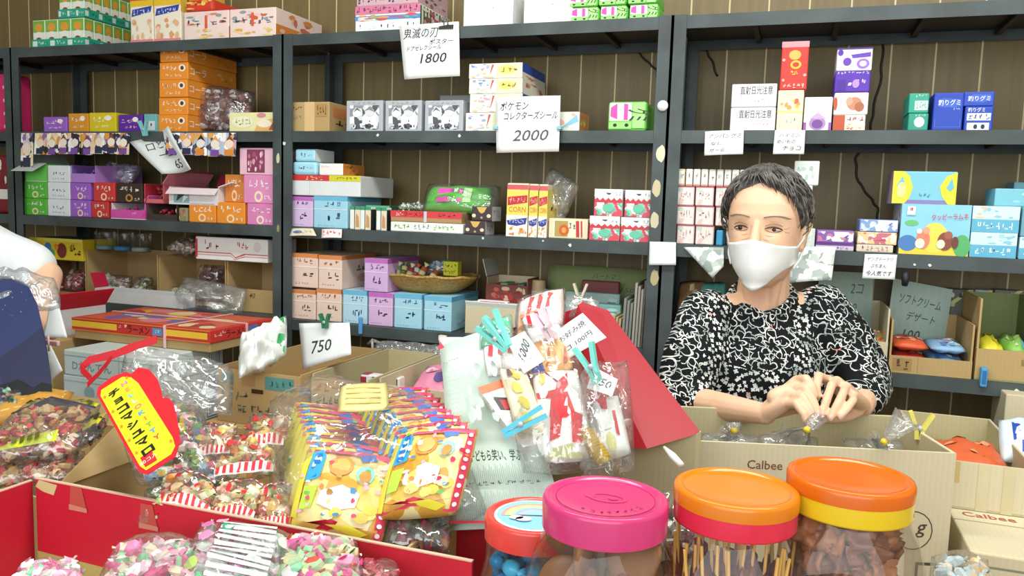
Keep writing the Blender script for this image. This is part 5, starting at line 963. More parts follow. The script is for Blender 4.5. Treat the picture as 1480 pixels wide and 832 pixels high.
# --- face: eyes, lids, brows
def onface(x, z, off): return hp(x, face_y(x, z)-off, z)
for s in (-1, 1):
    ex = .0305; c = hp(s*ex, face_y(s*ex, -.0045)+.0035, -.0045)
    b = MB(); b.ell(c, (.0120, .0054, .0029), '#bdb0a5', 16, 10, HM); eye = b.build('eye', wo)
    b = MB(); b.ell(c+HX*-.001+HY*-.0042+HZ*.0002, (.0052, .0022, .0034), M('#241a16', .15), 14, 8, HM); b.build('iris', eye)
    b = MB(); b.tube([onface(s*ex+.0150*(k/4-1), -.0035+.0040*(1-(k/4-1)**2)-s*.0006*(k/4-1), .0008) for k in range(9)], [.0006]+[.0014]*7+[.0005], '#4a372d', 6); b.build('eyelid', eye)
    b = MB(); b.tube([onface(s*ex+.0145*(k/4-1), .0025+.0050*(1-(k/4-1)**2), .0002) for k in range(9)], [.0004]+[.0009]*7+[.0004], '#b48a70', 6); b.build('eyelid', eye)
    b = MB(); b.tube([onface(s*ex+.0145*(k/4-1), -.0050-.0040*(1-(k/4-1)**2), .0004) for k in range(9)], [.0004]+[.0009]*7+[.0004], '#a87f68', 6); b.build('eyelid', eye)
    b = MB()
    for k in range(30):
        t = k/29; x = s*(.013+.038*t); z = .0185+.0055*math.sin(t*2.5)-.003*t
        b.tube([onface(x, z-.001, .0006), onface(x+s*.006, z+.0012*(1-2*t), .0008)], [.0011, .0004], '#8d7c70', 5)
    b.build('eyebrow', wo)
    b = MB()
    for k, (x0_, z0_, x1_, z1_) in enumerate(((.014, -.0135, .030, -.0165), (.046, -.002, .056, .003), (.046, -.006, .056, -.008), (.010, -.020, .026, -.0255))):
        b.tube([onface(s*(x0_+(x1_-x0_)*q/4), z0_+(z1_-z0_)*q/4-.0012*math.sin(q*.785), -.0001) for q in range(5)], [.0002, .0006, .0007, .0006, .0002], '#c79b7e', 5)
    b.build('fine_line', body)
# --- mask
b = MB(); nu, nv = 28, 16; vs = []
for j in range(nv+1):
    v = j/nv
    for i in range(nu+1):
        u = i/nu*2-1; a = abs(u)
        hwid = .0655-.0015*v if v < .4 else .0649-.030*((v-.4)/.6)**2.2
        zt = -.0235-.0165*a**1.1+.006*a**4; zb = -.120+.034*a**2.0
        z = zt+(zb-zt)*v; x = u*hwid
        w_ = hsec(max(z, -.100))[0]; xx = math.copysign(min(abs(x), w_*.995), x)
        y = face_y(xx, max(z, -.104))-.0035-.0235*(1-a)**1.15*(1-.55*v)
        vs.append(hp(x, y, z))
f1 = [(j*(nu+1)+i, j*(nu+1)+i+1, (j+1)*(nu+1)+i+1, (j+1)*(nu+1)+i) for j in range(nv) for i in range(nu)]
b.add(vs, f1, M('#f4f6f7', .7, .2), True); mk = b.build('face_mask', wo)
md = mk.modifiers.new('t', 'SOLIDIFY'); md.thickness = .0015
for s in (-1, 1):
    b = MB(); b.tube([hp(s*.0655, -.012, -.036), hp(s*.0735, .000, -.020), hp(s*.074, .006, .012), hp(s*.078, .022, .018)], .0022, M('#f0f2f4', .7), 6)
    b.tube([hp(s*.060, -.012, -.078), hp(s*.0695, .004, -.058), hp(s*.072, .016, -.034), hp(s*.078, .026, -.018)], .0022, M('#f0f2f4', .7), 6); b.build('ear_loop', mk)
# --- hair: short, swept aside, dark with grey
def m_hair():
    m, nt, out = nmat('hair'); L = nt.links.new
    bs = N(nt, 'BsdfPrincipled'); bs.inputs['Roughness'].default_value = .45
    tc = N(nt, 'TexCoord'); nz = N(nt, 'TexNoise', i_Scale=70.0, i_Detail=4.0); cr = N(nt, 'ValToRGB'); e = cr.color_ramp.elements
    e[0].position = .35; e[0].color = rgb('#2b2725'); e[1].position = .75; e[1].color = rgb('#77716c')
    L(tc.outputs['Object'], nz.inputs[0]); L(nz.outputs['Fac'], cr.inputs[0]); L(cr.outputs[0], bs.inputs['Base Color']); L(bs.outputs[0], out.inputs[0]); return m
HAIR = m_hair(); MC[('hair', .45, .4)] = HAIR
def hairline(az):   # az: 0 = straight ahead, + = viewer's right; lowest z of the hair at that azimuth
    a = abs(az)
    if a < .95: return .084-.052*(a/.95)**(1.35 if az > 0 else 1.7)-(.004*math.sin(a*3.3) if az > 0 else 0)
    if a < 1.30: return .032-.055*(a-.95)/.35
    if a < 1.75: return -.023+.040*(a-1.30)/.45
    return .017-.097*min(1, (a-1.75)/.5)
b = MB(); nu, nv = 64, 18; vs = []
cz = .028; RX, RY, RZ = .0765, .096, .083
def hs(az, el, off=0): return hp(math.sin(az)*math.cos(el)*(RX+off), .016-math.cos(az)*math.cos(el)*(RY+off), cz+math.sin(el)*(RZ+off))
for j in range(nv+1):
    for i in range(nu+1):
        az = -math.pi+2*math.pi*i/nu; zl = hairline(az); el0 = math.asin(max(-.98, min(.98, (zl-cz)/RZ)))
        t = j/nv; el = el0+(math.pi/2-el0)*t
        off = .006*math.sin(math.pi*min(1, t*1.2))-.006*(1-min(1, t*5))+noise.noise(V((math.sin(az)*2.5, el*2.5, math.cos(az)*2)))*.004
        vs.append(hs(az, el, off))
b.add(vs, [(j*(nu+1)+i, j*(nu+1)+i+1, (j+1)*(nu+1)+i+1, (j+1)*(nu+1)+i) for j in range(nv) for i in range(nu)], HAIR, True)
rnd = random.Random(8)
for k in range(620):
    az0 = rnd.uniform(-2.8, 2.8); zl = hairline(az0); el0 = math.asin(max(-.98, min(.98, (zl-cz)/RZ)))
    part = -.12; pts = []
    e1 = el0+(1.45-el0)*rnd.uniform(.0, .75)-rnd.uniform(0, .1); n = 7; sw = .5*(1 if az0 > part else -.35)*max(0, 1-abs(az0)/1.6)
    ln = rnd.uniform(.45, .8)
    for q in range(n):
        t = q/(n-1); el = e1+ln*(1-t); az = az0-sw*(1-t)*1.2+.06*math.sin(t*3+k)
        if el > 1.5: az += (el-1.5)*1.5
        pts.append(hs(az, min(el, 1.55), .006+.006*math.sin(t*2.6)+rnd.uniform(-.001, .0015)-(.006*t if t > .8 else 0)))
    b.tube(pts, [.0005, .0013, .0017, .0017, .0014, .0010, .0004], HAIR, 4)
hair = b.build('hair', wo); md = hair.modifiers.new('t', 'SOLIDIFY'); md.thickness = .002; hair.modifiers.remove(md)
# --- blouse
def m_blouse():
    m, nt, out = nmat('floral_cloth'); L = nt.links.new
    bs = N(nt, 'BsdfPrincipled'); bs.inputs['Roughness'].default_value = .8; bs.inputs['Specular IOR Level'].default_value = .15
    tc = N(nt, 'TexCoord'); sx = N(nt, 'SeparateXYZ'); L(tc.outputs['Object'], sx.inputs[0])
    def mth(op, a, c=None, d=None):
        n = N(nt, 'Math', operation=op)
        for i, q in enumerate((a, c, d)):
            if q is None: continue
            if isinstance(q, (int, float)): n.inputs[i].default_value = q
            else: L(q, n.inputs[i])
        return n.outputs[0]
    cx_ = N(nt, 'CombineXYZ'); L(mth('ADD', sx.outputs[0], mth('MULTIPLY', sx.outputs[1], .55)), cx_.inputs[0]); L(mth('ADD', sx.outputs[2], mth('MULTIPLY', sx.outputs[1], .35)), cx_.inputs[1])
    def flowers(scale, petals, rad, wid, off):
        mp = N(nt, 'Mapping'); mp.inputs['Scale'].default_value = (scale,)*3; mp.inputs['Location'].default_value = (off, off*.7, 0); L(cx_.outputs[0], mp.inputs[0])
        nz = N(nt, 'TexNoise', i_Scale=2.2, i_Detail=2.0); L(mp.outputs[0], nz.inputs['Vector'])
        ad = N(nt, 'MixRGB', blend_type='ADD', i_0=.22); L(mp.outputs[0], ad.inputs[1]); L(nz.outputs['Color'], ad.inputs[2])
        vo = N(nt, 'TexVoronoi', voronoi_dimensions='2D', i_Scale=1.0); L(ad.outputs[0], vo.inputs['Vector'])
        sb_ = N(nt, 'VectorMath', operation='SUBTRACT'); L(ad.outputs[0], sb_.inputs[0]); L(vo.outputs['Position'], sb_.inputs[1])
        s2 = N(nt, 'SeparateXYZ'); L(sb_.outputs[0], s2.inputs[0])
        ang = mth('ARCTAN2', s2.outputs[1], s2.outputs[0]); s3 = N(nt, 'SeparateXYZ'); L(vo.outputs['Color'], s3.inputs[0])
        ang = mth('ADD', ang, mth('MULTIPLY', s3.outputs[0], 6.0))
        pet = mth('ABSOLUTE', mth('COSINE', mth('MULTIPLY', ang, petals/2)))
        rr = mth('MULTIPLY', mth('ADD', mth('MULTIPLY', pet, .55), .5), mth('ADD', rad, mth('MULTIPLY', s3.outputs[1], rad*.35)))
        return vo.outputs['Distance'], rr
    d1, r1 = flowers(17.0, 5, .52, .04, .3)
    ln1 = mth('LESS_THAN', mth('ABSOLUTE', mth('SUBTRACT', d1, r1)), .028)
    ln2 = mth('LESS_THAN', mth('ABSOLUTE', mth('SUBTRACT', d1, mth('MULTIPLY', r1, .45))), .026)
    d2, r2 = flowers(30.0, 5, .52, .04, 5.3)
    ln3 = mth('LESS_THAN', mth('ABSOLUTE', mth('SUBTRACT', d2, r2)), .040)
    big = mth('MAXIMUM', mth('MAXIMUM', ln1, ln2), ln3)
    d3, r3 = flowers(95.0, 4, .33, .1, 2.1)
    dots = mth('LESS_THAN', d3, r3)
    # panels of little blossoms: the middle of the body; outlined flowers on yoke, shoulders and sleeves
    lx = mth('ADD', mth('MULTIPLY', mth('SUBTRACT', sx.outputs[0], NB.x), BX.x), mth('MULTIPLY', mth('SUBTRACT', sx.outputs[1], NB.y), BX.y))
    wz = N(nt, 'TexNoise', i_Scale=14.0); L(tc.outputs['Object'], wz.inputs['Vector'])
    ax = mth('ADD', mth('ABSOLUTE', mth('ADD', lx, -.005)), mth('MULTIPLY', mth('SUBTRACT', wz.outputs['Fac'], .5), .03))
    band = mth('MULTIPLY', mth('GREATER_THAN', ax, .065), mth('LESS_THAN', ax, .098))
    low = mth('MULTIPLY', mth('LESS_THAN', sx.outputs[2], mth('ADD', NB.z-.135, mth('MULTIPLY', wz.outputs['Fac'], .03))), mth('LESS_THAN', ax, .12))
    sel = mth('MAXIMUM', band, low)
    mk_ = mth('ADD', mth('MULTIPLY', sel, dots), mth('MULTIPLY', mth('SUBTRACT', 1.0, sel), big))
    n4 = N(nt, 'TexNoise', i_Scale=30.0); L(tc.outputs['Object'], n4.inputs['Vector'])
    ink = N(nt, 'ValToRGB'); e = ink.color_ramp.elements; e[0].position = .35; e[0].color = rgb('#9aa39f'); e[1].position = .6; e[1].color = rgb('#eef0ec')
    p3 = ink.color_ramp.elements.new(.72); p3.color = rgb('#d99a8f'); ink.color_ramp.elements.new(.66).color = rgb('#eef0ec')
    L(n4.outputs['Fac'], ink.inputs[0])
    mx = N(nt, 'MixRGB'); mx.inputs[1].default_value = rgb('#16181b'); L(mk_, mx.inputs[0]); L(ink.outputs[0], mx.inputs[2])
    L(mx.outputs[0], bs.inputs['Base Color']); L(bs.outputs[0], out.inputs[0]); return m
b = MB()
capsule(b, SL+V((0, 0, -.012)), NB+V((0, .025, -.032)), .054, .058); capsule(b, SR+V((0, 0, -.012)), NB+V((0, .025, -.032)), .054, .058)
b.ell(CH, (.142, .100, .158), 'skin', 28, 16); b.ell((CH+PV)/2, (.140, .098, .22), 'skin', 28, 16); b.ell(PV+V((0, 0, .02)), (.158, .112, .13), 'skin', 28, 16)
ring = []
for k in range(29):
    a = 2*math.pi*k/28; ring.append(NB+BX*(.060*math.cos(a))+dv*(.062*math.sin(a)+.012)+V((0, 0, .012+.030*math.sin(a)+.012*abs(math.cos(a)))))
b.tube(ring, .0085, 'skin', 10, False)
b.ell(EL+V((.0, .0, -.035)), (.052, .05, .05), 'skin', 20, 12)
for (S_a, E_a, W_a, cut) in ((SL, EL, WL, .16), (SR, ER, WR, .62)):
    m1_ = S_a.lerp(E_a, .5)+(S_a-CH).normalized()*.008
    capsule(b, S_a, m1_, .060, .060); capsule(b, m1_, E_a, .060, .052)
    capsule(b, E_a, E_a.lerp(W_a, cut), .050, .043 if cut < .3 else .036)
def wrinkle(co, n):
    k = noise.noise(co*14)*.005+noise.noise(V((co.x*38, co.y*38, co.z*16)))*.0032
    return co+n*k
bl = fuse(b, 'blouse', wo, .006, 6, .5, m_blouse(), wrinkle)
md = bl.modifiers.new('t', 'SOLIDIFY'); md.thickness = .002
# trousers
b = MB(); b.ell(PV+V((0, 0, -.03)), (.150, .105, .13), 'skin', 24, 14)
for s in (-1, 1):
    hip = PV+BX*(s*.07)+V((0, 0, -.06)); kn = V((hip.x, hip.y-.01, .40)); an = V((hip.x, hip.y+.01, .09))
    capsule(b, hip, kn, .085, .062); capsule(b, kn, an, .060, .048)
fuse(b, 'trousers', wo, .01, 4, .5, M('#2f3238', .8))
# ================================================================== COUNTER AND GOODS IN FRONT
TZ = .74
def table(label, x0, x1, y0, y1):
    e = empty('table', ((x0+x1)/2, (y0+y1)/2, 0), label, 'table')
    b = MB(); b.box(x0, x1, y0, y1, TZ-.03, TZ, 'tablewood', .004); b.build('table_top', e)
    for x in (x0+.05, x1-.05):
        for y in (y0+.05, y1-.05):
            b = MB(); b.box(x-.022, x+.022, y-.022, y+.022, 0, TZ-.0302, 'tablewood'); b.build('leg', e)
table('long wooden counter carrying the candy boxes and jars', -1.70, .9, -1.62, -.492)
table('wooden side table behind the counter with brown cartons', -2.3, -.55, -.490, -.02)
table('wooden side table beside the woman with pale cartons', .255, .9, -.490, -.05)
def qd(pts): return [onD(*p) for p in pts]
def qsheet(name, label, cat, pts, mat, pr=None, g=None, thick=.0012, curl=0.0): return sheet(name, label, cat, qd(pts), mat, pr, g, thick, curl)
def frame(pts):
    a, b_, c, d = qd(pts); ux = ((b_-a)+(c-d))/2; uy = ((d-a)+(c-b_))/2; return (a+b_+c+d)/4, ux, uy, ux.length, uy.length
def on_surf(b, S_, u0, v0, u1, v1, col, off=.0012, n=4):
    """a printed patch that follows the curve of a pack"""
    vs = [S_(u0+(u1-u0)*i/n, v0+(v1-v0)*j/n, off) for j in range(n+1) for i in range(n+1)]
    b.add(vs, [(j*(n+1)+i, j*(n+1)+i+1, (j+1)*(n+1)+i+1, (j+1)*(n+1)+i) for j in range(n) for i in range(n)], col, True)
def on_poly(b, S_, pts, col, off=.0014):
    cu = sum(p[0] for p in pts)/len(pts); cv = sum(p[1] for p in pts)/len(pts)
    vs = [S_(cu, cv, off)]+[S_(u, v, off) for u, v in pts]; n = len(pts)
    b.add(vs, [(0, 1+i, 1+(i+1) % n) for i in range(n)], col, True)
def on_text(b, S_, st, u, v, h, col, asp=1.0, off=.0018, rot=0.0, wide=1.0):
    vs, fs, w, hh = text_geo(st); k = h/hh; ca, sa = math.cos(rot), math.sin(rot)
    b.add([S_(u+(x*wide*ca-y*sa)*k*asp, v+(x*wide*sa+y*ca)*k, off) for x, y in vs], fs, col)
def blob(cu, cv, ru, rv, n=10, rnd=None): return [(cu+ru*math.cos(a*6.283/n)*(rnd.uniform(.7, 1.1) if rnd else 1), cv+rv*math.sin(a*6.283/n)*(rnd.uniform(.7, 1.1) if rnd else 1)) for a in range(n)]
# ---------------------------------------------------------------- lowest visible level of the left unit
z = LV['D']
def lcarton(label, px0, px1, yt, yf, sb=.07, pr=None, mat='card'):
    x0, x1 = Xat(px0, sb, z)+.001, Xat(px1, sb, z)-.001; xm = (x0+x1)/2; hs_, hf_ = Zat(yt, xm, sb)-z, Zat(yf, xm, sb)-z
    openbox('cardboard_box', label, 'cardboard box', x0, x1, sb, .25, z+.0005, z+hs_, mat, None, .004, None, None, pr, hf_); return x0, x1, z+hs_
q0 = lcarton('shadowy kraft carton under the yellow picture box', 41, 124, 375, 425)
q1_ = lcarton('kraft carton with clear packs inside, under the clear tubs', 125, 228, 365, 440)
q2_ = lcarton('kraft carton with crumpled film inside, under the clear tray', 229, 326, 374, 452)
q3_ = lcarton('kraft carton marked 40 in pen beside the post', 327, 396, 378, 418, pr=[H(.55, .72, .22, '40', '#4a3d2c', .4, 0, 1)])
def fbag(label, px, py, w, h, t, cols, seed, zz=None, n=36, r=.009, film='film', y=.14):
    p = onY(px, py, y); return clearbag(label, 'bag of sweets', (p.x, y, zz if zz else p.z), (1, .1, 0), (0, .35, 1), w, h, t, cols, n, r, seed, film=film)
fbag('shiny red candy bag in the shadowy carton, nearest the post', 80, 408, .09, .07, .05, ['#c9283f', '#e0475a', '#9a1c30', '#e8c9c9'], 61)
fbag('shiny crimson candy bag in the shadowy carton, next to the clear packs', 110, 405, .08, .08, .05, ['#b5243a', '#d8404f', '#f0d0cf'], 62)
fbag('clear pack with green and pink sweets in the kraft carton', 166, 412, .13, .075, .05, ['#cfe0cf', '#e9b9c4', '#8fb58f', '#f2f0e8', '#c98a9a'], 63)
fbag('clear pack of olive and dark sweets in the kraft carton', 206, 415, .07, .075, .05, ['#a9a870', '#6a6a58', '#d9d6b8'], 64)
fbag('maroon sweets in film inside the carton beside the 40 mark', 305, 398, .10, .075, .06, ['#6e3a44', '#8a4a55', '#a8707a', '#4f2a33'], 65, y=.15)
fbag('yellow green sweets in film inside the middle carton', 250, 428, .09, .07, .05, ['#cfd060', '#e6e2a8', '#a9b050', '#d9d8d0'], 66, y=.12)
e = empty('plastic_bag', onY(300, 440, .035), 'crumpled clear film bulging out of the middle carton', 'plastic bag'); b = MB(); p = onY(303, 436, .035); pillow(b, p, (1, 0, -.1), (.1, .3, 1), .26, .13, .06, 'filmsoft', 18, .7, 71); b.build('film', e)
# yellow picture box, tubs, tray, white red box on the cartons' rims
zt0 = q0[2]+.0005; xa, xb_ = Xat(42, .06, zt0), Xat(119, .06, zt0)
o = boxmesh('picture_box', xa, xb_, .062, .2, zt0, zt0+.074, '#e0c42c', {'F': [('R', 0, .86, 1, 1, '#e9d65a'), ('S', .04, .15, .3, .6, '#3a2f1c', 4), ('E', .36, .5, .07, .3, '#3f7fc0'), ('E', .44, .3, .05, .2, '#4fa05a'), ('E', .62, .45, .09, .35, '#7a2f24'), ('E', .52, .6, .04, .15, '#e9822a'), ('S', .76, .2, .97, .8, '#5a2f1c', 3)], 'T': [('R', .05, .1, .95, .9, '#5a6a5a')]}); tag(o, 'yellow picture box with colourful blobs on the left carton', 'picture box')
zt1 = q1_[2]+.0006
for i, (a, c) in enumerate(((128, 153), (154, 179), (180, 205))):
    xa, xb_ = Xat(a, .085, zt1), Xat(c, .085, zt1); cxx = (xa+xb_)/2; rr = min((xb_-xa)/2*.97, .034); ee = empty('clear_tub', (cxx, .085+rr, zt1), ['clear plastic tub next to the yellow picture box', 'clear plastic tub with a blue inside, middle of three', 'clear plastic tub of the three nearest the clear tray'][i], 'tub')
    b = MB(); b.lathe([(.001, .001), (rr*.92, .001), (rr, .004), (rr, .055), (rr*1.02, .06)], 'filmjar', 24, c=(cxx, .085+rr, zt1)); b.build('tub', ee)
    b = MB(); b.lathe([(.001, .004), (rr*.86, .004), (rr*.86, .016), (.001, .018)], ['#7f9aa0', '#3f87b8', '#9aa6a4'][i], 20, c=(cxx, .085+rr, zt1)); b.build('contents', ee)
    b = MB(); b.lathe([(rr*1.03, .056), (rr*1.05, .06), (rr*1.03, .066), (.001, .067)], 'filmjar', 24, c=(cxx, .085+rr, zt1)); b.build('lid', ee)
zt2 = q2_[2]+.0006; xa, xb_ = Xat(234, .075, zt2), Xat(274, .075, zt2)
clearbag('clear tray of pale and brown sweets beside the white red box', 'sweets tray', ((xa+xb_)/2, .15, zt2+.035), (1, 0, 0), (0, 1, .1), xb_-xa+.012, .13, .062, ['#d9cfc6', '#a8806a', '#efe9e2', '#8a5a4a'], 50, .010, 67, name='sweets_tray')
zt3 = max(q2_[2], q3_[2])+.0006; xa, xb_ = Xat(283, .05, zt3), Xat(387, .05, zt3)
o = boxmesh('sweets_box', xa, xb_, .05, .2, zt3, zt3+.072, '#f1efec', {'F': [('P', [(0, .3), (.5, .3), (.56, .12), (.7, .3), (1, .3), (1, .34), (.68, .34), (.56, .17), (.5, .34), (0, .34)], '#c9504f'), ('P', [(0, .2), (.5, .2), (.55, .05), (.7, .2), (1, .2), (1, .23), (.68, .23), (.55, .09), (.5, .23), (0, .23)], '#d98a86'), ('S', .12, .45, .32, .9, '#c8333a', 3), ('S', .58, .5, .74, .85, '#c8333a', 3), ('E', .86, .66, .05, .22, '#e3d9d4'), ('R', 0, .1, .03, .9, '#d23a40')], 'T': [('R', .02, .05, .98, .95, '#7f9a90')], 'L': [('R', 0, 0, 1, 1, '#d23a40')]}); tag(o, 'long white box with red lettering and wavy red lines', 'sweets box')
# ---------------------------------------------------------------- white cartons and the red yellow ramen carton
wx0, wx1, wy0, wy1 = -1.742, -1.452, -.488, -.236
cf = {'F': [('R', 0, .76, 1, .8, '#8fb8bc'), ('T', .32, .42, .36, 'Dかんてん', '#7f9ea6', .5), ('R', .62, .1, .63, .95, '#a9c6c8'), ('T', .8, .3, .22, '菓子', '#6f8f9c', .2), ('R', .04, .02, .96, .04, '#b9cfd0')],
      'R': [('T', .3, .5, .46, 'かんてん', '#8fa8ac', .52, .02), ('T', .66, .5, .26, '菓子', '#41506a', .2), ('B', .78, .12, .99, .88, '#3f5a86')]}
h_ = .0655
for k in range(4):
    o = boxmesh('carton', wx0+.004*(k % 2), wx1+.003*(k % 2), wy0, wy1, TZ+.0006+h_*k, TZ+h_*(k+1), '#d3e1df', cf if k == 3 else {'F': [('R', 0, .76, 1, .8, '#a9c6c8'), ('E', .3, .4, .06, .25, '#9fb8be'), ('S', .24, .25, .5, .6, '#9fb8be', 2)], 'R': [('B', .74, .1, .97, .86, '#3f5a86'), ('S', .1, .3, .6, .7, '#b3c6c8', 3)]}, .003, seed=k)
    tag(o, ['white carton with a bar code, lowest of the stack of four', 'white carton with a bar code, second from the bottom', 'white carton with a bar code, third from the bottom', 'white carton of agar sweets topping the stack of four'][k], 'carton')
rz = TZ+h_*4+.001; rx0, rx1, ry0, ry1 = -1.85, -1.385, -.362, -.10
e = empty('ramen_carton', ((rx0+rx1)/2, (ry0+ry1)/2, rz), 'flat red and yellow ramen snack carton tied with pink straps', 'carton')
b = MB(); b.box(rx0+.004, rx1-.004, ry0+.004, ry1-.004, rz, rz+.024, 'card', .002); b.build('bottom_tray', e)
b = MB(); zt = rz+.0242; zh = rz+.058; b.box(rx0, rx1, ry0, ry1, zt, zh, '#d23a33', .002)
F_ = [('R', 0, .12, 1, .9, '#cf3430'), ('R', .0, .28, .34, .78, '#f2c23a'), ('R', .68, .28, .98, .78, '#f2c23a'), ('S', .35, .5, .43, .85, '#f6e4dc', 2), ('T', .5, .5, .6, 'ラーメン', '#4a1216', .16), ('R', .6, .2, .67, .8, '#5a8fc4'), ('S', .61, .3, .66, .7, '#e6eef6', 2), ('R', 0, .9, 1, 1, '#e27a33'), ('R', 0, 0, 1, .1, '#e27a33')]
b.prints((rx0, ry0, zt), (1, 0, 0), (0, 0, 1), rx1-rx0, zh-zt, (0, -1, 0), F_); b.prints((rx1, ry0, zt), (0, 1, 0), (0, 0, 1), ry1-ry0, zh-zt, (1, 0, 0), [('S', .05, .4, .22, .85, '#f6e4dc', 3), ('T', .38, .5, .6, 'ラーメン', '#4a1216', .3), ('R', .58, .2, .72, .8, '#5a7fc4'), ('S', .78, .3, .98, .8, '#6a161a', 3)])
b.prints((rx0, ry0, zh), (1, 0, 0), (0, 1, 0), rx1-rx0, ry1-ry0, (0, 0, 1), [('R', .03, .05, .97, .95, '#d9694a'), ('X', .03, .05, .97, .95, ['#e9b04a', '#c93a4a', '#7f6fae', '#f0d9a8', '#b9403a', '#e98a9a'], 26)])
b.build('lid', e)
for (xx, yy) in ((None, -.22), (-1.53, None), ):
    b = MB(); t = .0012; w = .004
    if xx is None: b.box(rx0-t, rx1+t, yy-w, yy+w, zh+.0006, zh+.0006+t, '#f2c4c4'); b.box(rx0-2*t, rx0-t*.3, yy-w, yy+w, rz+.001, zh+t, '#f2c4c4'); b.box(rx1+t*.3, rx1+2*t, yy-w, yy+w, rz+.001, zh+t, '#f2c4c4')
    else: b.box(xx-w, xx+w, ry0-t, ry1+t, zh+.0019, zh+.0019+t, '#f2c4c4'); b.box(xx-w, xx+w, ry0-2*t, ry0-t*.3, rz+.001, zh+.002+t, '#f2c4c4'); b.box(xx-w, xx+w, ry1+t*.3, ry1+2*t, rz+.001, zh+.002+t, '#f2c4c4')
    b.build('strap', e)
# cartons left of them
kx0, kx1 = -2.06, -1.86
b = MB(); b.box(kx0, kx1, -.42, -.14, TZ+.0006, 1.0, 'card', .004); b.prints((kx0, -.42, TZ), (1, 0, 0), (0, 0, 1), kx1-kx0, .26, (0, -1, 0), [('R', .45, 0, .6, 1, '#c8ad7c')]); tag(b.build('carton', None, ((kx0+kx1)/2, -.28, TZ)), 'closed kraft carton beside the ramen carton', 'carton')
openbox('open_candy_carton', 'open white candy carton with a red side flap by the customer', 'open carton', -2.05, -1.90, -.40, -.2, 1.0008, 1.075, '#e0e3e6', '#d6dade', .003, [('R', .06, .95, '#cf2b40')], None, None, .06)
xa, xb_ = Xat(135, .0, 1.06), Xat(262, .0, 1.06)
openbox('open_candy_carton', 'shallow white tray with a crimson end behind the ramen carton', 'open carton', xa, xb_, .006, .062, LV['D']+.0006, LV['D']+.045, '#e4e2e4', '#dadcde', .002, [('L', .05, 1.2, '#cf2b46')], None, None, .04)
# green white plastic bag between ramen carton and brown boxes
e = empty('plastic_bag', onD(388, 500, 1.86), 'white and green shop bag between the ramen carton and brown boxes', 'plastic bag')
b = MB(); c, ux, uy, w, h = frame([(338, 548, 1.80), (420, 515, 1.84), (410, 455, 1.92), (352, 482, 1.86)])
S_ = pillow(b, c, ux, uy, w, h, .06, '#eef2ee', 16, 1.1, 77)
on_poly(b, S_, [(.45, -1), (.98, -.9), (.9, .95), (.45, 1), (.7, .1)], '#2f9a57'); on_poly(b, S_, [(-.95, -.2), (-.3, .3), (-.35, .55), (-.95, .1)], '#3aa662')
for u_, v_ in ((-.7, .05), (.8, .3), (.75, -.5)): on_poly(b, S_, blob(u_, v_, .07, .09), '#f4f7f2', .002)
b.build('bag', e)
# ---------------------------------------------------------------- brown boxes in front of the centre unit
b = MB(); b.box(-1.30, -.66, -.485, -.06, TZ+.0006, .867, 'card', .004); tag(b.build('carton', None, (-1, -.27, TZ)), 'wide flat kraft carton raising the brown boxes, in shadow', 'carton')
def topbox(label, x0, x1, y0, y1, z0, z1, mat, pr, fh=None, flap=None, inner=None):
    return openbox('cardboard_box', label, 'cardboard box', x0, x1, y0, y1, z0, z1, mat, inner, .004, flap, None, pr, fh)
topbox('brown cardboard box with teal label behind the snack bag', -1.275, -1.043, -.468, -.085, .868, 1.0, 'card', [('R', .30, .72, .46, 1, '#b08c5c'), ('R', .58, .7, .92, .94, '#5f9a96'), ('S', .62, .74, .9, .9, '#3f7a78', 4), ('R', .05, .74, .2, .94, '#6a9a90'), ('S', .02, .42, .4, .6, '#6f7a58', 4), ('R', .42, .6, .56, .68, '#4a2a1c'), ('S', .2, .2, .75, .38, '#5a6a5a', 6)], .128)
topbox('greyer cardboard box with a bar code packet inside', -1.033, -.882, -.440, -.07, .868, 1.0, 'cardgrey', [('S', .06, .74, .5, .92, '#b06a5a', 3), ('S', .08, .48, .6, .68, '#4a4a40', 5), ('R', .62, .5, .8, 1, '#b8975f')], .124)
topbox('cardboard box holding a pink pack beside the newspaper', -.874, -.70, -.410, -.07, .868, 1.0, 'cardpale', [('R', .4, .4, .75, 1, '#b8975f')], .118)
p = onY(530, 535, -.38); o = boxmesh('candy_packet', p.x-.045, p.x+.06, -.33, -.30, .873, .985, '#e9e6e2', {'F': [('R', 0, .6, .15, .95, '#a03040'), ('B', .3, .55, .95, .97, '#3a3a40')], 'T': [('R', 0, 0, .2, 1, '#a03040')]}, .003); tag(o, 'white packet with a bar code inside the greyer box', 'candy packet')
b = MB(); S_ = pillow(b, (-.785, -.25, .962), (1, .1, 0), (0, .9, .45), .14, .14, .05, '#e58fae', 12, .3, 81); on_poly(b, S_, blob(.1, -.1, .35, .25), '#6a5a9a'); on_poly(b, S_, blob(-.4, .3, .3, .2), '#f2d0dc'); on_poly(b, S_, blob(.5, -.5, .25, .18), '#c8385a'); tag(b.build('candy_pack', None, (-.785, -.25, .93)), 'pink pack lying in the box beside the newspaper', 'candy pack')
b = MB(); b.box(-.868, -.706, -.39, -.08, .873, .93, 'cardgrey'); tag(b.build('cardboard_pad', None, (-.79, -.2, .873)), 'cardboard pad under the pink pack', 'pad')
sheet('price_sheet', 'white paper marked 750 held by a green peg in the brown box', 'price sheet', [onY(438, 533, -.36), onY(508, 512, -.36), onY(505, 466, -.33), onY(432, 467, -.33)], '#e9ecee', [H(.42, .42, .3, '750', '#3a3b42', .42, 0, 1)], curl=.002)
peg('clothespin', 'dark green clothespin on top of the 750 paper', onY(470, 474, -.345), (-.05, 0, 1), '#2f7a55', L=.035)
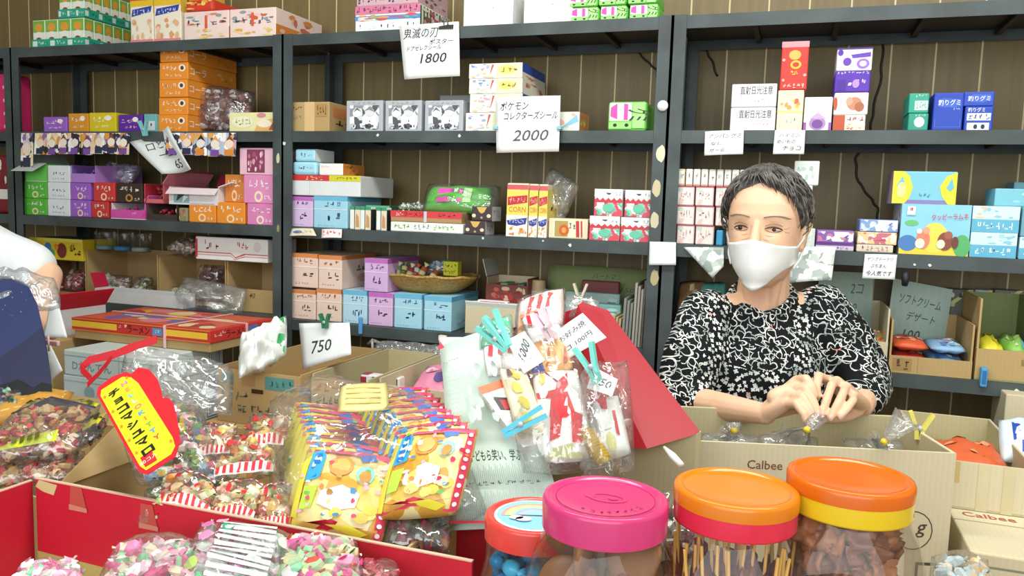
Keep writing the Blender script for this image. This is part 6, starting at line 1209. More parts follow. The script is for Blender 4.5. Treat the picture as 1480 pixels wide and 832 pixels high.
b = MB(); p = onY(541, 497, -.06); b.tube([p+V((-.02, 0, 0)), p+V((0, -.01, .012)), p+V((.025, 0, .004))], [.003, .006, .003], 'filmsoft', 8); b.tube([p+V((0, -.012, .012)), p+V((.002, -.012, -.03))], .0035, '#a9adaa', 6); tag(b.build('bag_clip', None, p), 'grey clip with clear film on the rim of the greyer box', 'clip')
b = MB(); S_ = pillow(b, V(onY(600, 500, -.03))+V((0, 0, -.01)), (1, 0, 0), (0, 1, .4), .26, .05, .03, 'filmsoft', 14, .6, 83); tag(b.build('plastic_bag', None, onY(600, 500, -.03)), 'clear film lying along the back rim under the blue boxes', 'plastic bag')
sheet('paper', 'white paper sticking up beside the newspaper top corner', 'paper', [onY(640, 545, -.3), onY(676, 545, -.28), onY(672, 487, -.27), onY(634, 487, -.28)], '#eceaf0', None, curl=.002)
b = MB(); p = onY(641, 489, -.27); b.box(p.x-.012, p.x+.008, p.y-.006, p.y+.006, p.z-.006, p.z+.008, '#d9cfae', .003); tag(b.build('clothespin', None, p), 'short cream peg on the white paper by the newspaper', 'clothespin')
# ---------------------------------------------------------------- big red box in front
X0, X1, Y0, Y1, ZT = -.99, -.318, -1.56, -1.195, 1.0
e = empty('red_carton', ((X0+X1)/2, (Y0+Y1)/2, TZ), 'big red open carton in front with clear candy bags inside', 'red carton')
t = .005
b = MB(); b.box(X0+.012, X1, Y1-t, Y1, TZ+.001, ZT, '#c92036'); b.box(X0+.012, X1, Y1-t, Y1, ZT, ZT+.0015, '#d9b9a0')
b.prints((X0+.012, Y1-t, TZ), (1, 0, 0), (0, 0, 1), X1-X0, .26, (0, -1, 0), [('P', [(0, 0), (1, 0), (1, .55), (0, .60)], '#b9ad68'), ('P', [(.0, .96), (.01, 1.0), (.06, .99), (.05, .93), (.02, .94)], '#d6c48f')]); wl = b.build('back_panel', e)
b = MB(); b.box(X0, X0+t, Y0, Y1-.004, TZ+.001, ZT-.004, '#bf1d33'); b.box(X0, X0+t, Y0, Y1-.004, ZT-.004, ZT-.0025, '#d9b9a0'); b.build('side_panel', e)
b = MB(); b.box(X1-t, X1, Y0, Y1-t-.0005, TZ+.001, ZT-.06, '#bf1d33'); b.build('side_panel', e)
b = MB(); b.box(X0+t+.0005, X1-t-.0005, Y0, Y0+t, TZ+.001, ZT-.06, '#c92036'); b.build('front_panel', e)
b = MB(); b.box(X0+t, X1-t, Y0+t, Y1-t-.0005, TZ+.0006, TZ+.005, 'card'); b.build('bottom', e)
for px, py in ((113, 726), (215, 752)):
    p = onY(px, py, Y1-t-.0008); b = MB(); w = .016; b.slab([p+V((-w*.8, 0, .022)), p+V((w*.4, 0, .022)), p+V((w, 0, -.012)), p+V((-w, 0, -.012))], (0, -.0004, 0), M('#c2564c', .2)); b.slab([p+V((-w, -.0006, -.004)), p+V((w, -.0006, -.006)), p+V((w, -.0006, -.012)), p+V((-w, -.0006, -.012))], (0, -.0003, 0), M('#cf8a78', .2)); b.build('tape', wl)
b = MB(); b.box(X0+.01, X1-.01, Y0+.01, Y1-.012, TZ+.0056, TZ+.10, 'cardgrey', .004); tag(b.build('carton', None, (-.6, -1.4, TZ)), 'flat carton under the clear bags in the red box', 'carton')
pk_cols = ['#ec8fb8', '#f6f1f2', '#e5689c', '#f2d6e0', '#8fd0a4', '#f5ecd0', '#ffffff', '#f4b9cf']
def lay(label, pts, t_, cols, n, r, seed, cat='bag of sweets', extra=None, film='film', name='candy_bag'):
    c, ux, uy, w, h = frame(pts); e = empty(name, c-V((0, 0, t_/2)), label, cat)
    b = MB(); bits(b, c, ux, uy, w*.9, h*.88, t_*.8, cols, n, r, seed, .65); o = b.build('candy_filling', e); o['kind'] = 'stuff'
    b = MB(); S_ = pillow(b, c, ux, uy, w, h, t_, film, 18, .22, seed); b.build('film_bag', e)
    if extra:
        b = MB(); extra(b, S_); b.build('printed_panel', e)
    return e, S_
lay('clear bag of pink and white sweets nearest the red box corner', [(10, 875, .80), (130, 865, .82), (110, 812, .93), (30, 815, .93)], .03, pk_cols, 60, .010, 101)
lay('clear bag of pink and green sweets lying in the red box', [(110, 890, .80), (300, 880, .80), (310, 785, .96), (175, 775, 1.0)], .05, pk_cols, 120, .011, 102)
def straws(b, S_):
    for i in range(11):
        v = -.8+.15*i; on_poly(b, S_, [(-.45, v), (.62, v-.03), (.62, v+.05), (-.45, v+.07)], '#f1f4f3', .003); on_poly(b, S_, [(-.45, v+.075), (.62, v+.055), (.62, v+.075), (-.45, v+.1)], '#bcc8c8', .0025)
    for u_, v_, c_ in ((-.75, .7, '#e86fae'), (-.5, .85, '#f0a8cc'), (-.68, .3, '#e58fc0'), (-.3, .6, '#2fa67a'), (-.75, -.4, '#b7cf6a'), (-.6, -.7, '#6fbf8a'), (.8, .4, '#e9d0c8')): on_poly(b, S_, blob(u_, v_, .13, .12), c_, .0034)
lay('clear bag of white straws with pink and green tags, mid red box', [(215, 880, .82), (440, 890, .80), (415, 778, .95), (310, 745, 1.0)], .045, ['#f4f4f2', '#ffffff', '#f0b4cf', '#d9e6da'], 60, .010, 103, extra=straws)
lay('clear bag of pink and green jelly sweets near the jars', [(385, 885, .78), (545, 885, .78), (510, 785, .93), (415, 770, .97)], .045, ['#e85fa0', '#8fd6a8', '#f4e8b0', '#f7f4f2', '#c9584a', '#f2a8c6', '#bfe3b0'], 80, .012, 104)
lay('small bag of crimson sweets at the end of the red box', [(515, 880, .80), (585, 880, .80), (575, 815, .93), (520, 808, .94)], .03, ['#c2304f', '#e06a86', '#f0cfd6', '#a02040'], 34, .009, 105)
# ---------------------------------------------------------------- middle kraft boxes behind the red one
topbox('kraft box of crimson candy bags behind the red carton', -1.25, -.992, -1.185, -.86, TZ+.0006, .965, 'card', None, .225)
m2 = topbox('kraft box with striped packs and the big snack bag', -.980, -.425, -1.185, -.80, TZ+.0006, .975, 'card', None, .235)
b = MB(); b.slab([(-.9755, -1.178, .9755), (-.9755, -.93, .9755), (-1.02, -.985, 1.045)], (.004, 0, .002), 'card'); b.build('flap', m2)
b = MB(); b.box(-.972, -.434, -1.175, -.81, TZ+.006, .86, 'cardgrey', .004); tag(b.build('carton', None, (-.7, -1, TZ)), 'flat carton hidden under the striped packs', 'carton')
b = MB(); b.box(-1.24, -1.0, -1.175, -.87, TZ+.006, .90, 'cardgrey', .004); tag(b.build('carton', None, (-1.2, -1, TZ)), 'flat carton hidden under the crimson candy bags', 'carton')
rc = ['#c4283c', '#b9914f', '#d8b98a', '#e0484f', '#8f6a3a', '#f0ddc4', '#a81f33', '#c9a870']
def lab1(b, S_):
    on_poly(b, S_, [(-.9, .62), (.95, .70), (.98, .98), (-.9, .98)], '#d3d62a', .002)
    for i in range(9): on_poly(b, S_, [(-.8+.19*i, .70), (-.68+.19*i, .74), (-.64+.19*i, .92), (-.76+.19*i, .9)], '#4a5518', .003)
    on_poly(b, S_, [(-.9, .55), (.95, .60), (.95, .70), (-.9, .62)], '#3a3340', .0024)
    on_poly(b, S_, [(-.98, -.92), (.5, -.86), (.5, -.62), (-.98, -.7)], '#c9d32a', .002)
    for i in range(7): on_poly(b, S_, [(-.9+.16*i, -.83), (-.8+.16*i, -.81), (-.8+.16*i, -.7), (-.9+.16*i, -.72)], '#5a5a1a', .003)
lay('large clear bag of crimson wrapped candies with a lime label', [(-30, 668, 1.17), (118, 650, 1.20), (150, 585, 1.36), (20, 590, 1.36)], .06, rc, 170, .0095, 111, extra=lab1)
lay('lower bag of crimson candies peeking out under the large one', [(-20, 700, 1.18), (100, 692, 1.18), (135, 650, 1.27), (-10, 660, 1.27)], .04, rc, 80, .0095, 112)
def lab2(b, S_):
    on_poly(b, S_, [(-.9, -.2), (.9, -.2), (.9, .9), (-.9, .9)], '#d6d22c', .002)
    for i in range(5): on_poly(b, S_, [(-.7+.3*i, .1), (-.5+.3*i, .15), (-.5+.3*i, .7), (-.7+.3*i, .65)], '#33320f', .003)
lay('dark bag with yellow and black lettering beside the kraft flap', [(95, 655, 1.22), (140, 628, 1.24), (160, 600, 1.33), (120, 612, 1.33)], .03, ['#3a3028', '#5a4a33', '#8a2a30', '#2a2520'], 24, .008, 113, extra=lab2)
b = MB(); c, ux, uy, w, h = frame([(-40, 618, 1.40), (95, 592, 1.42), (105, 570, 1.50), (0, 575, 1.50)]); S_ = pillow(b, c, ux, uy, w, h, .05, '#c8913f', 14, .2, 114)
for i in range(6): on_poly(b, S_, [(-.9, -.8+.27*i), (.9, -.85+.27*i), (.9, -.75+.27*i), (-.9, -.68+.27*i)], '#e6bf7a')
tag(b.build('snack_pack', None, c-V((0, 0, .03))), 'tan striped snack pack behind the crimson candy bags', 'snack pack')
lay('dark green sweets in clear film under the navy bag', [(-30, 588, 1.42), (38, 592, 1.42), (30, 562, 1.48), (-20, 560, 1.48)], .03, ['#2f6a4a', '#3f3a44', '#8ab09a', '#564a5a'], 26, .009, 115)
b = MB(); b.box(-1.62, -1.22, -.855, -.6, TZ+.0006, .925, 'card', .004); tag(b.build('carton', None, (-1.4, -.7, TZ)), 'closed kraft carton under the striped tan pack', 'carton')
# marshmallow bag with its label card
c, ux, uy, w, h = frame([(215, 722, 1.10), (318, 690, 1.12), (300, 580, 1.23), (140, 550, 1.25)])
e = empty('marshmallow_bag', c-V((0, 0, .05)), 'clear marshmallow bag with a red and yellow label card', 'bag of sweets')
mc = ['#cfe0c8', '#8fb0c8', '#e6c94a', '#f2efe4', '#d8607a', '#6f9a5a', '#f4d0d8', '#5f7f9a']
b = MB(); bits(b, c-(ux.normalized().cross(uy.normalized()))*.012, ux, uy, w*.82, h*.9, .075, mc, 120, .011, 121, .8); o = b.build('candy_filling', e); o['kind'] = 'stuff'
b = MB(); pillow(b, c, ux, uy, w, h, .085, 'film', 18, .22, 122); b.build('film_bag', e)
L4 = qd([(208, 690, 1.030), (266, 648, 1.045), (196, 540, 1.165), (138, 566, 1.155)]); la, lb2, lc, ld = L4
lu, lv = (lb2-la), (ld-la); ln_ = lu.cross(lv).normalized()
def LP(u, v, o=0): return la+lu*u+lv*v+ln_*o
out = [(.1, 0), (.75, -.02), (.98, .06), (1.12, .16), (1.28, .34), (1.34, .42), (1.3, .5), (1.2, .52), (1.27, .6), (1.34, .72), (1.3, .86), (1.12, .95), (.9, .93), (.84, .985), (.5, 1.03), (.1, 1.02), (0, .96), (-.02, .06)]
b = MB(); b.slab([LP(u, v) for u, v in out], ln_*.0012, '#d1242f')
def LQ(pts, col, o): b.poly([LP(u, v, .0012+o) for u, v in pts], col)
LQ([(.12, .035), (.72, .02), (.88, .06), (.93, .14), (.93, .80), (.86, .90), (.7, .96), (.14, .97), (.06, .92), (.05, .1)], '#dfe02a', .0004)
for i, ch in enumerate('チョコマシュマロ'): b.text(ch, LP(.36, .86-.098*i, .0022), lu.normalized(), lv.normalized(), .0135 if ch not in 'ョュ' else .0105, '#2a2018', wide=1.25, bold=.045)
for i, (ch, cc) in enumerate(zip('HELLOKITTY', ['#e87fae', '#f0a04a', '#7fc4e0', '#e8e4f0', '#e87f7f', '#5aa0d0', '#f08a3a', '#7fb04a', '#5f9fd8', '#c9505a'])): b.text(ch, LP(.66, .88-.072*i, .0022), lu.normalized(), lv.normalized(), .0085, cc, wide=1.2, bold=.03)
for u_, v_ in ((.13, .88), (.13, .70), (.13, .52), (.13, .36), (.13, .22), (.78, .92), (.86, .12)): LQ([(u_+.05*math.cos(k*.628+.3)*(1 if k % 2 else .45), v_+.024*math.sin(k*.628+.3)*(1 if k % 2 else .45)) for k in range(10)], '#d98a2a', .0010)
LQ([(.14, .06), (.42, .05), (.42, .15), (.14, .16)], '#cf2a30', .0010); b.text('80コ入', LP(.28, .105, .0024), lu.normalized(), lv.normalized(), .0075, '#f6e9e0', wmax=.03)
b.build('label_card', e)
# red ribbon header of that bag
b = MB(); pts = qd([(132, 548, 1.225), (116, 532, 1.24), (130, 520, 1.245), (165, 512, 1.25), (195, 500, 1.26), (226, 490, 1.265)]); wd = V((0, 0, .006))
for p0, p1 in zip(pts[:-1], pts[1:]): b.slab([p0-wd, p1-wd*1.2, p1+wd*1.2, p0+wd], (0, .0012, 0), '#d2202e')
pts = qd([(126, 556, 1.22), (142, 540, 1.23), (160, 518, 1.245)])
for p0, p1 in zip(pts[:-1], pts[1:]): b.slab([p0-wd*.7, p1-wd*.7, p1+wd*.7, p0+wd*.7], (0, .0012, 0), '#c41c2a')
b.build('header_ribbon', e)
b = MB(); c2, ux2, uy2, w2, h2 = frame([(160, 575, 1.19), (345, 600, 1.2), (330, 530, 1.27), (190, 492, 1.29)]); pillow(b, c2, ux2, uy2, w2, h2, .035, 'film', 16, .7, 123); b.build('film_neck', e)
# striped packs
sc_ = ['#e9c06a', '#d98a3a', '#f0dca8', '#e8b0a0', '#c9d08a', '#f4ead2', '#c94a3a']
def stripes(b, S_, edge=-1):
    for v0 in ((-.96, -.70), (.72, .96)):
        on_surf(b, S_, -.96, v0[0], .96, v0[1], '#f6ece6', .0016, 6)
        for i in range(8): on_poly(b, S_, [(-.92+.235*i, v0[0]+.02), (-.80+.235*i, v0[0]+.02), (-.74+.235*i, v0[1]-.02), (-.86+.235*i, v0[1]-.02)], '#d8323a', .0026)
    for u_, v_, r_ in ((-.4, .2, .14), (.35, -.1, .12), (.0, .45, .10)): on_poly(b, S_, [(u_+r_*math.cos(k*1.05), v_+r_*1.2*math.sin(k*1.05)) for k in range(6)], '#d2303a', .002)
spk = [([(225, 728, 1.04), (305, 748, 1.03), (315, 695, 1.11), (240, 680, 1.12)], 'striped pack of amber sweets nearest the red carton corner'),
       ([(300, 755, 1.02), (368, 752, 1.03), (385, 700, 1.10), (320, 700, 1.10)], 'striped pack with a green sweet beside the red carton wall'),
       ([(305, 695, 1.11), (400, 685, 1.12), (400, 632, 1.20), (315, 640, 1.20)], 'striped pack of yellow sweets lying topmost beside the big bag'),
       ([(365, 770, 1.02), (425, 768, 1.02), (425, 700, 1.10), (380, 705, 1.10)], 'striped pack of tan sweets squeezed against the big bag'),
       ([(345, 650, 1.17), (415, 650, 1.17), (415, 600, 1.27), (360, 610, 1.27)], 'striped pack of orange sweets behind the topmost one'),
       ([(275, 665, 1.15), (335, 660, 1.15), (345, 615, 1.22), (290, 620, 1.22)], 'striped pack of pale sweets beside the marshmallow bag')]
for i, (pts, u) in enumerate(spk):
    lay(u, pts, .04, sc_, 34, .010, 130+i, extra=stripes, name='striped_pack')
lay('clear bag of green and grey sweets under the marshmallow bag', [(195, 755, 1.05), (262, 760, 1.05), (275, 700, 1.10), (215, 700, 1.10)], .04, ['#4a6a3a', '#8a9a5a', '#cfd6c8', '#3a4a5a', '#d9c95a'], 36, .010, 141)
# ---------------------------------------------------------------- big clear bag of potato snack packs
def snack(label, c, ux, uy, w, h, t_, seed, g):
    rnd = random.Random(seed); e = empty('potato_snack_pack', c-V(uy).normalized()*h/2, label, 'snack pack', g)
    b = MB(); S_ = pillow(b, c, ux, uy, w, h, t_, 'chips', 14, .18, seed)
    on_poly(b, S_, [(-.95, -.95), (.95, -.95), (.95, -.62), (.4, -.72), (-.1, -.60), (-.6, -.74), (-.95, -.66)], '#c9213f', .0016)
    on_poly(b, S_, [(-.2, -.72), (.5, -.9), (.7, -.8), (.3, -.68)], '#e9dc3a', .0024)
    on_surf(b, S_, .80, -.9, .97, .95, '#d63a5a', .0016); on_surf(b, S_, -.97, -.9, -.82, .95, '#e0d24a', .0016)
    for i in range(9): on_poly(b, S_, blob(.885, -.8+.2*i, .05, .05), '#f4ecec', .0026)
    on_poly(b, S_, [(-.8, .1), (-.5, .22), (-.5, .75), (-.62, .92), (-.82, .8)], '#3aa0dc', .002); on_poly(b, S_, blob(-.65, .5, .09, .3), '#e6f3fa', .0026)
    for k in range(4): on_poly(b, S_, [(-.74+.02*k, .2+.16*k), (-.58, .24+.16*k), (-.6, .32+.16*k), (-.74, .3+.16*k)], '#1f6fb8', .003)
    on_poly(b, S_, [(-.8, -.5), (-.55, -.45), (-.5, .05), (-.78, .0)], '#b7d84a', .002)
    on_poly(b, S_, blob(-.12, .55, .26, .24, 14), '#e08a3a', .002); on_poly(b, S_, blob(-.12, .55, .20, .18, 14), '#efaa5a', .0026)
    on_poly(b, S_, blob(.42, .42, .2, .2, 8), '#8fc9c0', .002); on_poly(b, S_, blob(.42, .38, .13, .14, 8), '#d98a3a', .0028); on_poly(b, S_, [(.2, .85), (.5, .95), (.62, .78), (.3, .7)], '#3a6fc4', .0024)
    on_poly(b, S_, [(-.42, -.05), (.0, .12), (.38, .0), (.34, -.3), (-.1, -.42), (-.45, -.32)], '#f6f3ee', .0022)
    for i in range(7): on_poly(b, S_, blob(rnd.uniform(-.35, .7), rnd.uniform(-.55, -.2), .15, .11, 9), rnd.choice(['#f3d77a', '#f0c85a', '#f7e6a8']), .0018+.0002*i)
    on_poly(b, S_, [(.1, .98), (.8, .98), (.8, .85), (.1, .88)], '#d83a68', .0022); on_poly(b, S_, [(-.8, .98), (-.1, .98), (-.1, .9), (-.8, .9)], '#e9d64a', .0022)
    for i in range(26):
        cu, cv = rnd.uniform(-.9, .9), rnd.uniform(-.55, .95); on_poly(b, S_, blob(cu, cv, rnd.uniform(.04, .10), rnd.uniform(.03, .08), 6, rnd), rnd.choice(['#d94a6e', '#c92c50', '#e08a3a', '#4a90c4', '#6fae5a', '#f0e8e0', '#e9b0c0', '#b7853a']), .003)
    on_surf(b, S_, -.95, .84, .95, .93, '#d6547a', .0019)
    b.build('pack', e); return e
fl = V((0, .75, 1)).normalized()
A0, A1 = onD(497, 716, 1.045), onD(606, 690, 1.05)
bk = V((-.026, .033, -.0015))
rows = ['front', 'second', 'third', 'fourth', 'fifth', 'sixth', 'seventh', 'hindmost']
for k in range(8):
    for s, (c0, side) in enumerate(((A0, 'beside the striped packs'), (A1, 'beside the newspaper'))):
        u = f'{rows[k]} row yellow potato snack pack in the big clear bag, {side}'
        snack(u, c0+bk*k+V((0, 0, .0))+(V((.012, 0, .008)) if s else V()), V((1, .28, -.10 if s == 0 else .12)), (fl+V((-.12+.1*s, .0, 0))), .128 if s == 0 else .112, .122, .040, 150+k*2+s, 'yellow potato snack packs in the big clear bag')
mid = (A0+A1)/2+bk*3.5+V((0, 0, .01))
e = empty('clear_bag', mid-V((0, 0, .12)), 'big crinkled clear bag holding the yellow potato snack packs', 'plastic bag')
b = MB(); pillow(b, mid, V((1, .28, 0)), V((-.6, .8, .2)), .30, .33, .17, M('film'), 26, .14, 170, edge=.0); b.build('film', e)
b = MB(); c, ux, uy, w, h = frame([(500, 612, 1.13), (560, 612, 1.13), (572, 566, 1.24), (488, 572, 1.24)]); S_ = pillow(b, c+V((0, -.01, .02)), ux, uy, w, h, .006, '#e6d38f', 8, .3, 172)
for i in range(4): on_poly(b, S_, [(-.7, -.6+.35*i), (.7, -.65+.35*i), (.7, -.58+.35*i), (-.7, -.52+.35*i)], '#d3bb6a')
tag(b.build('paper_slip', None, c), 'pale yellow paper slip inside the top of the big clear bag', 'paper')
lay('dark bag of mixed sweets under the big clear bag', [(545, 800, 1.0), (655, 800, 1.0), (650, 735, 1.07), (560, 740, 1.07)], .05, ['#3a2a2e', '#6a3a4a', '#5a6a3a', '#2f3a3a', '#a86a3a', '#8a2a3a'], 60, .010, 175)
# ---------------------------------------------------------------- newspaper lined display of snack bags
# red carton standing askew: its red side, kraft base
e = empty('red_display_carton', V((-.3, -.9, TZ)), 'tilted red carton lined with newspaper, full of snack bags', 'red carton')
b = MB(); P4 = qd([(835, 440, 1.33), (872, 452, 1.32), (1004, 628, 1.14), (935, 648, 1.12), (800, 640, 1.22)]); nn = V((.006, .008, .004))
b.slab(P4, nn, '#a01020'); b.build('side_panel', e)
b = MB(); r0, r1 = P4[2]+V((.002, .002, 0)), P4[4]; b.slab([r1+V((0, 0, .02)), r0, V((r0.x, r0.y, TZ+.001)), V((r1.x, r1.y, TZ+.001))], nn, 'cardgrey'); b.build('base_panel', e)
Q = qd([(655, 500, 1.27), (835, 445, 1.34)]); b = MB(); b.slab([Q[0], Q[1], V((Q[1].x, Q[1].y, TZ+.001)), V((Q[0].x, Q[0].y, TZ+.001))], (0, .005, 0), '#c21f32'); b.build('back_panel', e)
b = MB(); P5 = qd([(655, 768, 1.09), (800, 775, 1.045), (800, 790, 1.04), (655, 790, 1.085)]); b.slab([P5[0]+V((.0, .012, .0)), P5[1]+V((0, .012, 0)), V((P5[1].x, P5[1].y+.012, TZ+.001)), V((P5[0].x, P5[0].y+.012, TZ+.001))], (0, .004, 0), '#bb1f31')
b.build('front_panel', e)
# newspaper: pale green page with a headline and columns of small type
def ncol(u0, u1, v0, v1, n, col='#a3b2a8'): return [('R', u0+(u1-u0)*i/n, v0, u0+(u1-u0)*(i+.38)/n, v1-(.012*((i*7) % 3)), col) for i in range(n)]
npq = [(655, 768, 1.065), (822, 768, 1.02), (735, 470, 1.25), (637, 500, 1.27)]
pr_ = [('T', .50, .335, .056, '子どもら笑い、学ぶ', '#2f3835', .72, -.03)]+ncol(.08, .97, .19, .285, 46)+ncol(.08, .85, .03, .15, 40)+[('S', .1, .165, .9, .185, '#3a4441', 12)]
for r in range(13): pr_.append(('S', .06, .45+.026*r, .26, .47+.026*r, '#a9b8ae', 9))
pr_ += [('S', .08, .82, .3, .84, '#8d9a92', 6), ('P', [(.02, .92), (.12, .92), (.06, .97)], '#d84a55'), ('X', .3, .45, .75, .8, ['#b9cabf', '#aebfb4', '#c6d4ca'], 12), ('R', .0, .0, 1, .012, '#c03040')]
qsheet('newspaper', 'pale green newspaper page with a headline lining the red carton', 'newspaper', npq, '#c9dacf', pr_, None, .0012, .006)
# items between paper and red side
def pack(name, label, cat, pts, t_, mat, draw=None, seed=0, film=None, g=None):
    c, ux, uy, w, h = frame(pts); b = MB(); S_ = pillow(b, c, ux, uy, w, h, t_, mat, 14, .16, seed)
    if draw: draw(b, S_)
    if film: e = empty(name, c-V((0, 0, h*.4)), label, cat, g); b.build('pack', e); b = MB(); pillow(b, c, ux, uy, w*1.08, h*1.06, t_*1.25, film, 16, .4, seed+5); b.build('film_wrap', e); return e
    return tag(b.build(name, None, c-V((0, 0, h*.4))), label, cat, g)
def d_red(b, S_):
    for q in ([(1.5*x_, y_) for x_, y_ in q0] for q0 in ([(-.3, .95), (.0, .55), (.35, .85), (.3, .5), (.1, .3), (-.1, .25)], [(-.62, .45), (-.2, .38), (.2, .45), (.1, .22), (-.3, .22), (-.6, .3)], [(-.2, .3), (.25, .3), (.35, -.1), (.1, -.25), (-.35, -.2)], [(-.3, -.15), (.0, -.2), (-.15, -.6), (-.45, -.65)], [(.25, -.1), (.55, -.15), (.4, -.75), (.15, -.7)])): on_poly(b, S_, q, '#d8232f', .002)
    on_poly(b, S_, blob(-.62, .72, .16, .14, 8), '#e6d24a', .0024); on_poly(b, S_, [(-.9, -.98), (.6, -.98), (.2, -.72), (-.6, -.78)], '#c9c98a', .002)
pack('snack_pack', 'white snack pack with a big red brush character in the red carton', 'snack pack', [(790, 664, 1.06), (858, 672, 1.06), (838, 525, 1.15), (765, 545, 1.16)], .04, '#f3efec', d_red, 201)
def d_ylw(b, S_):
    for i in range(4): on_poly(b, S_, blob(-.2+.15*(i % 2), -.7+.45*i, .35, .18, 9), ['#f0e05a', '#d9c93a'][i % 2], .002)
    on_poly(b, S_, [(-.9, .5), (.9, .55), (.9, .9), (-.9, .9)], '#f4f0e6', .002); on_poly(b, S_, [(-.6, .58), (-.2, .6), (-.3, .85), (-.5, .85)], '#7a4a4a', .003)
pack('snack_pack', 'narrow pack with yellow patches between the red boxes', 'snack pack', [(752, 625, 1.085), (790, 632, 1.08), (765, 535, 1.165), (715, 530, 1.17)], .03, '#efe6c4', d_ylw, 202)
c, ux, uy, w, h = frame([(668, 585, 1.16), (745, 680, 1.075), (775, 665, 1.085), (712, 555, 1.175)])
b = MB(); n3 = ux.normalized().cross(uy.normalized()); L4_ = qd([(690, 560, 1.155), (756, 646, 1.085), (800, 636, 1.09), (735, 545, 1.17)])
b.slab(L4_, n3*-.02, '#f1ece9'); la2, lu2, lv2 = L4_[0], L4_[1]-L4_[0], L4_[3]-L4_[0]; n3 = lu2.cross(lv2).normalized()
def RQ(pts, col, o): b.poly([la2+lu2*u+lv2*v+n3*o for u, v in pts], col)
RQ([(0, .72), (1, .72), (1, 1), (0, 1)], '#cf2a36', .0006); RQ([(0, 0), (.12, 0), (.12, .72), (0, .72)], '#d96a3a', .0006); RQ([(.2, .2), (.42, .15), (.5, .55), (.3, .62)], '#3a3236', .0006); RQ([(.28, .3), (.44, .26), (.46, .5), (.32, .54)], '#c0303a', .001); RQ([(.6, .1), (.9, .1), (.9, .5), (.6, .55)], '#d9d3c6', .0006)
tag(b.build('snack_box', None, c-V((0, 0, .04))), 'flat white and red snack box leaning in front of the newspaper', 'snack box')
def d_str(b, S_):
    for i in range(3): on_poly(b, S_, [(-.75+.55*i, .1), (-.5+.55*i, .0), (-.4+.55*i, .75), (-.65+.55*i, .85)], '#d8303f', .002)
pack('snack_bag_header', 'white bag header with red stripes beneath the turquoise pegs', 'bag header', [(700, 545, 1.185), (760, 535, 1.185), (745, 490, 1.235), (700, 500, 1.235)], .012, '#f6f1f1', d_str, 203)
pack('snack_bag_header', 'white bag header with red dashes next to the 1000 tag', 'bag header', [(770, 500, 1.205), (815, 480, 1.205), (795, 440, 1.26), (752, 460, 1.26)], .012, '#f6f1f1', d_str, 204)
def d_or(b, S_):
    for i in range(6): on_poly(b, S_, [(-.8+.28*i, -.8), (-.6+.28*i, -.7), (-.2+.24*i, .8), (-.45+.24*i, .8)], ['#d98a4a', '#e9c07a', '#b9502f'][i % 3], .002)
    on_poly(b, S_, [(-.95, -.9), (-.3, -.95), (-.4, -.4), (-.9, -.2)], '#3a3fa0', .003)
pack('snack_pack', 'orange striped snack pack with a blue corner below the 1000 tag', 'snack pack', [(762, 545, 1.155), (835, 535, 1.15), (815, 485, 1.20), (765, 500, 1.20)], .025, '#e8b070', d_or, 205)
def d_pk(b, S_):
    for i in range(3): on_poly(b, S_, [(-.5+.4*i, -.2), (-.35+.4*i, -.25), (-.2+.4*i, .6), (-.4+.4*i, .65)], '#cf4a50', .002)
    on_poly(b, S_, [(-.95, -.9), (-.2, -.9), (-.1, -.2), (-.8, -.1)], '#e8a06a', .002)
pack('snack_bag', 'pink white snack bag standing up at the back of the red carton', 'snack bag', [(742, 490, 1.25), (818, 470, 1.25), (812, 415, 1.32), (752, 435, 1.32)], .03, '#f3dfda', d_pk, 206, 'film')
def d_gr(b, S_): on_poly(b, S_, blob(0, 0, .5, .5), '#7fd0ac', .002)
pack('snack_bag', 'soft green bag behind the turquoise pegs', 'snack bag', [(690, 505, 1.23), (745, 490, 1.23), (735, 455, 1.28), (697, 470, 1.28)], .02, '#59bd96', d_gr, 207, 'filmsoft')
def d_w2(b, S_):
    on_poly(b, S_, [(-.6, .95), (.2, .95), (.1, .4), (-.3, .5)], '#d8343f', .002); on_poly(b, S_, [(.4, .3), (.6, .3), (.55, -.5), (.35, -.4)], '#c84050', .002); on_poly(b, S_, blob(-.1, -.6, .35, .3, 8), '#cfcf8f', .002); on_poly(b, S_, [(-.6, .1), (.3, .2), (.2, -.2), (-.5, -.2)], '#dfe6de', .002)
pack('snack_pack', 'white and red snack pack at the edge of the red carton', 'snack pack', [(870, 668, 1.06), (915, 655, 1.06), (892, 570, 1.12), (855, 580, 1.13)], .03, '#eef0ec', d_w2, 208)
def d_w3(b, S_): on_poly(b, S_, [(-.8, .4), (.2, .6), (.3, .9), (-.7, .8)], '#c83a44', .002); on_poly(b, S_, [(-.6, -.6), (.5, -.6), (.3, .1), (-.5, .1)], '#b9c2bd', .002)
pack('snack_pack', 'grey and white snack pack behind the yellow coil snack', 'snack pack', [(838, 675, 1.075), (880, 680, 1.07), (868, 590, 1.14), (832, 605, 1.145)], .03, '#e3e4e0', d_w3, 209)
ctr = [onD(846, 623, 1.075), onD(874, 668, 1.045)]; e = empty('coil_snack', ctr[1], 'yellow ribbed coil snack in the clear bag over the pink lid', 'snack'); b = MB(); path, rs = [], []
for k in range(45): t = k/44; path.append(ctr[0].lerp(ctr[1], t)); rs.append(.0125*(.75+.25*math.cos(k*6.283/4))*(1 if .05 < t < .95 else .7))
b.tube(path, rs, '#e3c02c', 12); b.build('coil', e)
def cbag(label, pts, t_, seed, film='film'):
    c, ux, uy, w, h = frame(pts); e = empty('clear_bag', c-V((0, 0, h*.4)), label, 'clear bag'); b = MB(); pillow(b, c, ux, uy, w, h, t_, film, 20, .5, seed); b.build('film', e)
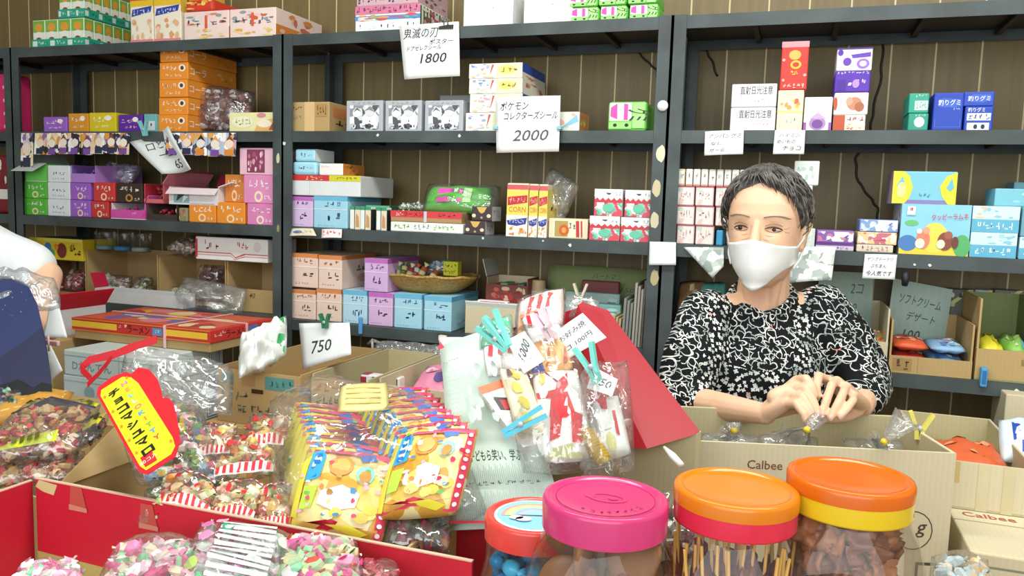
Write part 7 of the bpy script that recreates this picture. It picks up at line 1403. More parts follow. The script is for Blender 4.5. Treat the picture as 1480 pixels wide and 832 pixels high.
cbag('clear bag around the white pack with the red brush character', [(772, 678, 1.05), (865, 690, 1.04), (840, 455, 1.2), (700, 490, 1.22)], .07, 221)
cbag('clear bag around the coil snack, closed by the 350 tag', [(830, 695, 1.04), (930, 690, 1.03), (900, 510, 1.15), (845, 540, 1.15)], .08, 222)
qsheet('price_tag', 'white tag reading 1000 pegged among the snack bags', 'price tag', [(757, 540, 1.15), (788, 520, 1.15), (758, 478, 1.175), (732, 492, 1.175)], '#f4f5f5', [H(.5, .55, .28, '1000', '#3a3b40', .85, .5, 1)])
qsheet('price_tag', 'larger white tag with two handwritten lines beside the red side', 'price tag', [(812, 525, 1.165), (877, 488, 1.16), (842, 452, 1.19), (790, 490, 1.195)], '#f4f5f5', [H(.55, .70, .2, 'お好み焼', '#3a3b40', .7, .1, 1), H(.5, .32, .17, '1コ 100円', '#3a3b40', .75, .1, 1)], curl=.002)
qsheet('price_tag', 'small white tag reading 350 on the coil snack bag', 'price tag', [(848, 560, 1.10), (885, 572, 1.09), (893, 548, 1.11), (858, 530, 1.12)], '#f4f5f5', [H(.5, .5, .42, '350', '#3a3b40', .7, 0, 1)])
TQ = '#7fdcd2'
peg('clothespin', 'turquoise clothespin over the green bag, the more upright of two', onD(735, 500, 1.17), onD(718, 470, 1.18)-onD(735, 500, 1.17), TQ, L=.058, spread=.16)
peg('clothespin', 'turquoise clothespin over the green bag, lying flatter', onD(733, 505, 1.172), onD(710, 483, 1.175)-onD(733, 505, 1.172), TQ, L=.056, spread=.12)
peg('clothespin', 'turquoise clothespin gripping the 350 tag', onD(864, 552, 1.095), onD(852, 522, 1.10)-onD(864, 552, 1.095), TQ, L=.055, spread=.25)
peg('clothespin', 'bright blue clothespin lying across the flat white and red box', onD(728, 627, 1.055), onD(770, 603, 1.055)-onD(728, 627, 1.055), '#58c2dc', L=.062, spread=.06)
peg('clothespin', 'pale pink clothespin beside the larger white tag', onD(800, 492, 1.175), onD(786, 466, 1.185)-onD(800, 492, 1.175), '#f2cddb', L=.05, spread=.1)
# white film, cloth and sticks around
lay('crumpled white film bag beside the wooden pegs', [(815, 462, 1.34), (865, 470, 1.32), (868, 435, 1.36), (816, 425, 1.38)], .03, ['#e6e9e4', '#d6dbd6'], 6, .007, 231, film='filmsoft')
b = MB(); q = qd([(960, 646, 1.05), (985, 672, 1.0)]); b.tube([q[0], q[0].lerp(q[1], .5), q[1]], [.002, .005, .004], '#e9e4da', 8); tag(b.build('paper_twist', None, q[1]), 'pale paper twist poking up between the pink and orange lids', 'paper twist')
# ---------------------------------------------------------------- candy jars
def jar(label, px, py, D, rl, rb, cols, hl, base, tilt=(0, 0), inset=None, hb=.03, sq=3.6):
    """round lid, squarish clear body with sloping shoulders. (px, py, D) = centre of the lid top"""
    p = onD(px, py, D); e = empty('candy_jar', (p.x, p.y, base), label, 'candy jar'); zt = p.z; H_ = zt-base
    X = lambda b: setattr(b, 'T', Matrix.Translation((p.x, p.y, base)) @ Matrix.Rotation(tilt[0], 4, 'X') @ Matrix.Rotation(tilt[1], 4, 'Y'))
    b = MB(); X(b); a = H_-hl; m_ = H_-hl*(.45 if len(cols) > 1 else 0)
    lm = M(cols[0], .22, .5)
    b.lathe([(rl*1.0, m_ if len(cols) > 1 else a), (rl*1.005, H_-.004), (rl*.985, H_-.0008), (rl*.95, H_), (rl*.87, H_-.0002), (rl*.855, H_-.0018), (rl*.83, H_-.0022), (rl*.4, H_-.0022), (.0004, H_-.0022)], lm, 64)
    if len(cols) == 1: b.lathe([(rl*1.0, a), (rl*.9, a), (rl*.9, a+.002)], lm, 64)
    lid = b.build('lid', e)
    if len(cols) > 1:
        b = MB(); X(b); l2 = M(cols[1], .22, .5); b.lathe([(rl*.9, a), (rl*.985, a), (rl*.99, a+.002), (rl*.99, m_)], l2, 64); b.build('lid_rim', e)
    b = MB(); X(b)
    b.lathe([(.001, .001, sq), (rb*.9, .001, sq), (rb, .012, sq), (rb, H_-hl-.062, sq), (rb*.98, H_-hl-.045, 3.0), (rb*.90, H_-hl-.024, 2.6), (rl*.97, H_-hl-.008, 2.0), (rl*.95, H_-hl+.003, 2.0)], 'filmjar', 64)
    b.build('body', e)
    return e, p, base, H_-hl, lid
def cp(pro, loc, rot, label, g):
    r = pro.copy(); COL.objects.link(r); r.location = loc; r.rotation_euler = rot; r['label'] = label; r['group'] = g
    for ch in pro.children: c_ = ch.copy(); COL.objects.link(c_); c_.parent = r
    return r
BZ = TZ+.15
b = MB(); b.box(-.305, .21, -1.42, -1.10, TZ+.0006, BZ-.0006, 'card', .004); tag(b.build('carton', None, (-.05, -1.25, TZ)), 'kraft carton the candy jars stand on', 'carton')
# pink lid
e, p, bz, hh, lid = jar('clear jar with a pink lid, brown crackers inside', 875, 716, .765, .0600, .0715, ['#cf3a74'], .030, BZ)
b = MB(); b.T = Matrix.Translation((p.x, p.y, p.z-.0021)); 
for i in range(40):
    a0, a1 = i*.15708, (i+1)*.15708
    b.add([(math.cos(a0)*.047, math.sin(a0)*.047, 0), (math.cos(a1)*.047, math.sin(a1)*.047, 0), (math.cos(a1)*.0475, math.sin(a1)*.0475, .0008), (math.cos(a0)*.0475, math.sin(a0)*.0475, .0008)], [(0, 1, 2, 3)], '#c92f68')
    if i % 1 == 0: b.add([(math.cos(a0)*.019+.002, math.sin(a0)*.012, .0004), (math.cos(a1)*.019+.002, math.sin(a1)*.012, .0004), (math.cos(a1)*.0155+.002, math.sin(a1)*.0085, .0004), (math.cos(a0)*.0155+.002, math.sin(a0)*.0085, .0004)], [(0, 1, 2, 3)], '#cf3a70')
b.prints((-.03, -.008, 0), (1, 0, 0), (0, 1, 0), .05, .016, (0, 0, 1), [('E', .3, .5, .12, .3, '#cf3a70'), ('E', .75, .5, .1, .25, '#cf3a70')])
for i in range(8):
    a = -1.9+i*.22; b.prints((math.cos(a)*.037-.004, math.sin(a)*.037-.003, 0), (1, 0, 0), (0, 1, 0), .008, .006, (0, 0, 1), [('S', 0, 0, 1, 1, '#b5285c', 1)], i)
b.build('embossed_mark', lid)
rnd = random.Random(31); b = MB(); b.ell((0, 0, 0), (.030, .027, .0085), M('#8a5a34', .5), 20, 10)
vs_ = b.v
for q_ in vs_: q_ *= 1+noise.noise(q_*60)*.12
pro = empty('brown_cracker', (0, 0, 0), 'round brown cracker inside the pink lidded jar', 'cracker', 'brown crackers in the pink lidded jar'); b.build('cracker', pro)
first = True; sp = []
for k in range(5):
    for i in range(4):
        a = i*1.5708+k*.7; sp.append((p.x+math.cos(a)*.034, p.y+math.sin(a)*.034, bz+.028+.040*k+.006*(i % 2), rnd.uniform(.8, 1.5), rnd.uniform(-.5, .5), a+rnd.uniform(-.6, .6)))
for i, q_ in enumerate(sp):
    if i == 0: pro.location = q_[:3]; pro.rotation_euler = q_[3:]
    else: cp(pro, q_[:3], q_[3:], pro['label'], pro['group'])
def jlabel(label, p, rb, z0, z1, a0, a1, draw, par, mat='#f0ede2'):
    """sticker wrapped round the square body"""
    sq = 3.6; n = 10; b = MB()
    def S(u, v, o=0): a = a0+(a1-a0)*(u); k = (abs(math.cos(a))**sq+abs(math.sin(a))**sq)**(-1/sq)*(rb+.0008+o); return V((p.x+math.cos(a)*k, p.y+math.sin(a)*k, z0+(z1-z0)*v))
    vs = [S(i/n, j/2) for j in range(3) for i in range(n+1)]; b.add(vs, [(j*(n+1)+i, j*(n+1)+i+1, (j+1)*(n+1)+i+1, (j+1)*(n+1)+i) for j in range(2) for i in range(n)], mat, True)
    for l, (pts, col) in enumerate(draw):
        if isinstance(pts, str):
            ch, u, v, h_, wd = pts, *col[0]; vs2, fs, w_, hh2 = text_geo(ch); kk = h_/hh2
            b.add([S(u+x*kk*wd, v+y*kk, .0006+.0002*l) for x, y in vs2], fs, col[1])
        else: b.add([S(u, v, .0003+.0002*l) for u, v in pts], [list(range(len(pts)))], col)
    b.build('label', par)
A = lambda d: math.radians(d)
jlabel('', p, .0715, bz+hh-.118, bz+hh-.080, A(-85), A(-38), [('いか天', ((.45, .62, .45, .12), '#d8589a')), ([(.05, .12), (.9, .12), (.9, .2), (.05, .2)], '#d98ab4')], e)
# orange lid, red rim: skewers
e, p, bz, hh, lid = jar('clear jar with an orange and red lid, skewered squid inside', 1064, 702, .775, .0592, .0705, ['#de7c14', '#e0304a'], .034, BZ)
pro = empty('squid_skewer', (0, 0, 0), 'wooden skewer of red brown squid in the orange and red lidded jar', 'skewer', 'squid skewers in the orange and red lidded jar')
b = MB(); b.tube([(0, 0, 0), (0, 0, .188)], .0017, 'skewer', 6); b.build('stick', pro)
b = MB(); S_ = pillow(b, (.003, 0, .095), (1, 0, 0), (0, 0, 1), .022, .13, .011, M('#8a3414', .3), 8, .8, 61); b.build('squid', pro)
sp = []
for i in range(34):
    a = i*2.4; r_ = .058*math.sqrt((i+.5)/34); sp.append((p.x+math.cos(a)*r_*1.02, p.y+math.sin(a)*r_, bz+.006+rnd.uniform(0, .008), rnd.uniform(-.1, .1), rnd.uniform(-.12, .12), rnd.uniform(0, 6)))
for i, q_ in enumerate(sp):
    if i == 0: pro.location = q_[:3]; pro.rotation_euler = q_[3:]
    else: cp(pro, q_[:3], q_[3:], pro['label'], pro['group'])
# orange lid, yellow rim: dried squid
e, p, bz, hh, lid = jar('clear jar with an orange and yellow lid, dried squid inside', 1229, 685, .785, .0592, .0725, ['#da660e', '#e6c222'], .034, BZ)
pro = empty('dried_squid', (0, 0, 0), 'crinkled brown dried squid piece in the orange and yellow lidded jar', 'dried squid', 'dried squid in the orange and yellow lidded jar')
b = MB(); S_ = pillow(b, (0, 0, 0), (1, 0, 0), (0, 1, 0), .052, .062, .012, M('#9c5f33', .45), 14, 2.2, 62); b.build('sheet', pro)
pro2 = empty('dried_squid', (0, 0, 0), 'crinkled brown dried squid piece in the orange and yellow lidded jar', 'dried squid', 'dried squid in the orange and yellow lidded jar')
b = MB(); S_ = pillow(b, (0, 0, 0), (1, 0, 0), (0, 1, 0), .046, .058, .014, M('#7a4426', .45), 14, 2.4, 67); b.build('sheet', pro2)
sp = []
for k in range(7):
    for i in range(6):
        a = i*1.0472+k*.5; rr = .036 if i < 5 else .006; sp.append((p.x+math.cos(a)*rr, p.y+math.sin(a)*rr, bz+.025+.031*k+.008*(i % 2), rnd.uniform(.6, 1.9), rnd.uniform(-.7, .7), a+1.57+rnd.uniform(-.5, .5)))
for i, q_ in enumerate(sp):
    w_ = pro if i % 2 else pro2
    if i < 2: w_.location = q_[:3]; w_.rotation_euler = q_[3:]
    else: cp(w_, q_[:3], q_[3:], w_['label'], w_['group'])
jlabel('', p, .0725, bz+hh-.155, bz+hh-.068, A(-78), A(-8), [([(0, 0), (.3, 0), (.3, 1), (0, 1)], '#e89ac6'), ([(.12, .05), (.17, .05), (.17, .95), (.12, .95)], '#e3b53a'), ([(.3, 0), (.34, 0), (.34, 1), (.3, 1)], '#e8e04a'), ([(.34, 0), (.68, 0), (.68, 1), (.34, 1)], '#1e1c1e'),
    ('い', ((.51, .80, .24, .22), '#f6f4f0')), ('か', ((.51, .50, .24, .22), '#f6f4f0')), ('の', ((.51, .2, .24, .22), '#f6f4f0')), ([(.68, 0), (.72, 0), (.72, 1), (.68, 1)], '#e8e04a'), ([(.8, .85), (.96, .85), (.96, .97), (.8, .97)], '#e89ac6')]+[([(.76+.025*i, .2), (.768+.025*i, .2), (.768+.025*i, .75), (.76+.025*i, .75)], '#b9bfc6') for i in range(9)], e)
# small jar with a rainbow lid
e, p, bz, hh, lid = jar('small clear jar with a red lid and rainbow sticker, blue sweets inside', 772, 742, .885, .0545, .0560, ['#e2473f'], .026, BZ-.02+.0206, sq=2.4)
b = MB(); b.T = Matrix.Translation((p.x, p.y, p.z-.0021)) @ Matrix.Rotation(.35, 4, 'Z')
b.lathe([(.0445, 0), (.044, .0006), (.001, .0006)], '#f3f2ee', 40); b.lathe([(.041, .0008), (.001, .0009)], '#8fcbe6', 40)
for i, (r_, c_) in enumerate(((.037, '#e99aa6'), (.033, '#f0c98a'), (.029, '#eee9a0'), (.025, '#b6dfae'), (.021, '#9ab8e6'), (.017, '#c6b0dc'), (.013, '#9fd4ee'))):
    b.add([(math.cos(k*math.pi/16)*r_, math.sin(k*math.pi/16)*r_-.004, .0011+.0002*i) for k in range(17)], [list(range(17))], c_)
for cx3, cy3, r3 in ((-.02, -.012, .008), (-.012, -.016, .009), (.018, -.012, .008), (.026, -.016, .007)): b.add([(cx3+math.cos(k*.5236)*r3, cy3+math.sin(k*.5236)*r3*.7, .0026) for k in range(12)], [list(range(12))], '#f4f7f8')
b.build('rainbow_sticker', lid)
pro = empty('blue_sweet', (0, 0, 0), 'blue wrapped sweet in the small red lidded jar', 'wrapped sweet', 'blue sweets in the small red lidded jar')
b = MB(); 
prof = ((-.019, .008), (-.011, .0025), (-.008, .008), (0, .0105), (.008, .008), (.011, .0025), (.019, .008))
b.tube([(x_, 0, 0) for x_, _ in prof], [r_ for _, r_ in prof], M('#3fb4dc', .2), 8); b.build('wrapper', pro)
pro2 = empty('blue_sweet', (0, 0, 0), 'teal wrapped sweet in the small red lidded jar', 'wrapped sweet', 'teal sweets in the small red lidded jar')
b = MB(); b.tube([(x_, 0, 0) for x_, _ in prof], [r_ for _, r_ in prof], M('#2f8fc0', .2), 8); b.build('wrapper', pro2)
sp = []
for k in range(6):
    for i in range(9):
        a = i*.785+k*.4; rr = .036 if i < 8 else .004; sp.append((p.x+math.cos(a)*rr, p.y+math.sin(a)*rr, bz+.014+.021*k, rnd.uniform(-.5, .5), rnd.uniform(-.5, .5), a+1.57+rnd.uniform(-.4, .4)))
for i, q_ in enumerate(sp):
    w_ = (pro, pro2)[i % 2]
    if i < 2: w_.location = q_[:3]; w_.rotation_euler = q_[3:]
    else: cp(w_, q_[:3], q_[3:], w_['label'], w_['group'])
# film bags squeezed between and behind the jars
lay('clear bag with a white striped wrapper behind the pink and orange lids', [(955, 815, .86), (1010, 815, .86), (1010, 715, .93), (950, 705, .93)], .05, ['#8a3a3a', '#c9b0a8', '#f2f0ee', '#7a2a30'], 24, .010, 241)
# ---------------------------------------------------------------- chips carton in front of the woman
C0 = V((-.12, -.775)); C1 = V((.253, -.668)); cw = (C1-C0).length; ang = math.atan2(C1.y-C0.y, C1.x-C0.x); cd_ = .221
cz0, cz1 = TZ+.0006, 1.05
prc = [('T', .27, .895, .045, 'Calbee', '#7a4a34', .2)]+[('E', .86, .60, .075, .10, '#4a4438'), ('E', .86, .60, .070, .094, '#d2c7a8'), ('T', .89, .60, .07, 'g', '#4a4438', .1, 0, .2), 
    ('R', .88, .30, .96, .44, '#4a4a44'), ('R', .89, .315, .95, .425, '#d2c7a8')]
cb = openbox('chips_carton', 'tall pale carton printed Calbee in front of the woman, open', 'cardboard box', 0, cw, 0, cd_, cz0, cz1, 'cardpale', 'cardgrey', .005, None, None, prc)
vz = Matrix.Rotation(ang, 4, 'Z'); ctr_ = vz @ V((cw/2, cd_/2, 0)); cb.location = (C0.x+ctr_.x, C0.y+ctr_.y, cz0); cb.rotation_euler = (0, 0, ang)
def cl(u, v, z): q_ = vz @ V((u*cw, v*cd_, 0)); return V((C0.x+q_.x, C0.y+q_.y, z))
def tied(label, base, neck, top, rb, seed, w=.1, h=.1):
    """clear bag gathered by a yellow tie with a fanned out neck"""
    e = empty('tied_bag', base-V((0, 0, h/2)), label, 'tied bag'); n_ = (neck-base).normalized(); b = MB()
    bits(b, base-V((0, 0, .015)), (1, .2, 0), (0, .4, 1), w*.8, h*.6, .04, ['#e9dfc4', '#d9c08a', '#f2efe6', '#c9a86a'], 18, .010, seed); o = b.build('snack_filling', e); o['kind'] = 'stuff'
    b = MB(); S_ = pillow(b, base, (1, .25, 0), (0, .3, 1), w, h, .06, 'filmsoft', 14, .5, seed)
    top0 = base+V((0, 0, h*.28)); ring = []
    for r_, c_ in ((w*.34, top0), (w*.18, top0.lerp(neck, .6)), (.004, neck), (.010, neck.lerp(top, .35)), (rb, top)):
        dd = (neck-top0).normalized() if r_ > .02 else (top-neck).normalized(); ua = dd.orthogonal().normalized(); va = dd.cross(ua)
        for k in range(20): q = 1+.28*math.sin(k*2.513+seed); ring.append(c_+(ua*math.cos(k*.314)+va*math.sin(k*.314))*r_*q)
    b.add(ring, [(j*20+i, j*20+(i+1) % 20, (j+1)*20+(i+1) % 20, (j+1)*20+i) for j in range(4) for i in range(20)], 'filmsoft', True); b.build('film_bag', e)
    b = MB(); dd = (top-neck).normalized(); b.tube([neck-dd*.004, neck, neck+dd*.004], [.0048, .0058, .0048], '#e6c63a', 10); b.build('tie', e); return e
tied('clear bag with a yellow tie at the far side of the Calbee carton', cl(.18, .45, .985), onD(1061, 622, 1.26), onD(1060, 610, 1.262), .010, 301)
tied('clear bag whose neck the woman is tying with yellow', cl(.44, .5, .985), onD(1166, 621, 1.245), onD(1185, 602, 1.265), .010, 302)
tied('clear bag with a yellow tie and fanned neck beside the yellow peg', cl(.80, .5, .985), onD(1278, 638, 1.19), onD(1312, 603, 1.185), .020, 303)
b = MB(); b.box(-.05, .12, -.64, -.58, cz0+.006, .9, 'cardgrey'); tag(b.build('cardboard_pad', None, (.03, -.6, cz0)), 'cardboard pad inside the Calbee carton', 'pad')
q_ = cl(.985, .52, 1.05); peg('clothespin', 'yellow clothespin pinched on the rim of the Calbee carton', q_+V((0, 0, -.012)), (.05, 0, 1), '#e3d66a', L=.045, spread=.42)
# ---------------------------------------------------------------- pale cartons beyond it
b = MB(); x0, x1, y0, y1, z1_ = .272, .62, -.722, -.20, .922; b.box(x0, x1, y0, y1, TZ+.0006, z1_, 'cardpale', .003)
b.prints((x0, y0, TZ), (1, 0, 0), (0, 0, 1), x1-x0, z1_-TZ, (0, -1, 0), [('P', [(.06, .62), (.36, .62), (.36, .90), (.06, .90)], '#8a8a78'), ('P', [(.07, .64), (.35, .64), (.35, .88), (.07, .88)], 'cardpale'), ('P', [(.24, .63), (.32, .63), (.3, .5)], '#8a8a78'), ('S', .09, .66, .34, .86, '#6a6a5a', 5), ('E', .56, .6, .14, .25, '#b9a88a'), ('E', .56, .6, .13, .235, 'cardpale'), ('P', [(.48, .36), (.62, .36), (.68, .62), (.63, .60), (.60, .74), (.565, .6), (.53, .76), (.515, .6), (.47, .7), (.48, .55), (.44, .58)], '#b5403f')])
b.prints((x0, y0, z1_), (1, 0, 0), (0, 1, 0), x1-x0, .2, (0, 0, 1), [('R', 0, .66, 1, .675, '#a89a72'), ('T', .16, .82, .10, 'Calbee', '#b04a3a', .3), ('S', .36, .76, .80, .86, '#6a6450', 11), ('S', .86, .78, .98, .84, '#6a6450', 3)])
tag(b.build('chips_carton', None, (.45, -.46, TZ)), 'closed pale carton with a printed red hand and speech bubble', 'carton')
topbox('open pale cardboard box standing on the closed Calbee carton', .232, .398, -.538, -.19, z1_+.001, 1.003, 'cardpale', [('R', .05, .55, .32, 1, '#c4ab74'), ('R', .48, 0, .58, 1, '#d2c5a2'), ('R', .70, 0, .80, 1, '#d0c29c')], None, None, 'cardgrey')
b = MB(); S_ = pillow(b, (.315, -.42, .975), (1, .1, 0), (0, 1, .1), .13, .16, .05, '#d8643a', 12, .3, 311)
for u_, v_ in ((-.4, .2), (.2, -.3), (.5, .5), (-.1, .6)): on_poly(b, S_, blob(u_, v_, .2, .15), '#e9a070')
tag(b.build('snack_pack', None, (.315, -.42, .95)), 'orange snack pack inside the open pale box', 'snack pack')
b = MB(); b.box(.24, .39, -.53, -.2, z1_+.0055, .95, 'cardgrey'); tag(b.build('cardboard_pad', None, (.3, -.4, .93)), 'cardboard pad under the orange snack pack', 'pad')
p = onD(1462, 588, 1.72); b = MB(); b.box(p.x-.012, p.x+.16, p.y, p.y+.12, TZ+.0006, p.z+.028, 'cardpale', .003); tag(b.build('carton', None, p), 'pale carton cut by the photo edge under the lowest shelf', 'carton')
def d_bl(b, S_): on_poly(b, S_, [(-.6, -.3), (.95, -.3), (.95, .55), (-.6, .6)], '#2f4fae', .002); on_poly(b, S_, [(-.4, .05), (.5, .05), (.5, .25), (-.4, .25)], '#cfdcf4', .003); on_poly(b, S_, [(-.3, -.8), (.2, -.8), (.2, -.35), (-.3, -.35)], '#3a5ab8', .002)
pack('snack_pack', 'white and blue snack pack at the photo edge beside the open pale box', 'snack pack', [(1448, 668, 1.42), (1520, 668, 1.42), (1515, 604, 1.50), (1440, 606, 1.50)], .05, '#d8e8f0', d_bl, 321)
p = onD(1480, 690, 1.40); b = MB(); b.box(.415, .62, -.50, -.26, z1_+.0006, .985, 'card', .003); tag(b.build('carton', None, (.5, -.4, .93)), 'kraft carton under the white and blue pack', 'carton')
lay('pale clear bag of cream sweets beside the orange and yellow jar', [(1340, 895, .80), (1440, 895, .82), (1430, 812, .92), (1345, 798, .94)], .05, ['#e6dcc6', '#cfe0e4', '#f0ece2', '#b9c9cf', '#d9b88a'], 40, .011, 331)
b = MB(); b.box(.2165, .40, -1.25, -.86, TZ+.0006, .86, 'card', .004); tag(b.build('carton', None, (.3, -1.05, TZ)), 'kraft carton under the pale clear bag', 'carton')
# ================================================================== CUSTOMER AT THE EDGE, NAVY BAG
sh = onD(-42, 350, 1.90); ft = V((sh.x-.16, sh.y-.10, 0))
cu = empty('person', ft, 'customer at the photo edge in a white short sleeved shirt, reaching down', 'person')
b = MB(); ch = V((ft.x, ft.y, sh.z-.12)); nk = V((ft.x+.01, ft.y, sh.z+.05)); hd = nk+V((.01, -.02, .17)); pv_ = V((ft.x, ft.y, .86))
EB, WR_ = onD(66, 398, 1.86), onD(58, 470, 1.74)
b.ell(ch, (.15, .10, .17), 'skin', 20, 12); b.ell((ch+pv_)/2, (.135, .095, .2), 'skin', 20, 12); b.ell(pv_, (.15, .10, .13), 'skin', 20, 12)
b.ell(hd, (.074, .092, .10), 'skin', 20, 14); b.ell(hd+V((0, -.03, -.06)), (.055, .055, .06), 'skin', 20, 12); b.ell(hd+V((.0, -.095, -.02)), (.014, .018, .022), 'skin', 12, 8)
for s in (-1, 1): b.ell(hd+V((s*.075, .01, -.01)), (.01, .018, .03), 'skin', 12, 8)
capsule(b, hd+V((0, .02, -.08)), nk, .05, .055)
s2 = V((ft.x-.17, ft.y, sh.z)); e2 = s2+V((-.04, .02, -.28)); w2_ = e2+V((.06, -.16, -.16))
capsule(b, nk+V((0, 0, -.03)), sh, .055, .05); capsule(b, nk+V((0, 0, -.03)), s2, .055, .05)
capsule(b, sh, EB, .046, .036); capsule(b, EB, WR_, .035, .024); capsule(b, s2, e2, .046, .036); capsule(b, e2, w2_, .034, .024)
for W_, dr in ((WR_, (WR_-EB).normalized()), (w2_, (w2_-e2).normalized())):
    sd = dr.cross(V((0, -1, .3))).normalized(); capsule(b, W_, W_+dr*.05, .022, .028); hb_ = W_+dr*.07
    for i, o_ in enumerate((-.024, -.008, .008, .024)):
        q0_ = hb_+sd*o_; q1 = q0_+dr*(.034-.003*abs(i-1.5))+V((0, -.006, 0)); q2 = q1+dr*.024+V((0, -.012, 0)); capsule(b, W_+dr*.03+sd*o_*.6, q0_, .014, .009, seg=10); capsule(b, q0_, q1, .0088, .008, seg=10); capsule(b, q1, q2, .008, .0068, seg=10)
    capsule(b, W_+dr*.02, W_+dr*.045-sd*.04, .013, .010, seg=10); capsule(b, W_+dr*.045-sd*.04, W_+dr*.075-sd*.046, .010, .008, seg=10)
for s in (-1, 1):
    hip = pv_+V((s*.08, 0, -.06)); kn = V((hip.x, hip.y-.01, .45)); an = V((hip.x, hip.y+.02, .08)); capsule(b, hip, kn, .08, .055); capsule(b, kn, an, .052, .035); capsule(b, an+V((0, .02, -.035)), an+V((0, -.14, -.05)), .034, .027)
fuse(b, 'body', cu, .004, 2, .4)
for s in (-1, 1):
    b = MB(); b.ell(hd+V((s*.03, -.083, .0)), (.012, .006, .005), '#d8d0c8', 12, 8); ey = b.build('eye', cu); b = MB(); b.ell(hd+V((s*.03, -.088, .0)), (.005, .003, .0048), '#241a16', 10, 8); b.build('iris', ey)
b = MB(); b.tube([hd+V((-.022, -.083, -.062)), hd+V((0, -.089, -.06)), hd+V((.022, -.083, -.062))], [.002, .004, .002], '#b06a60', 8); b.build('mouth', cu)
b = MB(); vs = []
for j in range(10):
    for i in range(33):
        az = -math.pi+6.28319*i/32; zl = .035 if abs(az) < 1.0 else -.07; el0 = math.asin(max(-.9, min(.9, zl/.108))); el = el0+(1.5707-el0)*j/9
        vs.append(hd+V((math.sin(az)*math.cos(el)*.082, -math.cos(az)*math.cos(el)*.100, math.sin(el)*.110)))
b.add(vs, [(j*33+i, j*33+i+1, (j+1)*33+i+1, (j+1)*33+i) for j in range(9) for i in range(32)], HAIR, True); b.build('hair', cu)
b = MB(); b.ell(ch, (.168, .118, .18), 'skin', 20, 12); b.ell((ch+pv_)/2, (.155, .115, .22), 'skin', 20, 12); b.ell(pv_+V((0, 0, .02)), (.165, .118, .13), 'skin', 20, 12)
capsule(b, nk+V((0, 0, -.055)), sh, .062, .066); capsule(b, nk+V((0, 0, -.055)), s2, .062, .066); capsule(b, sh, sh.lerp(EB, .80), .070, .060); capsule(b, s2, s2.lerp(e2, .7), .066, .060)
def wr2(co, n): return co+n*(noise.noise(co*12)*.006)
fuse(b, 'shirt', cu, .008, 5, .5, M('#e3e7ea', .8, .2), wr2)
b = MB(); b.ell(pv_+V((0, 0, -.03)), (.160, .112, .13), 'skin', 20, 12)
for s in (-1, 1): hip = pv_+V((s*.08, 0, -.06)); kn = V((hip.x, hip.y-.01, .45)); an = V((hip.x, hip.y+.02, .1)); capsule(b, hip, kn, .092, .068); capsule(b, kn, an, .066, .052)
fuse(b, 'trousers', cu, .012, 4, .5, M('#3a3d46', .85))
b = MB(); b.slab([(-1.53, -1.022, TZ+.0006), (-1.30, -.939, TZ+.0006), (-1.375, -.886, TZ+.0006), (-1.615, -.965, TZ+.0006)], (0, 0, .994-TZ), 'card'); tag(b.build('carton', None, (-1.45, -.95, TZ)), 'kraft carton under the navy bag', 'carton')
# navy star print bag standing on the counter, clear film over it
c, ux, uy, w, h = frame([(-150, 590, 1.47), (78, 578, 1.47), (48, 418, 1.52), (-150, 400, 1.52)])
base = V((c.x, c.y, .945)); e = empty('tote_bag', base, 'navy bag printed with a starry night and dark hills', 'bag')
b = MB(); pts = qd([(-150, 585, 1.46), (76, 577, 1.46), (74, 545, 1.47), (66, 490, 1.49), (54, 440, 1.51), (42, 415, 1.52), (20, 406, 1.525), (-150, 402, 1.525)]); off = V((-.09, .06, 0))
b.slab(pts, off, 'navystar'); fn = -off.normalized()*.001
b.poly([p+fn for p in qd([(-150, 584, 1.46), (75, 576, 1.46), (75, 556, 1.465), (60, 552, 1.467), (48, 560, 1.466), (25, 548, 1.467), (0, 556, 1.467), (-40, 545, 1.467), (-150, 552, 1.467)])], '#0e1014')
rnd = random.Random(5)
for i in range(70):
    x_, y_ = rnd.uniform(-60, 48), rnd.uniform(420, 535); q = onD(x_, y_, 1.525-.065*(y_-402)/183)+fn*1.6; r_ = rnd.choice([.0006, .0008, .0013]); b.poly([q+RT*math.cos(k*1.256)*r_+UP*math.sin(k*1.256)*r_ for k in range(5)], rnd.choice(['#9fb0d8', '#6f86c0', '#c3a8c8', '#5f9fc0']))
b.build('bag_body', e)
b = MB(); c, ux, uy, w, h = frame([(-40, 440, 1.50), (92, 445, 1.55), (80, 402, 1.62), (-40, 388, 1.60)]); pillow(b, c, ux, uy, w, h, .05, 'filmsoft', 18, .7, 401); tag(b.build('plastic_bag', None, c-V((0, 0, .03))), 'crumpled clear film lying over the top of the navy bag', 'plastic bag')
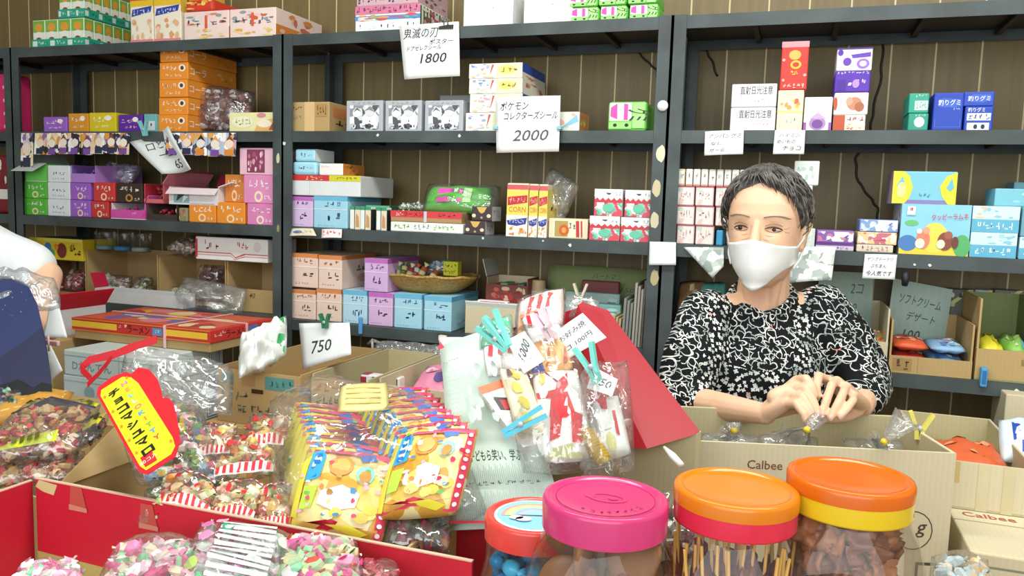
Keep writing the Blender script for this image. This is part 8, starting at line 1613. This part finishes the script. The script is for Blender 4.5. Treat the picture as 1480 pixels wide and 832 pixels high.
qsheet('price_sheet', 'blank white folded card under the pink clip', 'card', [(70, 555, 1.60), (91, 535, 1.60), (72, 497, 1.62), (64, 497, 1.62)], '#e8ebec', None, None, .0015, .002)
qsheet('paper', 'white paper fold standing behind the navy bag', 'paper', [(62, 490, 1.66), (98, 488, 1.66), (84, 438, 1.70), (72, 440, 1.70)], '#e6e9ec', None, None, .0015, .003)
b = MB(); p = onD(73, 495, 1.585); b.box(p.x-.022, p.x+.022, p.y-.004, p.y+.004, p.z-.005, p.z+.005, '#f0b9bf', .002); b.tube([p+V((0, -.004, -.016)), p+V((0, -.005, .016))], .0022, '#f3c9cd', 6); tag(b.build('clip', None, p), 'pale pink clip pinning the card beside the navy bag', 'clip')
# ================================================================== CAMERA, LIGHT
cd = bpy.data.cameras.new('camera'); co = bpy.data.objects.new('camera', cd); COL.objects.link(co)
cd.sensor_width = 36; cd.lens = FPX/1480*36; cd.clip_start = .02
m = Matrix((RT, UP, -FW)).transposed().to_4x4(); m.translation = CAM; co.matrix_world = m; sc.camera = co
w = bpy.data.worlds.new('daylight'); sc.world = w; w.use_nodes = True
bg = w.node_tree.nodes['Background']; bg.inputs[0].default_value = (.88, .95, 1, 1); bg.inputs[1].default_value = .8
def area(n, loc, tgt, sx, sy_, e, c):
    l = bpy.data.lights.new(n, 'AREA'); l.shape = 'RECTANGLE'; l.size = sx; l.size_y = sy_; l.energy = e; l.color = c
    o = bpy.data.objects.new(n, l); COL.objects.link(o); o.location = loc
    o.rotation_euler = (V(tgt)-V(loc)).to_track_quat('-Z', 'Y').to_euler(); return o
area('daylight_through_shopfront', (.3, -3.5, 2.0), (-.4, 0, 1.0), 4.4, 1.6, 78, (.95, 1, .99))
area('ceiling_lamp', (-.1, -1.0, 2.66), (-.1, -1.0, 0), 2.4, .3, 46, (.97, 1, .95))
vs = sc.view_settings; vs.view_transform = 'Standard'; vs.look = 'None'; vs.gamma = 1; vs.exposure = 0.0
vs.use_curve_mapping = False
sc.cycles.transparent_max_bounces = 24
